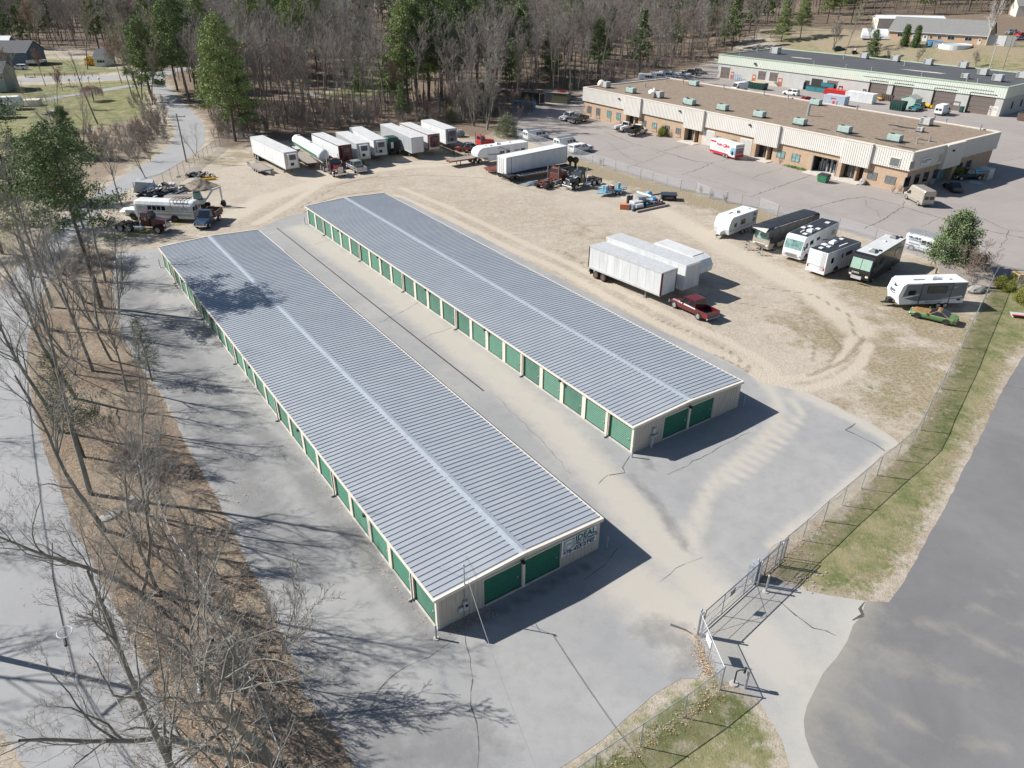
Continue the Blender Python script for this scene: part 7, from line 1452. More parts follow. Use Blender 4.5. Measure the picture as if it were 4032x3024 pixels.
# ================================================================ FENCES, GATE, BOLLARDS
def mesh_mat():
 m, n, l, b = nodes_mat("chain_link"); q = NB(n, l); b.inputs["Base Color"].default_value = (.50, .54, .60, 1); b.inputs["Roughness"].default_value = .4; b.inputs["Metallic"].default_value = .3
 uv = n.new("ShaderNodeUVMap"); uv.uv_map = "UVMap"; sp = n.new("ShaderNodeSeparateXYZ"); l.new(uv.outputs[0], sp.inputs[0])
 a = q.math('FRACT', q.math('MULTIPLY', q.math('ADD', sp.outputs[0], sp.outputs[1]), 11.0)); c = q.math('FRACT', q.math('MULTIPLY', q.math('SUBTRACT', sp.outputs[0], sp.outputs[1]), 11.0))
 al = q.math('MAXIMUM', q.math('LESS_THAN', a, .13), q.math('LESS_THAN', c, .13)); l.new(al, b.inputs["Alpha"]); return m
M_chain = mesh_mat()
def fence(name, label, pts, H=1.83, group=None, step=3.0, posts=True, rail=True, pr=.03, pm=None, thing_=None):
 pts = [Vector(p) for p in pts]; o = pts[0].copy(); t = thing_ or thing(name, label, "fence", o, 0, group); pm = pm or M_galv
 for i, (a, b_) in enumerate(zip(pts, pts[1:])):
  n_ = max(1, round((b_-a).length/step)); 
  if posts:
   for k in range(n_+(1 if i == len(pts)-2 else 0)):
    q = a.lerp(b_, k/n_)-o; p = MB(pm); big = 1.5 if (k == 0) and i % 3 == 0 else 1; p.cyl(q-Vector((0, 0, .02)), q+Vector((0, 0, H+.03)), pr*big, n=7); p.cyl(q+Vector((0, 0, H+.03)), q+Vector((0, 0, H+.09)), pr*1.3*big, pr*.4, 7); p.build("post", t)
 if rail:
  p = MB(pm)
  for a, b_ in zip(pts, pts[1:]): p.cyl(a-o+Vector((0, 0, H-.03)), b_-o+Vector((0, 0, H-.03)), .024, n=6)
  p.build("top_rail", t)
 V, Fc, UV = [], [], []; u = 0
 for a, b_ in zip(pts, pts[1:]):
  k = len(V); l_ = (b_-a).length; V += [a-o+Vector((0, 0, .03)), b_-o+Vector((0, 0, .03)), b_-o+Vector((0, 0, H-.02)), a-o+Vector((0, 0, H-.02))]; Fc.append((k, k+1, k+2, k+3)); UV += [(u, 0), (u+l_, 0), (u+l_, H), (u, H)]; u += l_
 me = bpy.data.meshes.new("mesh"); me.from_pydata([tuple(v) for v in V], [], Fc); me.materials.append(M_chain); uvl = me.uv_layers.new(name="UVMap")
 for i, q in enumerate(UV): uvl.data[i].uv = q
 put(me, "chain_link", t); return t
FV = [(2967,2303),(3083,2193),(3159,2128),(3242,2051),(3315,1990),(3391,1924),(3452,1872),(3529,1811),(3586,1759),(3624,1694),(3649,1637),(3678,1585),(3706,1531),(3733,1481),(3757,1435),(3787,1369),(3815,1310),(3841,1256),(3868,1202),(3893,1145),(3918,1098)]
fence("chain_link_fence", "galvanised chain-link fence curving along the grass verge beside the dark road", [G(*p) for p in FV], step=3.2)
LFp = [(3918,1098),(3760,1053),(3608,1007),(3443,949),(3300,905),(3180,875),(3059,853),(2986,823),(2918,811),(2858,799),(2793,783),(2738,762),(2678,750),(2624,735),(2569,719),(2521,704),(2471,689),(2422,674),(2376,658),(2332,646),(2287,631),(2240,612),(2180,592),(2125,574),(2089,562),(2017,540)]
fence("chain_link_fence", "chain-link fence between the dirt lot and the brown building's parking", [G(*p) for p in LFp], step=9)
fence("chain_link_fence", "chain-link fence along the curved grey road behind the sand pile", [GZ(1,*p) for p in ((1180,1690),(1300,1640),(1430,1600),(1560,1530),(1700,1440),(1850,1330),(1920,1270),(2060,1230),(2220,1215))], step=2.6, pm=M_greytrim)
fence("chain_link_fence", "old chain-link fence through the leaf-covered strip of trees by the left road", [G(*p) for p in ((520,1760),(556,1875),(642,2026),(692,2165),(780,2300),(859,2440),(960,2640),(1060,2870),(1125,3040))], H=1.4, step=3)
gp0, gp1, gp2, gp3 = G(2744,2500), G(2966,2300), G(2834,2716), G(3083,2193)
fence("chain_link_fence", "short chain-link fence with a small white plate at the gate's left side", [gp0, gp2], step=2)
fence("chain_link_fence", "chain-link fence in front of the leafy grass patch at the picture's bottom", [gp2, G(2690,2826), G(2520,2940), G(2340,3060), G(2200,3160)], step=3)
p = MB(M_white); pl = gp0.lerp(gp2, .42); sd_ = (gp2-gp0).normalized(); off = Vector((sd_.y, -sd_.x, 0))
single((p.box(-.35, .35, -.015, .015, -.25, .25), p)[1], "notice_plate", "small white notice plate hanging on the gate-side fence", "sign", pl+Vector((0, 0, 1.35))+off*.04, math.atan2(sd_.y, sd_.x))
# sliding gate
gd = (gp1-gp0); t = thing("sliding_gate", "long chain-link sliding gate closed across the driveway", "gate", gp0, math.atan2(gd.y, gd.x)); Lg = gd.length; ex = 3.4
M_gate = mat("gate_frame", (.16, .18, .22), .5, .4)
p = MB(M_gate)
for z in (.12, 1.85): p.cyl((-.1, -.12, z), (Lg+ex, -.12, z), .03, n=7)
for z in (.55, 1.25): p.cyl((-.1, -.12, z), (Lg+ex, -.12, z), .012, n=5)
for k in range(5): x = -.1+(Lg+ex+.1)*k/4; p.cyl((x, -.12, .12), (x, -.12, 1.85), .024, n=6)
p.cyl((0, -.12, .12), (Lg*.5, -.12, 1.8), .012, n=5); p.cyl((Lg, -.12, .12), (Lg*.5, -.12, 1.8), .012, n=5); p.build("frame", t)
me = bpy.data.meshes.new("m"); me.from_pydata([(-.1, -.12, .12), (Lg+ex, -.12, .12), (Lg+ex, -.12, 1.85), (-.1, -.12, 1.85)], [], [(0, 1, 2, 3)]); me.materials.append(M_chain); uvl = me.uv_layers.new(name="UVMap")
for i, q in enumerate(((0, 0), (Lg+ex, 0), (Lg+ex, 1.8), (0, 1.8))): uvl.data[i].uv = q
put(me, "chain_link", t)
for x in (0.05, Lg+.05, Lg+ex*.75):
 for y in (-.24, .02): p = MB(M_galv); p.cyl((x, y, 0), (x, y, 2.05), .055, n=10); p.cyl((x, y, 2.05), (x, y, 2.12), .07, .02, 10); p.build("post", t)
p = MB(M_greytrim); p.box(Lg*.52-.25, Lg*.52+.25, -.16, -.13, 1.2, 1.6); p.build("plate", t)
p = MB(M_plastic); p.box(Lg+.15, Lg+.75, .1, .6, .3, 1.25, bev=.03); p.box(Lg+.2, Lg+.7, .15, .55, 0, .3); p.build("motor_box", t)
bollard(G(*Z(12,1138,507)), "steel bollard leaning in front of the gate motor by the grass", 1.35, .07); bollard(G(*Z(12,958,1350)), "steel bollard beside the keypad post near the gate", 1.35, .07, base=False)
t = thing("keypad_post", "black goose-neck keypad post on a small concrete foot by the gate", "keypad post", G(*Z(12,862,1310)), R(-30)); p = MB(M_mattblack); p.tube([(0, 0, 0), (0, 0, 1.0), (.12, 0, 1.2), (.35, 0, 1.35)], .04, 8); p.build("post", t); p = MB(M_mattblack); p.box(.33, .45, -.12, .12, 1.2, 1.5, bev=.02); p.build("keypad", t); p = MB(M_conc); p.cyl((0, 0, 0), (0, 0, .08), .25, .22, 10); p.build("foot", t)
# ================================================================ UTILITY POLES AND WIRES
M_pole = mat("weathered_pole_wood", (.20, .17, .15), .9, streak=(4, 4, .4))
def upole(label, pos, H=10.5, rz=0, arm=2.4, m_=None, r=.15, extra=False):
 t = thing("utility_pole", label, "utility pole", pos, rz, None); p = MB(m_ or M_pole); p.cyl((0, 0, 0), (0, 0, H), r, r*.65, 10); p.build("pole", t)
 if arm: p = MB(M_pole); p.box(-arm/2, arm/2, -.2, -.08, H-.6, H-.47); p.build("crossarm", t)
 for x in ((-arm*.46, -arm*.2, arm*.46) if arm else ()): p = MB(M_greytrim); p.cyl((x, -.14, H-.47), (x, -.14, H-.27), .05, .03, 8); p.build("insulator", t)
 if extra: p = MB(M_greytrim); p.tube([(.1, 0, H-1.2), (1.2, .0, H-.6), (1.9, 0, H-.7)], .035, 6); p.box(1.7, 2.1, -.12, .12, H-.85, H-.7); p.build("lamp_arm", t)
 return t
def topH(n_, bx, by, ty):
 b_ = GZ(n_, bx, by); fy = Z(n_, 0, ty)[1]; best = (1e9, 0)
 for z in np.arange(2, 22, .1):
  d = np.array([b_.x, b_.y, b_.z+z])-np.array([0, 0, CAMH]); py = CHT/2-FPX*(d@_u)/(d@_f); best = min(best, (abs(py-fy), z))
 return b_, best[1]
b_, H_ = topH(1, 1625, 1412, 990); upole("wooden utility pole standing by the fence at the bend of the grey road", b_, H_, R(10), 3.0)
b_, H_ = topH(1, 1425, 665, 490); upole("leaning-looking utility pole beside the stop sign at the far junction", b_, H_, 0, 2.4)
b_, H_ = topH(1, 1655, 935, 560); upole("thin pole at the wood's edge where shade crosses the grey road", b_, H_, 0, 0, r=.09)
b_, H_ = topH(15, 1030, 478, 290); upole("pale bare utility pole behind the warehouse roof", b_, H_, 0, 1.2, M_lightgrey)
b_, H_ = topH(15, 1120, 486, 195); upole("brown utility pole with a guy wire behind the warehouse near the picture's right edge", b_, H_, 0, 1.6, M_wood)
SV = Vector((math.cos(SUN_AZ), math.sin(SUN_AZ), 0))/math.tan(SUN_EL)
tip = GZ(7, 1235, 990); HP = 9.5; base = tip+SV*HP; upole("utility pole on the far side of the left road whose shadow falls across it", base, HP, R(62), 3.6, extra=True, r=.19)
for k, (hh, pts) in enumerate(((7.2, ((1240,1800),(1150,1659),(900,1290),(665,870),(560,430),(470,0),(430,-200),(380,-500),(300,-1100),(240,-1700))), (7.2, ((1290,1800),(1195,1659),(930,1270),(672,860),(562,430),(475,0),(432,-200),(383,-500),(303,-1100),(243,-1700))), (8.9, ((1400,1800),(1330,1659),(1080,1200),(960,900),(830,600),(770,380),(700,100),(640,-200),(520,-900),(420,-1700))))):
 w_ = [GZ(7, *q)+SV*hh+Vector((0, 0, hh)) for q in pts]; p = MB(M_mattblack); p.tube(w_, .03 if k < 2 else .016, 5); single(p, "overhead_cable", ("thick overhead cable above the left road edge, lower bundle left strand", "thick overhead cable above the left road edge, lower bundle right strand", "thin upper power wire above the left road")[k], "cable")
sp = GZ(7, 560, 480)+SV*.0; 
p = MB(M_lightgrey, M_mattblack); w0 = GZh(7, 460, 0, 5.0); w1 = GZh(7, 552, 430, 5.0); w2 = GZh(7, 575, 595, 5.0); ddw = (w1-w0).normalized(); nn = Vector((-ddw.y, ddw.x, 0))
p.tube([GZh(7, 455, -300, 5.0), w0, w1], .03, 6, 1)
lp = [w1+ddw*(.45*(1-math.cos(a)))*.9+nn*(.35*math.sin(a)) for a in np.linspace(0, 2*math.pi, 13)]; p.tube(lp, .03, 6, 0); p.cyl(w2-ddw*.5, w2, .07, n=8, m=1); p.tube([w2, GZh(7, 700, 1100, 5.2), GZh(7, 950, 1900, 5.6)], .014, 4, 1)
single(p, "cable_loop", "looped cable with a dark splice box hanging above the left road", "cable")

# ================================================================ FAR HOUSES AND SMALL FAR THINGS
def gable(name, label, a, b_, depth, eave, ridge, wallm, roofm, cat="house", wins=(), ov=.4, doors=(), back=None):
 a, b_ = Vector(a), Vector(b_); z0 = (a.z+b_.z)/2; a = Vector((a.x, a.y, 0)); b_ = Vector((b_.x, b_.y, 0)); d = (b_-a).normalized(); L_ = (b_-a).length; t = thing(name, label, cat, (a.x, a.y, z0), math.atan2(d.y, d.x)); p = MB(wallm)
 p.loft([[(x, 0, -1.5), (x, depth, -1.5), (x, depth, eave), (x, depth/2, ridge), (x, 0, eave)] for x in (0, L_)]); p.build("wall", t); p = MB(roofm); th = .14; sl_ = (ridge-eave)/(depth/2)
 for s_ in (0, 1):
  y0, y1 = ((-ov, depth/2) if s_ == 0 else (depth+ov, depth/2)); p.loft([[(x, y0, eave-sl_*ov), (x, y1, ridge), (x, y1, ridge+th), (x, y0, eave-sl_*ov+th)] for x in (-ov, L_+ov)])
 p.build("roof", t)
 p = MB(M_white); p.box(-ov, L_+ov, -ov-.12, -ov, eave-sl_*ov-.05, eave-sl_*ov+.13); p.build("gutter", t)
 for u, w_, z1, z2 in wins:
  f = MB(M_white); x = u*L_; f.box(x, x+w_, -.06, .02, z1, z2); o = f.build("window", t); g = MB(M_glass); g.box(x+.12, x+w_/2-.05, -.09, 0, z1+.12, z2-.12); g.box(x+w_/2+.05, x+w_-.12, -.09, 0, z1+.12, z2-.12); g.build("pane", o)
 for u, w_, z2, m_ in doors: f = MB(m_, M_glass); x = u*L_; f.box(x, x+w_, -.07, .02, 0, z2); f.box(x+w_*.3, x+w_*.7, -.09, 0, z2*.55, z2*.8, 1); f.build("door", t)
 return t
M_peach = mat("peach_siding", (.52, .37, .26), .7, var=.06); M_shingle = mat("grey_shingle", (.215, .215, .21), .9, col2=(.18, .18, .175), scale=1.2); M_bsh = mat("blue_grey_siding", (.10, .14, .20), .7); M_dsh = mat("dark_shingle", (.07, .075, .085), .85)
a = GZ(15, 332, 272); b_ = GZ(15, 1003, 306)
gable("long_house", "long peach-coloured single-storey house with grey roof on the grassy slope", a, b_, 15, 3.0, 7.2, M_peach, M_shingle, wins=((.10, 1.9, 1.1, 2.3), (.44, .9, 1.0, 2.2), (.52, 1.2, 1.0, 2.2), (.62, 2.3, 1.0, 2.3), (.79, 2.3, 1.0, 2.3)), doors=((.26, 1.1, 2.2, M_white), (.37, 1.6, 2.2, M_white), (.92, 1.2, 2.2, M_beige)))
a = GZ(15, 262, 200); gable("white_barn", "low white-roofed building behind the left end of the peach house", a, a+Vector((26, -4, 0)), 9, 4.0, 5.0, M_beige, M_white, cat="barn")
t = thing("storage_tent", "white rounded storage tent left of the peach house", "tent", GZ(15, 262, 262), R(-20)); p = MB(M_white); p.loft([[(x, 4.2*math.cos(k*math.pi/10), 3.2*math.sin(k*math.pi/10)) for k in range(11)] for x in (-5.5, 5.5)]); p.build("cover", t)
a = GZ(15, 1210, 118); gable("white_house", "pale building with grey roof at the top right corner behind shrubs", a, a+Vector((22, -6, 0)), 12, 4.5, 7.5, M_beige, M_shingle)
for x, y, r_, h_, m_, lb in ((655, 302, 2.6, 1.2, M_blue, "raised blue-walled round pool in front of the peach house"), (795, 320, 5.2, 1.0, M_white, "wide white-walled round pool beside the blue one")):
 t = thing("round_pool", lb, "pool", GZ(15, x, y)+Vector((0, 0, -.2)), 0); p = MB(m_); p.cyl((0, 0, -.6), (0, 0, h_), r_, n=28, cap=False); p.build("wall", t); p = MB(mat("pool_cover_"+m_.name, (.12, .30, .45) if m_ is M_blue else (.45, .52, .52), .5)); p.cyl((0, 0, h_-.25), (0, 0, h_-.2), r_-.03, n=28); p.build("cover", t)
p = MB(M_white); p.box(-1.5, 1.5, -.05, .05, 0, 1.6); p.box(1.4, 1.5, -1, .05, 0, 1.3); single(p, "white_screen", "white folded screen panel leaning against the blue pool", "panel", GZ(15, 672, 326))
t = thing("vinyl_fence", "light grey board fence in three panels right of the peach house", "fence", GZ(15, 1012, 310), 0); 
for k in range(3): 
 q0 = GZ(15, 1012+62*k, 308+4*k)-t.location; q1 = GZ(15, 1012+62*(k+1)-3, 312+4*k)-t.location; p = MB(M_lightgrey); d_ = (q1-q0); n_ = Vector((-d_.y, d_.x, 0)).normalized()*.04
 p.loft([[q0+n_, q0-n_, q0-n_+Vector((0, 0, 3.2)), q0+n_+Vector((0, 0, 3.2))], [q1+n_, q1-n_, q1-n_+Vector((0, 0, 3.2)), q1+n_+Vector((0, 0, 3.2))]]); p.build("panel", t)
p = MB(M_bred); p.cyl((0, 0, 0), (0, 0, .9), .22, .15, 8); single(p, "hydrant", "small red hydrant-like post right of the white pool", "hydrant", GZ(15, 918, 328))
def cc(n_, x, y, h, W=1.9, L=4.7): return (GZ(n_, x, y), R(h), L)
car("parked_car", "dark green car under the leaning tree behind the warehouse", cc(4, 1000, 335, -5), M_dgreen, L=4.7)
car("parked_car", "bright red car at the top right edge on the slope", cc(15, 1250, 250, 20), M_bred, L=4.8)
car("parked_car", "dusty grey car below the red one at the right edge", cc(15, 1235, 275, 20), M_silver, L=4.8)
pickup("pickup_truck", "silver pickup beside the red car at the right edge of the slope", cc(15, 1185, 235, 200, L=5.5), M_silver, L=5.5)
t = thing("yard_tractor", "dark ride-on tractor with a white seat behind the warehouse roof", "tractor", GZ(4, 1105, 352), 0); p = MB(M_mattblack); p.box(-1.1, .3, -.4, .4, .4, 1.1, bev=.08); p.cyl((-.7, -.55, .5), (-.7, .55, .5), .5); p.cyl((.6, -.5, .3), (.6, .5, .3), .3); p.build("body", t); p = MB(M_white); p.box(-.3, .2, -.25, .25, 1.1, 1.8, bev=.06); p.build("seat", t)
# left far
a = GZ(20, 0, 205); gable("blue_barn", "dark blue-grey barn with a grey roof at the left picture edge", GZ(20, -120, 200), GZ(20, 300, 205), 11, 4.5, 7.5, M_bsh, M_dsh, cat="barn")
gable("white_roof_barn", "building with a bright white metal roof behind the blue barn", GZ(20, -60, 100), GZ(20, 110, 100), 9, 4.5, 6.5, M_bsh, M_white, cat="barn")
gable("small_white_house", "small pale house with dark roof beside the yellow bush", GZ(20, 955, 215), GZ(20, 1060, 213), 8, 3.0, 5.2, M_white, M_dsh, wins=((.25, 1.6, 1.2, 2.2), (.6, 1.6, 1.2, 2.2)))
t = gable("white_garage", "white garage with three small windows in its wide door at the junction", GZ(1, 1350, 575), GZ(1, 1515, 583), 9, 3.4, 5.6, M_white, M_shingle, cat="garage", wins=((.32, .9, 1.9, 2.3), (.52, .9, 1.9, 2.3), (.75, .9, 1.9, 2.3)))
gable("grey_green_house", "pale green-grey house wall cut by the left picture edge", GZ(20, -160, 470), GZ(20, 78, 462), 9, 5.2, 7.5, mat("grey_green_siding", (.33, .38, .35), .7), M_dsh, wins=((.80, 1.2, 3.2, 4.4),))
gable("garden_house", "house with white window frames hidden in the woods behind the trailer row", GZ(2, 1080, 500), GZ(2, 1260, 505), 9, 4.5, 7, M_brown, M_dsh, wins=((.35, 2.2, 2.3, 4.0),))
p = MB(M_white); p.loft([[(x, 1.6*math.cos(k*math.pi/8), 1.6*math.sin(k*math.pi/8)) for k in range(9)] for x in (-2, 2)]); single(p, "garden_tent", "small white dome tent in the clearing among the woods", "tent", GZ(2, 1170, 570), 0)
def railfence(label, pts, H=1.1, m_=None):
 pts = [Vector(q) for q in pts]; o = pts[0].copy(); t = thing("rail_fence", label, "fence", o)
 for a, b_ in zip(pts, pts[1:]):
  n_ = max(1, round((b_-a).length/2.6))
  for k in range(n_): q = a.lerp(b_, k/n_)-o; p = MB(m_); p.box(q.x-.07, q.x+.07, q.y-.07, q.y+.07, q.z-.1, q.z+H); p.build("post", t)
 p = MB(m_)
 for a, b_ in zip(pts, pts[1:]):
  for z in (.35, .65, .95): p.cyl(a-o+Vector((0, 0, z)), b_-o+Vector((0, 0, z)), .05, n=5)
 p.build("rail", t)
railfence("white-grey rail fence around the clearing in the woods", [GZ(2, *q) for q in ((640,815),(780,860),(930,895),(1060,905),(1200,880),(1330,860),(1500,845))], m_=M_lightgrey)
p = MB(M_lightgrey); rr = random.Random(2)
railfence("dark low roadside fence along the far road at left", [GZ(20, *q) for q in ((255,318),(450,314),(650,308),(850,305),(1000,302))], .9, M_brown)
car("parked_car", "white sport utility car in front of the blue barn", (GZ(20, 205, 245), R(185), 4.8), M_white, L=4.8, H=1.75, kind='suv')
pickup("pickup_truck", "white pickup cut by the left edge near the blue barn", (GZ(20, 5, 255), R(10), 5.5), M_white)
t = thing("motor_boat", "white motor boat on a trailer behind the dark red hedge", "boat", GZ(20, 375, 205), R(5)); p = MB(M_white, M_navy); p.loft([[(-3, -.9, 1.0), (-3, .9, 1.0), (-3, 1.1, 1.9), (-3, -1.1, 1.9)], [(1, -.8, .9), (1, .8, .9), (1, 1.1, 1.95), (1, -1.1, 1.95)], [(3.4, -.05, 1.6), (3.4, .05, 1.6), (3.4, .1, 2.1), (3.4, -.1, 2.1)]]); p.build("hull", t); p = MB(M_mattblack); p.box(-2.5, 2.8, -.4, .4, .4, .6); p.build("trailer", t); p = MB(M_glass); p.box(-.2, .1, -.8, .8, 1.9, 2.5); p.build("windscreen", t)
for i, (x, y, L_, lb) in enumerate(((60, 640, 8.5, "white-roofed camper at the left picture edge, the longer one"), (15, 720, 6.5, "second pale camper below the longer one at the left picture edge"))):
 camper(lb, (GZ(20, x, y), R(20), L_), H=3.1, group="campers at the left edge")
p = MB(M_beige, M_bred); p.box(-3.5, 3.5, -1.5, 1.5, 0, 1.5); p.box(-3.5, -1.5, -1.52, -1.5, .1, .8, 1); single(p, "covered_trailer", "tan covered trailer with red lettering-like band right of the campers", "trailer", GZ(20, 265, 600), R(15))
heap("garden_junk", "dark clutter on the grass below the campers", "junk", GZ(20, 560, 690), 3.0, 1.2, 1.0, (M_mattblack, M_greytrim, M_lightgrey), 30, 14)
for i, (x, y) in enumerate(((708, 410), (896, 385), (1018, 450), (630, 455))):
 t = thing("garden_lamp", ("white globe lamp on the lawn, second from the left", "white globe lamp nearest the far road", "tall white garden lamp beside the driveway", "white globe lamp leftmost on the lawn")[i], "lamp", GZ(20, x, y)); p = MB(M_mattblack); p.cyl((0, 0, 0), (0, 0, 3.0 if i == 2 else 1.6), .06, n=6); p.build("post", t); p = MB(M_white); p.blob((0, 0, 3.2 if i == 2 else 1.8), (.35, .35, .3), jit=0); p.build("globe", t)
t = thing("stop_sign", "red stop sign at the far road junction", "sign", GZ(1, 1398, 662), R(0)); p = MB(M_galv); p.cyl((0, 0, 0), (0, 0, 2.6), .05, n=6); p.build("post", t)
p = MB(M_adr, M_white); p.loft([[(.6*math.cos(math.pi/8+k*math.pi/4), y, 2.9+.6*math.sin(math.pi/8+k*math.pi/4)) for k in range(8)] for y in (-.03, .0)]); text_mesh(p, "STOP", 1, (-.45, -.04, 2.75), (1, 0, 0), (0, 0, 1), .4, squeeze=.8); p.build("plate", t)
# right edge details
t = thing("tool_crate", "open wooden crate with a grey lid at the right picture edge by the shrubs", "crate", GZ(10, 2195, 900), R(5)); p = MB(M_wood2, M_shade); p.box(-1.2, 1.6, -.7, .7, 0, 1.1, 0); p.box(-1.21, -1.15, -.6, .6, .1, 1.0, 1); p.build("box", t); p = MB(M_plastic); p.box(-.2, 1.7, -.75, .75, 1.1, 1.25); p.build("lid", t)
p = MB(M_bred, M_lightgrey); p.box(-1.3, 1.3, -.5, -.3, .25, .35); p.box(-1.3, 1.3, -.28, .5, .25, .32, 1)
for x in (-1.1, 1.1): p.box(x-.04, x+.04, -.4, .4, 0, .25, 1)
single(p, "red_sawhorse", "red and white low rack on the grass at the right picture edge", "rack", GZ(10, 2205, 1215), R(-15))
p = MB(M_wood); p.loft([[(-3.2, -2, .1), (3.0, -2, .1), (3.0, -2, .25), (-3.2, -2, .25)], [(-3.2, 2.2, 1.5), (3.0, 2.2, 1.5), (3.0, 2.2, 1.65), (-3.2, 2.2, 1.65)]]); p.box(-3.0, -2.8, 1.8, 2.0, 0, 1.5); p.box(2.6, 2.8, 1.8, 2.0, 0, 1.5)
single(p, "wooden_ramp", "sloping weathered wooden ramp roof behind the grey travel trailer", "shed roof", GZ(10, 1700, 900), R(-12))
def rock(label, pos, r, seed, group="boulders"):
 p = MB(M_stone); p.blob((0, 0, r[2]*.55), r, seed=seed, n=6, jit=.16); single(p, "boulder", label, "boulder", pos, random.Random(seed).uniform(0, 3), group)
rock("flat pale boulder at the rear corner of the grey travel trailer", GZ(10, 1785, 990), (1.3, .75, .5), 1)
rock("grey boulder among fallen leaves between the left road and the old fence", GZ(6, 1165, 1320), (.55, .45, .6), 2); rock("flat grey slab in the leaves beside the left road", GZ(6, 960, 1400), (.8, .5, .12), 3)
rock("boulder left of the dry bush near the white semi row's right end", GZ(3, 20, 1190), (1.3, 1.0, 1.0), 4); rock("dark stacked rock beside the last entrance of the brown building", GZ(4, 1150, 1205), (.7, .5, .7), 5)
p = MB(M_wood2, M_pole); p.cyl((0, 0, 0), (0, 0, .32), .36, .33, 14, 1); p.cyl((0, 0, .32), (0, 0, .33), .31, n=14, m=0); single(p, "tree_stump", "round sawn tree stump in the fallen leaves beside the left road", "stump", GZ(7, 2010, 1190))
p = MB(M_lightgrey, M_pole); p.cyl((-.6, 0, .12), (.6, .1, .12), .1, .08, 8); single(p, "birch_log", "short pale birch log lying in the leaves near the stump", "log", GZ(7, 1740, 950), R(110))
rr = random.Random(21); p = MB(M_stone)
for i in range(30):
 q = GZ(12, rr.gauss(1480, 90), rr.gauss(370, 70)) if i < 28 else GZ(12, rr.gauss(1480, 60), rr.gauss(190, 25)); s_ = rr.uniform(.04, .10); p.blob((q.x, q.y, .03), (s_, s_*.8, s_*.4), seed=i, n=4)
o = single(p, "loose_stones", "scattered grey stones on the grass beside the gate bollard", "stones"); o["kind"] = "stuff"
# loose fallen leaves: drift along fence foot and building
rr = random.Random(31); ML = [mat("dry_leaf_tan", (.46, .30, .17), .85), mat("dry_leaf_brown", (.26, .15, .09), .85), mat("dry_leaf_pale", (.55, .43, .30), .85)]
def leaves(label, spots, seed):
 rr = random.Random(seed); p = MB(*ML)
 for (a, b_, w_, n_) in spots:
  for i in range(n_):
   q = a.lerp(b_, rr.random())+Vector((rr.gauss(0, w_), rr.gauss(0, w_), 0)); s_ = rr.uniform(.022, .05); an = rr.uniform(0, 6.3); z = .03+rr.uniform(0, .06)
   p.poly([(q.x+s_*math.cos(an+k*2.1)*(1 if k else 1.4), q.y+s_*math.sin(an+k*2.1), hgt(q.x, q.y)+z+rr.uniform(-.02, .03)) for k in range(3)], rr.randrange(3))
 o = single(p, "fallen_leaves", label, "leaves"); o["kind"] = "stuff"
leaves("dry leaves drifted along the gate fences and the wall foot", [(gp0, gp2, .2, 260), (gp2, G(2690,2826), .25, 300), (G(2690,2826), G(2340,3060), .3, 350), (gp1, gp3, .3, 380), (gp3, G(3242,2051), .2, 250), (locA(.6, -.4), locA(3.4, -.5), .22, 350), (locA(-.4, 0), locA(-.4, 24), .25, 260), (G(2750,2560), G(2790,2650), .3, 300)], 5)
lp = []
for i in range(90):
 q = (rr.uniform(120, 1150), rr.uniform(1500, 3000)); g_ = G(*q)
 if inside(LEAF, np.array([g_.x]), np.array([g_.y]))[0]: lp.append((g_, g_+Vector((rr.uniform(-3, 3), rr.uniform(-3, 3), 0)), .8, 150))
leaves("thick carpet of tan and brown fallen leaves under the roadside trees", lp, 6)
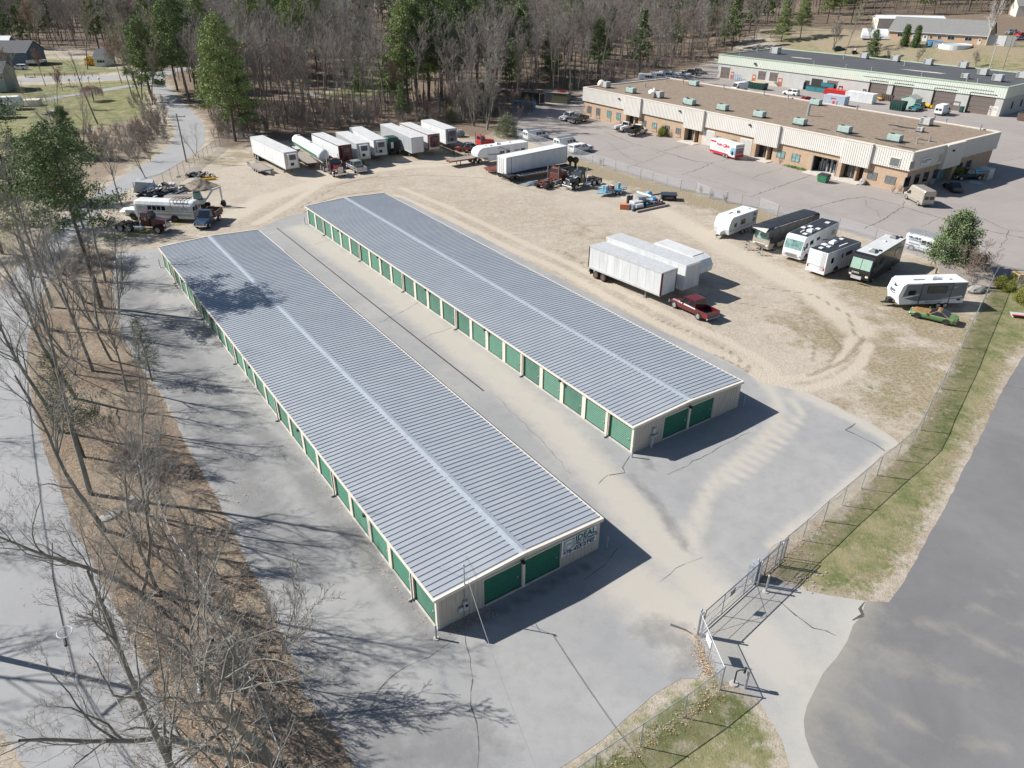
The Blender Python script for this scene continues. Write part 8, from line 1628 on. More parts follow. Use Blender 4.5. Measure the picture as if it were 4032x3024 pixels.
# ================================================================ TREES
M_bark = mat("grey_bark", (.25, .225, .20), .9, col2=(.13, .115, .10), scale=2.5, streak=(3, 3, .6), bump=.5, bscale=6)
M_bark2 = mat("lichen_bark", (.27, .265, .23), .9, col2=(.15, .14, .125), scale=1.6, bump=.4, bscale=6)
M_twig = mat("twig_grey", (.27, .242, .22), .9, var=.2, scale=.5); M_twigl = mat("twig_light", (.30, .28, .25), .9, var=.15, scale=.5); M_twigr = mat("twig_brown", (.29, .215, .185), .9, var=.2, scale=.5)
M_darkbark = mat("dark_pine_bark", (.12, .095, .075), .9)
M_birch = mat("white_bark", (.55, .53, .49), .8, col2=(.32, .30, .27), scale=2)
def norm(v): return v/ (np.linalg.norm(v)+1e-9)
def grow(seed, H, trunk_r, lv, spread=.6, first=.35, wobble=.10, upb=.12, multi=1, nlimb=12, taper=.75, lean=0):
 """bare tree skeleton: list of (level, p0, p1, r0, r1)"""
 g = np.random.default_rng(seed); S = []
 def br(p, d, L, r, lev, z0=0):
  ns = max(3, int(L/(.9 if lev == 0 else .5 if lev < 3 else .3))); ns = min(ns, (14, 9, 6, 4, 3)[lev]); st = L/ns; pr = r
  nch = (nlimb, lv[0], lv[1], lv[2] if len(lv) > 2 else 0, 0)[lev]
  due = sorted(g.uniform(first if lev == 0 else .22, .98, nch)); di = 0
  for i in range(ns):
   d = norm(d+g.normal(0, wobble*(1.0 if lev else .4), 3)+np.array([0, 0, upb*(.3 if lev == 0 else 1)])); q = p+d*st; r1 = r*(1-(i+1)/ns*taper); S.append((lev, p, q, pr, r1))
   while di < nch and due[di] <= (i+1)/ns:
    t = due[di]; di += 1; a = g.uniform(0, 6.283); ax = norm(np.cross(d, g.normal(0, 1, 3))); an = spread*g.uniform(.6, 1.25)*(1 if lev else 1-.35*t)
    nd = norm(d*math.cos(an)+ax*math.sin(an)); cl = L*(g.uniform(.34, .55) if lev == 0 else g.uniform(.35, .62))*(1-.45*t if lev == 0 else 1-.35*t)
    br(q-d*st*g.uniform(0, .8), nd, cl, max(.006, r1*g.uniform(.38, .6) if lev < 3 else r1*.5), lev+1)
   p, pr = q, r1
 for k in range(multi):
  d0 = norm(np.array([g.normal(0, .05+.22*(multi > 1))+lean, g.normal(0, .05+.22*(multi > 1)), 1])); br(np.array([0, 0, -.1]), d0, H*(1 if k == 0 else g.uniform(.75, .95)), trunk_r*(1 if k == 0 else .8), 0)
 return S
def segmesh(name, segs, mats, split, n0=7, rmin=.012, leaf=None):
 """frustums for all segments; mats[0] for levels <= split else mats[1]"""
 V, Fq, MI, off = [], [], [], 0
 for lev in range(5):
  s = [x for x in segs if x[0] == lev]
  if not s: continue
  n = (n0, 5, 3, 3, 3)[lev]; P0 = np.array([x[1] for x in s]); P1 = np.array([x[2] for x in s]); R0 = np.maximum([x[3] for x in s], rmin); R1 = np.maximum([x[4] for x in s], rmin*.8)
  D = P1-P0; D /= np.linalg.norm(D, axis=1)[:, None]+1e-9; A = np.cross(D, np.where(np.abs(D[:, 2:3]) < .9, [[0, 0, 1.]], [[1., 0, 0]])); A /= np.linalg.norm(A, axis=1)[:, None]+1e-9; B = np.cross(D, A)
  th = np.arange(n)*2*np.pi/n; ring = np.cos(th)[None, :, None]*A[:, None]+np.sin(th)[None, :, None]*B[:, None]
  v = np.concatenate([P0[:, None]+ring*R0[:, None, None], P1[:, None]+ring*R1[:, None, None]], 1); m = len(s); V.append(v.reshape(-1, 3))
  b = off+np.arange(m)[:, None]*2*n; j = np.arange(n); k = (j+1) % n; Fq.append(np.stack([b+j, b+k, b+k+n, b+j+n], -1).reshape(-1, 4)); MI.append(np.full(m*n, 0 if lev <= split else 1)); off += m*2*n
 V = np.concatenate(V); Fq = np.concatenate(Fq); MI = np.concatenate(MI)
 me = bpy.data.meshes.new(name); me.vertices.add(len(V)); me.vertices.foreach_set("co", V.astype(np.float32).ravel())
 nl = Fq.size; T = np.zeros((0, 3), int)
 if leaf is not None:
  LV, LT = leaf; me.vertices.add(len(LV)); allv = np.concatenate([V, LV]); me.vertices.foreach_set("co", allv.astype(np.float32).ravel()); T = LT+len(V)
 me.loops.add(nl+T.size); me.loops.foreach_set("vertex_index", np.concatenate([Fq.ravel(), T.ravel()]).astype(np.int32)); nf = len(Fq)+len(T); me.polygons.add(nf)
 me.polygons.foreach_set("loop_start", np.concatenate([np.arange(len(Fq))*4, nl+np.arange(len(T))*3]).astype(np.int32)); me.polygons.foreach_set("loop_total", np.concatenate([np.full(len(Fq), 4), np.full(len(T), 3)]).astype(np.int32))
 mi = np.concatenate([MI, 2+(np.arange(len(T))//6) % 2]) if len(T) else MI
 for m_ in mats: me.materials.append(m_)
 me.polygons.foreach_set("material_index", np.minimum(mi, len(mats)-1).astype(np.int32)); me.update(calc_edges=True); return me
def flecks(pts, g, size, per, spread):
 n = len(pts)*per; c = np.repeat(np.array(pts), per, 0)+g.normal(0, spread, (n, 3)); a = g.normal(0, 1, (n, 3)); a /= np.linalg.norm(a, axis=1)[:, None]; b = np.cross(a, g.normal(0, 1, (n, 3))); b /= np.linalg.norm(b, axis=1)[:, None]+1e-9
 s = size*g.uniform(.6, 1.4, (n, 1)); v = np.stack([c-a*s*.5, c+a*s*.6, c+b*s*.45], 1).reshape(-1, 3); return v, np.arange(n*3).reshape(-1, 3)
def bare_proto(seed, H, r, lv, mats=None, buds=None, bm=None, split=1, rmin=.014, **k):
 segs = grow(seed, H, r, lv, **k); tr = [s for s in segs if s[0] == 0]; cr = [s for s in segs if s[0] > 0]; mats = mats or (M_bark, M_twig)
 lf = None; cm = list(mats)
 if buds: tips = [s[2] for s in segs if s[0] >= 3]; g = np.random.default_rng(seed+1); tips = [tips[i] for i in g.choice(len(tips), min(len(tips), buds[0]), replace=False)]; lf = flecks(tips, g, buds[1], buds[2], .22); cm = list(mats)+list(bm)
 return segmesh("trunk", tr, mats, split, rmin=rmin), segmesh("crown", cr, cm, split, rmin=rmin, leaf=lf)
M_n1 = mat("pine_needles_dark", (.085, .135, .05), .8, var=.35, scale=.6); M_n2 = mat("pine_needles_light", (.19, .26, .095), .8, var=.3, scale=.6); M_n3 = mat("pine_needles_yellow", (.28, .33, .11), .8, var=.25, scale=.6)
def pine_proto(seed, H, R_, mats, base=.3, dens=1.5, size=.30, top=1.0, n_whorl=17, clump=.55):
 g = np.random.default_rng(seed); segs = []; pts = []; p = np.array([0, 0, -.1]); d = np.array([0, 0, 1.0]); ns = 12
 for i in range(ns): q = p+np.array([g.normal(0, .04), g.normal(0, .04), H/ns]); segs.append((0, p, q, .26*(H/18)*(1-i/ns*.85), .26*(H/18)*(1-(i+1)/ns*.85))); p = q
 for w_ in range(n_whorl):
  t = base+(1-base)*(w_+.3)/n_whorl; z = t*H; prof = (1-(t-base)/(1-base))**.6*top+.10; k = int(g.integers(4, 7)); a0 = g.uniform(0, 6.3)
  for j in range(k):
   L = R_*prof*g.uniform(.5, 1.25); a = a0+j*6.283/k+g.normal(0, .3); dr = np.array([math.cos(a), math.sin(a), g.uniform(-.05, .45)]); st = np.array([0, 0, z]); en = st+dr*L; segs.append((1, st, en, .05, .012))
   m = max(2, int(L/clump)); 
   for u in range(m):
    f = .3+.7*(u+1)/m; c = st+dr*L*f
    for _ in range(2 if f > .5 else 1): pts.append(c+g.normal(0, .28, 3)*np.array([1, 1, .45])*(L*.22+.35))
 pts.append(np.array([0, 0, H])); g2 = np.random.default_rng(seed+5); lf = flecks(pts, g2, size, int(17*dens), .27)
 tr = [s for s in segs if s[0] == 0]; cr = [s for s in segs if s[0] == 1]
 return segmesh("trunk", tr, (M_darkbark, M_darkbark), 9), segmesh("crown", cr, (M_darkbark, M_darkbark, *mats), 9, leaf=lf)
def plant(proto, name, label, cat, pos, s=1.0, rz=None, group=None, rnd=None, tilt=0):
 rnd = rnd or RT; t = thing(name, label, cat, pos, rnd.uniform(0, 6.28) if rz is None else rz, group); t.scale = (s*rnd.uniform(.92, 1.08), s*rnd.uniform(.92, 1.08), s)
 if tilt: t.rotation_euler[1] = tilt
 for m_, nm in zip(proto, ("trunk", "crown")): put(m_, nm, t)
 return t
RT = random.Random(77)
BM = mat("bud_yellow_green", (.22, .24, .09), .8); BM2 = mat("bud_pale_green", (.27, .28, .12), .8); BR = mat("bud_red_brown", (.30, .13, .09), .8); BR2 = mat("bud_russet", (.26, .15, .10), .8)
# --- near trees (detailed), woods trees (lighter)
NEAR = [bare_proto(101+i, h, r, (6, 6, 3), (M_bark2, M_twigl), rmin=.0055, nlimb=nl, spread=.62, first=.3, wobble=.13, multi=mu, upb=.05) for i, (h, r, nl, mu) in enumerate(((15, .19, 12, 1), (14, .16, 10, 2), (16, .21, 12, 1), (12, .13, 10, 2), (13.5, .17, 13, 1)))]
LEANER = bare_proto(150, 15, .25, (7, 5, 4), (M_bark2, M_twigl), rmin=.006, nlimb=12, spread=.85, first=.25, wobble=.2, multi=2, upb=.0)
WOOD = [bare_proto(201+i, h, .17, (6, 5, 3), (M_bark, M_twig), rmin=.021, nlimb=11, spread=.5, first=.42, wobble=.09, upb=.10) for i, h in enumerate((19, 17, 21, 16, 18))]
BUSHY = [bare_proto(221+i, h, .2, (7, 6, 3), (M_bark, M_twigl), rmin=.02, nlimb=14, spread=.62, first=.16, wobble=.09, upb=.10, multi=2) for i, h in enumerate((12, 10))]
BUD = [bare_proto(231+i, 16, .18, (6, 6, 3), (M_bark, m1), buds=(1500, .16, 2), bm=bm, rmin=.018, nlimb=12, spread=.55, first=.3, upb=.08) for i, (m1, bm) in enumerate(((M_twig, (BM, BM2)), (M_twigr, (BR, BR2)), (M_twigl, (BM2, BM))))]
SAP = [bare_proto(241+i, 5, .045, (5, 4, 2), (M_twig, M_twigl), rmin=.009, nlimb=9, spread=.6, first=.15, multi=3) for i in range(2)]
SHRB = [bare_proto(251+i, 3.0, .035, (5, 4, 2), (M_twigr if i else M_twig, M_twigr if i else M_twigl), rmin=.007, nlimb=8, spread=.7, first=.08, multi=5) for i in range(2)]
PINE = [pine_proto(301+i, h, r, m_, base=b0) for i, (h, r, m_, b0) in enumerate(((22, 5.0, (M_n1, M_n2), .34), (20, 4.6, (M_n2, M_n3), .30), (18, 4.2, (M_n2, M_n2), .2), (23, 4.8, (M_n1, M_n1), .40), (19, 4.2, (M_n2, M_n3), .15)))]
FIR = pine_proto(311, 15, 4.2, (M_n2, M_n1), base=.06, dens=1.3, n_whorl=22)
BPINE = pine_proto(313, 7.2, 2.9, (M_n2, mat("young_pine_needles", (.15, .20, .11), .8)), base=.05, dens=1.7, size=.24, n_whorl=18, clump=.34, top=1.0)
NPINE = pine_proto(314, 16, 5.6, (M_n1, M_n2), base=.18, dens=1.5, size=.22, n_whorl=15, clump=.6)
OPINE = pine_proto(317, 15, 3.0, (mat('olive_needles', (.15, .165, .10), .85), M_n1), base=.25, dens=.8, size=.2, n_whorl=15)
YSH = pine_proto(315, 2.6, 1.5, (mat("yellow_green_leaf", (.30, .30, .05), .7), mat("olive_leaf", (.12, .15, .04), .8)), base=.05, dens=2.2, size=.16, n_whorl=10, clump=.25, top=1.2)
ARB = pine_proto(316, 5.5, .75, (M_n1, M_n2), base=.03, dens=1.8, size=.28, n_whorl=18, clump=.3, top=1.0)
# roadside strip (left)
strip = [(357,1945,2,1.0,"bare tree with the thickest straight trunk midway along the leafy strip"),(415,2090,0,.85,"bare tree just below the thick-trunked one on the leafy strip"),(556,2335,1,1.0,"forked bare tree leaning over the left road beside the slab"),(622,2322,3,.95,"slim bare tree right of the forked one on the strip"),
 (235,1700,4,1.0,"bare tree close to the left road edge in the upper strip"),(300,1570,0,.9,"bare tree in the thicket's middle by the left road"),(365,1460,2,.85,"tall bare tree in the upper thicket nearer the storage pavement"),(470,1235,3,.85,"bare tree at the pavement edge across from the storage roof's far half"),
 (300,1290,4,.9,"bare tree behind the thicket by the road bend"),(415,1110,0,.8,"bare tree at the top of the strip near the grass patch"),(205,1210,2,.95,"bare tree standing on the road side of the upper strip"),(585,2030,3,.85,"slender bare tree beside the old fence on the strip"),
 (770,2560,3,.7,"small crooked bare tree below the fence midpoint on the strip"),(560,1700,3,.7,"small bare tree on the brown dirt edge near the pavement"),(260,1400,3,.8,"bare tree in the thicket above the road-side gap"),(390,1300,1,.75,"forked thin bare tree in the upper thicket"),(180,1300,4,.8,"thin bare tree at the road side of the upper thicket"),(440,1420,0,.7,"thin bare tree nearest the shaded wall in the upper thicket"),(340,1190,3,.85,"multi-stemmed bare tree in the upper thicket"),(500,1540,4,.7,"thin bare tree at the thicket's lower right"),(250,1080,1,.85,"forked bare tree beside the road near the maroon tractor"),(130,1090,2,.9,"bare tree across from the maroon tractor near the road bend")]
for x, y, k, s, lb in strip: plant(NEAR[k], "bare_tree", lb, "tree", G(x, y), s, group="bare trees on the strip beside the left road")
plant(LEANER, "lichen_tree", "big crooked lichen-covered bare tree in the foreground bottom left", "tree", G(1085, 3010), 1.0, R(150), group="bare trees on the strip beside the left road")
plant(NEAR[2], 'bare_tree', 'bare tree just below the picture left of the gate-side grass', 'tree', G(820, 3330), 1.0, R(70))
for x, y, k, s, lb in ((-760,2050,0,1.0,"bare tree beyond the left road, upper one"),(-900,2500,2,1.05,"bare tree beyond the left road, middle one"),(-1300,2900,4,1.1,"bare tree beyond the left road, lower one"),(1150,3600,0,1.0,"bare tree below the picture by the strip's end"),(-560,1650,3,1.0,"bare tree left of the road by its bend")): plant(NEAR[k], "bare_tree", lb, "tree", G(x, y), s)
for i in range(22):
 t_ = RT.random(); px = 150+RT.uniform(-40, 330)+t_*650; py = 1250+t_*1650; g_ = G(px, py)
 if inside(LEAF, np.array([g_.x]), np.array([g_.y]))[0]: plant(SAP[i % 2], "sapling", "thin bare sapling growing in the fallen leaves of the roadside strip", "sapling", g_, RT.uniform(.7, 1.5), group="bare saplings on the leafy strip")
TPINE = pine_proto(318, 18, 4.3, (M_n1, M_n2), base=.5, dens=1.5, size=.24, n_whorl=11, clump=.5)
plant(TPINE, "pine_tree", "pine hidden among bare trees whose shadow darkens the near storage roof", "tree", G0(400,1212).tolist()+[0], 1.1); plant(OPINE, "pine_tree", "slim olive-green pine in the middle of the leafy strip", "tree", G0(330,1800).tolist()+[0], .62); plant(OPINE, "pine_tree", "small pine by the pavement edge near the roof's shaded patch", "tree", G0(600,1500).tolist()+[0], .42)
for x, y, s, k, lb in ((95,890,1.15,0,"large dark pine at the left picture edge over the grass"),(10,1000,1.0,0,"dark pine cut by the left picture edge"),(290,620,.62,1,"dark spreading evergreen on the lawn left of the curved road"),(230,790,.7,0,"lower dark pine between the lawn and the bus"),(215,800,.55,1,"small evergreen thicket tree behind the bus")): plant(NPINE if k == 0 else FIR, "pine_tree", lb, "tree", G(x, y), s)
# bare trees between the road and lawn, left background
for x, y, k, s, lb in ((385,488,0,1.05,"tall leaning bare tree on the lawn left of the curved road"),(583,725,3,.85,"crooked bare tree by the rubble heap behind the bus"),(280,600,1,.85,"forked bare tree left of the dark evergreen on the lawn"),(250,615,4,.8,"slim bare tree in front of the campers"),(330,560,3,.8,"bare tree beside the weeping tree's shadow"),(770,615,1,.45,"small bare tree by the fence at the road bend"),(480,810,4,.7,"bare tree left of the bus front by the road"),(330,900,2,.85,"bare tree between the road and the maroon tractor"),(90,370,3,.9,"bare tree by the pale green house")): plant(NEAR[k], "bare_tree", lb, "tree", G(x, y), s)
for x, y, k, s, lb in ((345,275,0,1.25,"big budding tree beside the yellow bush"),(130,215,1,1.1,"reddish budding tree right of the blue barn"),(165,205,2,1.1,"budding tree right of the blue barn's gable"),(560,410,2,.95,"pale green budding tree with white trunks beside the curved road"),(560,395,0,1.15,"tall greenish tree with twin trunks left of the shaded road stretch"),(540,350,2,1.2,"large pale green tree above the driveway end"),(600,415,0,.9,"green-yellow budding tree at the shaded road bend"),(520,380,1,.9,"russet budding tree left of the shaded road"),(480,330,1,.75,"low russet budding tree by the driveway"),(180,340,1,.6,"reddish budding tree on the lawn between the roads"),(230,430,1,.6,"reddish shrub-like tree behind the campers"),(60,300,1,.5,"dark red budding tree in front of the boat")): plant(BUD[k], "budding_tree", lb, "tree", G(x, y), s, group="budding trees left of the curved road")
for x, y, s, lb in ((370,398,1.0,"round weeping tree with drooping pinkish twigs on the lawn"),): 
 g = np.random.default_rng(7); S = [(0, np.array([0, 0, 0.]), np.array([0, 0, 2.6]), .16, .12)]
 for k in range(420): a = g.uniform(0, 6.28); r_ = 2.9*math.sqrt(g.uniform(.05, 1)); zt = 3.9-.14*r_*r_+g.normal(0, .1); p1 = np.array([r_*math.cos(a), r_*math.sin(a), zt]); S.append((2, np.array([r_*.3*math.cos(a), r_*.3*math.sin(a), 3.2]), p1, .03, .02)); S.append((3, p1, p1+np.array([.2*math.cos(a), .2*math.sin(a), -g.uniform(.8, 2.2)]), .024, .016))
 plant((segmesh("trunk", S[:1], (M_bark, M_twig), 1), segmesh("crown", S[1:], (M_twigl, mat("pinkish_twig", (.42, .31, .27), .9)), 1)), "weeping_tree", lb, "tree", G(x, y), s)
YB = pine_proto(320, 3.4, 2.0, (mat("forsythia_yellow", (.72, .45, .02), .7), mat("forsythia_gold", (.55, .33, .02), .7)), base=.05, dens=1.6, size=.3, n_whorl=10, clump=.35, top=1.2)
plant(YB, "forsythia_bush", "bright yellow flowering bush beside the small pale house", "bush", GZ(20, 915, 200), .8)
# woods
pines = [(927,556,4,1.05,"tall green pine at the left end of the trailer row by the fence"),(960,540,2,.9,"second pine just behind the tall one by the fence"),(900,520,1,.95,"yellow-green pine leaning over the road bend"),(745,400,0,1.0,"dark pine at the shaded stretch of the curved road"),(700,360,1,1.0,"light green pine above the white garage"),(600,395,2,.95,"pine with bare lower trunk at the road's left side by the shade"),(590,372,0,.9,"dark pine at the road's left side above the shade"),(770,350,1,1.05,"bushy light pine behind the road bend"),(640,250,0,1.0,"dark pine behind the white garage"),(820,300,3,1.0,"dark pine in the woods right of the road"),
 (1610,436,1,1.1,"bright pine, left one of the tall group behind the green cab"),(1690,432,0,1.15,"tall pine in the group behind the green cab"),(1740,420,1,1.15,"tallest yellow-green pine behind the long grey trailer"),(1640,380,3,1.1,"dark pine behind the tall group"),(1809,370,0,1.1,"pine right of the tall group"),(1760,330,2,1.15,"rear pine between the two pine groups"),(1880,330,1,1.15,"bright pine left of the black cargo trailer"),(1930,320,0,1.1,"broad pine behind the big bare bush tree"),(1990,300,3,1.1,"dark pine above the black cargo trailer"),(2250,240,1,1.15,"yellowish pine standing alone in the bare woods"),(2060,270,2,1.05,"pine at the right end of the dark pine group"),
 (1180,330,3,1.15,"dark pine at the back of the clearing"),(1100,300,3,1.15,"dark pine at the top centre-left of the woods"),(1010,290,1,1.1,"light pine behind the bare crowns left of centre"),(1250,280,3,1.1,"dark pine top centre of the woods"),(1420,400,2,.6,"small dark pine with a bare lower trunk in front of the clearing"),(1585,470,2,.45,"small green pine at the woods' front edge"),
 (2850,180,2,.8,"pine at the left end of the warehouse in the bare woods"),(3075,165,4,.8,"green pine behind the warehouse roof's left half"),(3150,150,1,.75,"light pine behind the warehouse beside the grass"),(3255,95,3,.9,"dark pine cluster tree left of the white-roofed barn, front one"),(3300,80,3,.95,"dark pine cluster tree left of the white-roofed barn, right one"),(3350,95,3,.85,"dark pine at the right of the cluster near the barn"),(3220,60,0,1.0,"tall dark pine at the back of the cluster"),(2700,150,2,.9,"dark pine in the bare woods above the grey rooftop units")]
for x, y, k, s, lb in pines: plant(PINE[k if s < .9 or k < 3 else 1], "pine_tree", lb, "tree", G(x, y), s*(1.15 if s > .9 else 1), group="pines in the woods")
plant(FIR, "young_pine", "bushy light green pine on the slope behind the warehouse", "tree", GZ(4, 1210, 385), .62)
for x, y, k, s, lb in ((1200,325,0,.55,"leaning budding tree with the dark green car beneath it"),(1040,350,2,.9,"spreading greenish tree behind the warehouse")): plant(BUD[k], "budding_tree", lb, "tree", GZ(4, x, y), s)
for x, y, k, s, lb in ((965,320,0,.8,"bare bushy tree left of the leaning tree behind the warehouse"),(1510,410,1,.45,"small bare tree behind the warehouse in front of the pools"),(1890,440,1,.45,"small bare tree on the slope behind the right rooftop units"),(1320,390,1,.3,"tiny bare tree next to the bushy pine")): plant(BUSHY[k], "bare_tree", lb, "tree", GZ(4, x, y), s)
WB = bare_proto(401, 17, .3, (7, 6, 3), (M_birch, M_birch), rmin=.03, nlimb=14, spread=.7, first=.25, wobble=.14); plant(WB, "white_barked_tree", "tall white-barked bare tree at the corner of the peach house", "tree", GZ(4, 1960, 295), 1.0); plant(WB, "white_barked_tree", "tall silver snag-like tree in the middle of the woods", "tree", GZ(2, 1090, 660), 1.15)
for x, y, lb in ((1425, 300, "narrow dark evergreen in front of the peach house, left one"), (1495, 310, "narrow dark evergreen in front of the peach house, right one")): plant(ARB, "columnar_evergreen", lb, "tree", GZ(4, x, y), 1.2)
plant(BUSHY[0], "bare_bush_tree", "big rounded bare multi-stem tree at the woods' edge by the red truck cab", "tree", GZ(3, 260, 1130), 1.2); plant(BUSHY[1], "bare_bush_tree", "second rounded bare tree left of the black cargo trailer", "tree", GZ(3, 150, 1100), 1.15); plant(BUSHY[1], "bare_bush_tree", "bare tree behind the right end of the trailer row", "tree", GZ(3, 60, 1060), .9)
GS = pine_proto(330, 4.5, 2.2, (mat("sage_leaf", (.20, .23, .12), .8), mat("sage_leaf_dark", (.14, .16, .085), .8)), base=.05, dens=.8, size=.2, n_whorl=12, clump=.3, top=1.1)
for x, y, s, lb in ((430,1190,1.0,"greyish green bush behind the fifth-wheel camper"),(30,1020,.95,"pale green bush right of the last box trailer"),(-60,1060,.7,"low pale green bush beside the last box trailer")): plant(GS, "green_bush", lb, "bush", GZ(3, x, y), s)
plant(SHRB[1], "red_bush", "dark red-brown bush beside the white van at the lot corner", "bush", GZ(3, 505, 1130), 1.0)
plant(YSH, "evergreen_bush", "yellow-green evergreen bush against the brown building", "bush", GZ(3, 1790, 1185), .72); plant(SHRB[0], "dry_bush", "dry brown bush beside the evergreen bush at the wall", "bush", GZ(3, 1865, 1200), .5)
plant(BPINE, "young_pine", "young green pine in front of the HILLSIDE van", "tree", GZ(10, 1560, 790), 1.0)
for x, y, k, s, lb in ((1720,900,1,1.5,"bare reddish shrub tree right of the young pine"),(1830,880,1,1.3,"second bare reddish shrub by the fence corner"),(1760,960,0,.8,"low bare shrub at the rear of the grey travel trailer")): plant(SHRB[k], "bare_shrub", lb, "shrub", GZ(10, x, y), s)
for x, y, s, lb in ((2000,960,.5,"yellow-green shrub just outside the fence corner, left one"),(2080,985,.42,"yellow-green shrub outside the fence, middle one"),(2140,905,.4,"yellow-green shrub near the crate at the right edge"),(2215,1095,.75,"large yellow-green shrub cut by the right picture edge")): plant(YSH, "evergreen_shrub", lb, "shrub", GZ(10, x, y), s)
plant(SHRB[0], "dry_bush", "dry tan bush between the yellow-green shrubs at the right edge", "bush", GZ(10, 2150, 1030), .9)
t_ = plant(YSH, "round_bush", "dark round bush in the shade of the brown building", "bush", GZ(18, 885, 205), .75)
for x, y, s, lb in ((1385,1255,.5,"dry brown shrub at the front corner of the brown building"),(1350,1260,.45,"second dry shrub beside the building corner"),(610,1070,.5,"dry brown shrub left of the bright ground cover")): plant(SHRB[0], "dry_shrub", lb, "shrub", GZ(4, x, y), s)
p = MB(mat("bright_ground_cover", (.10, .22, .03), .8)); a = GZ(4, 650, 1085); b_ = GZ(4, 775, 1115); rr = random.Random(4)
for i in range(500): q = a.lerp(b_, rr.random())+Vector((rr.gauss(0, .3), rr.gauss(0, .3), 0)); s_ = .12; p.poly([(q.x+s_*rr.uniform(-1, 1), q.y+s_*rr.uniform(-1, 1), .05+rr.uniform(0, .35)) for k in range(3)])
o = single(p, "ground_cover", "bright green ground cover along the brown building wall", "plants"); o["kind"] = "stuff"
# weeds at the lot fence and the leafless hedge scrub
for i, (x, y) in enumerate(((255,1440),(310,640),(440,672),(240,600))):
 plant(SHRB[0], "weed_shrub", ("dead weed clump at the fence left of the dirt track","dead weeds on the fence post between the junk heap and white trailer","dead weeds two posts left of the white travel trailer","thin weed stalk at the fence")[i], "weeds", GZ(17, x, y) if i else GZ(3, 1250, 1440), .45)
# scattered woods
WP = [tuple(G(*q)[:2]) for q in [(640,315),(740,425),(805,480),(860,560),(1100,528),(1300,503),(1500,470),(1700,455),(1900,500),(1990,425),(2040,408),(2240,385),(2290,352),(2640,290),(2835,225),(2990,165),(3080,140),(3120,60)]]
far1 = G(3200, 20); WP += [(far1.x+60, far1.y+60), (150, 470), (-60, 480), (-220, 470), tuple(G(420, 90)[:2]), tuple(G(560, 200)[:2])]
yc = YARDC; pts = []; g = random.Random(99)
minx, maxx = min(p_[0] for p_ in WP), max(p_[0] for p_ in WP); miny, maxy = min(p_[1] for p_ in WP), max(p_[1] for p_ in WP)
cand = np.array([(g.uniform(minx, maxx), g.uniform(miny, maxy)) for _ in range(26000)])
ok = inside(WP, cand[:, 0], cand[:, 1]) & ~inside(yc, cand[:, 0], cand[:, 1]) & ~inside(LOT, cand[:, 0], cand[:, 1]) & (segdist(ROADL, cand[:, 0], cand[:, 1], True) > 3)
vv = (cand[:, 0]-91.6)*.783+(cand[:, 1]-277)*.623; uu = (cand[:, 0]-67.6)*.63-(cand[:, 1]-262)*.777
ok &= ~((uu > -4) & (vv > -35) & (vv < 8))
ok &= ~((cand[:, 0] > 105) & (vv < 66))
cand = cand[ok]; cand = cand[np.argsort(np.hypot(cand[:, 0], cand[:, 1]))]
occ = [tuple(G(x, y)[:2]) for x, y, *_ in pines]
for c_ in cand:
 d_ = math.hypot(*c_); md = 3.9 if d_ < 215 else 4.8 if d_ < 270 else 6.0
 if all((c_[0]-q[0])**2+(c_[1]-q[1])**2 > md*md for q in occ[-600:]): pts.append(tuple(c_)); occ.append(tuple(c_))
pts.sort(key=lambda q: math.hypot(*q)); NI = 215
def zone(x, y):
 if x < -40: return "woods' left part behind the trailers"
 if x < 5: return "woods' middle part behind the trailers"
 if x < 60: return "woods above the brown building"
 return "woods behind the warehouse"
for i, (x, y) in enumerate(pts[:NI]):
 r_ = RT.random(); z = hgt(x, y)
 if r_ < .9: plant(WOOD[i % 5], "bare_tree", "tall leafless tree in the "+zone(x, y), "tree", (x, y, z), RT.uniform(.72, 1.08), group="leafless trees in the "+zone(x, y))
 elif r_ < .95: plant(BUD[RT.randrange(3)], "budding_tree", "budding tree in the "+zone(x, y), "tree", (x, y, z), RT.uniform(.7, 1.05), group="budding trees in the "+zone(x, y))
 else: plant(PINE[RT.randrange(5)], "pine_tree", "pine among bare trees in the "+zone(x, y), "tree", (x, y, z), RT.uniform(.6, .9), group="pines in the "+zone(x, y))
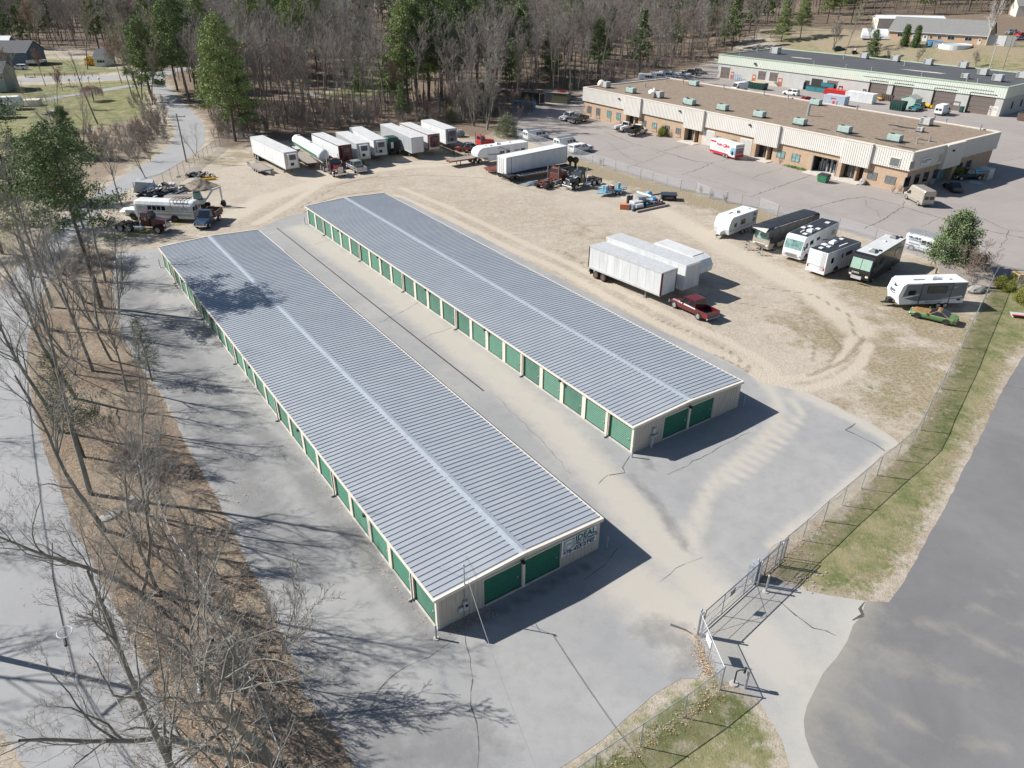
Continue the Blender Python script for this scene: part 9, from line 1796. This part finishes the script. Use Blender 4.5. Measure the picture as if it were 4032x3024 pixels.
# the rest of the woods as one mass
rest = pts[NI:]
FARP = [bare_proto(501+i, 18, .16, (5, 5), (M_bark, M_twig), rmin=.035, nlimb=13, spread=.55, first=.2, upb=.1) for i in range(3)]+[bare_proto(504, 15, .16, (5, 5), (M_bark, M_twigr), rmin=.035, nlimb=11, spread=.55, first=.25, upb=.1)]
FARN = pine_proto(510, 19, 3.6, (M_n1, M_n2), base=.25, dens=.45, size=.7, n_whorl=13, clump=.9)
def arr(me):
 v = np.empty(len(me.vertices)*3, np.float32); me.vertices.foreach_get("co", v); lt = np.empty(len(me.polygons), np.int32); me.polygons.foreach_get("loop_total", lt); li = np.empty(len(me.loops), np.int32); me.loops.foreach_get("vertex_index", li); mi = np.empty(len(me.polygons), np.int32); me.polygons.foreach_get("material_index", mi); return v.reshape(-1, 3), lt, li, mi, list(me.materials)
def massing(name, label, spots, protos, pick, seed):
 A = [[arr(m_) for m_ in pr] for pr in protos]; mats = []; V, LT, LI, MI = [], [], [], []; off = 0; rnd = random.Random(seed)
 for (x, y, s) in spots:
  a = rnd.uniform(0, 6.28); ca, sa = math.cos(a)*s, math.sin(a)*s
  for v, lt, li, mi, mm in A[pick(rnd)]:
   w_ = np.stack([v[:, 0]*ca-v[:, 1]*sa+x, v[:, 0]*sa+v[:, 1]*ca+y, v[:, 2]*s+hgt(x, y)], -1); V.append(w_); LT.append(lt); LI.append(li+off); off += len(v)
   rm = []
   for m_ in mm:
    if m_ not in mats: mats.append(m_)
    rm.append(mats.index(m_))
   MI.append(np.array(rm)[mi])
 V = np.concatenate(V); LT = np.concatenate(LT); LI = np.concatenate(LI); MI = np.concatenate(MI); me = bpy.data.meshes.new(name); me.vertices.add(len(V)); me.vertices.foreach_set("co", V.astype(np.float32).ravel()); me.loops.add(len(LI)); me.loops.foreach_set("vertex_index", LI.astype(np.int32)); me.polygons.add(len(LT)); me.polygons.foreach_set("loop_start", np.concatenate([[0], np.cumsum(LT)[:-1]]).astype(np.int32)); me.polygons.foreach_set("loop_total", LT.astype(np.int32))
 for m_ in mats: me.materials.append(m_)
 me.polygons.foreach_set("material_index", MI.astype(np.int32)); me.update(calc_edges=True); o = put(me, name); tag(o, label, "woods", kind="stuff"); return o
spots = [(x, y, RT.uniform(.75, 1.1)) for x, y in rest[:900]]; print('woods', len(pts), len(rest))
for k in range(950):       # left background beyond the houses, hazy hillside woods
 for _ in range(20):
  q = G(RT.uniform(-500, 640), RT.uniform(20, 196))
  if 285 < q.y < 620 and all((q.x-a)**2+(q.y-b_)**2 > 24 for a, b_, _s in spots[-950:]): spots.append((q.x, q.y, RT.uniform(.8, 1.15))); break
for k in range(420):       # behind the peach house
 for _ in range(20):
  q = G(RT.uniform(3100, 4300), RT.uniform(-80, 60)); v_ = (q.x-91.6)*.783+(q.y-277)*.623
  if v_ > 84 and q.y < 520 and all((q.x-a)**2+(q.y-b_)**2 > 16 for a, b_, _s in spots[-420:]): spots.append((q.x, q.y, RT.uniform(.8, 1.1))); break
massing("distant_woods", "far mass of grey leafless woods with scattered evergreens along the picture's top", spots, FARP+[FARN], lambda r: (r.randrange(3) if r.random() < .75 else 3) if r.random() < .88 else 4, 8)
# undergrowth brush at the woods' front edge
US = []
for k in range(480):
 t_ = RT.random(); q = G(840+t_*1250+RT.uniform(-15, 15), 545-t_*90+RT.uniform(-90, 8)); US.append((q.x, q.y, RT.uniform(.4, .9)))
for k in range(130): q = G(RT.uniform(2250, 2830), 0); y0 = 352-(q.x*0); 
for k in range(160):
 t_ = RT.random(); q = G(2240+t_*600, 375-t_*150-RT.uniform(5, 60)); US.append((q.x, q.y, RT.uniform(.4, .9)))
for k in range(120): q = G(RT.uniform(330, 640), RT.uniform(560, 720)); 
for k in range(90): q = GZ(1, RT.uniform(700, 1350), RT.uniform(1150, 1420)); US.append((q.x, q.y, RT.uniform(.35, .7)))
for k in range(60): q = GZ(1, RT.uniform(1150, 1450), RT.uniform(900, 1250)); US.append((q.x, q.y, RT.uniform(.4, .8)))
UP = [bare_proto(601+i, 4.2, .04, (5, 4), (M_twig, M_twigl if i else M_twigr), rmin=.016, nlimb=8, spread=.7, first=.08, multi=4) for i in range(2)]
massing("undergrowth", "bare brushy undergrowth along the woods' front edge and road bank", US, UP, lambda r: r.randrange(2), 9)["category"] = "undergrowth"
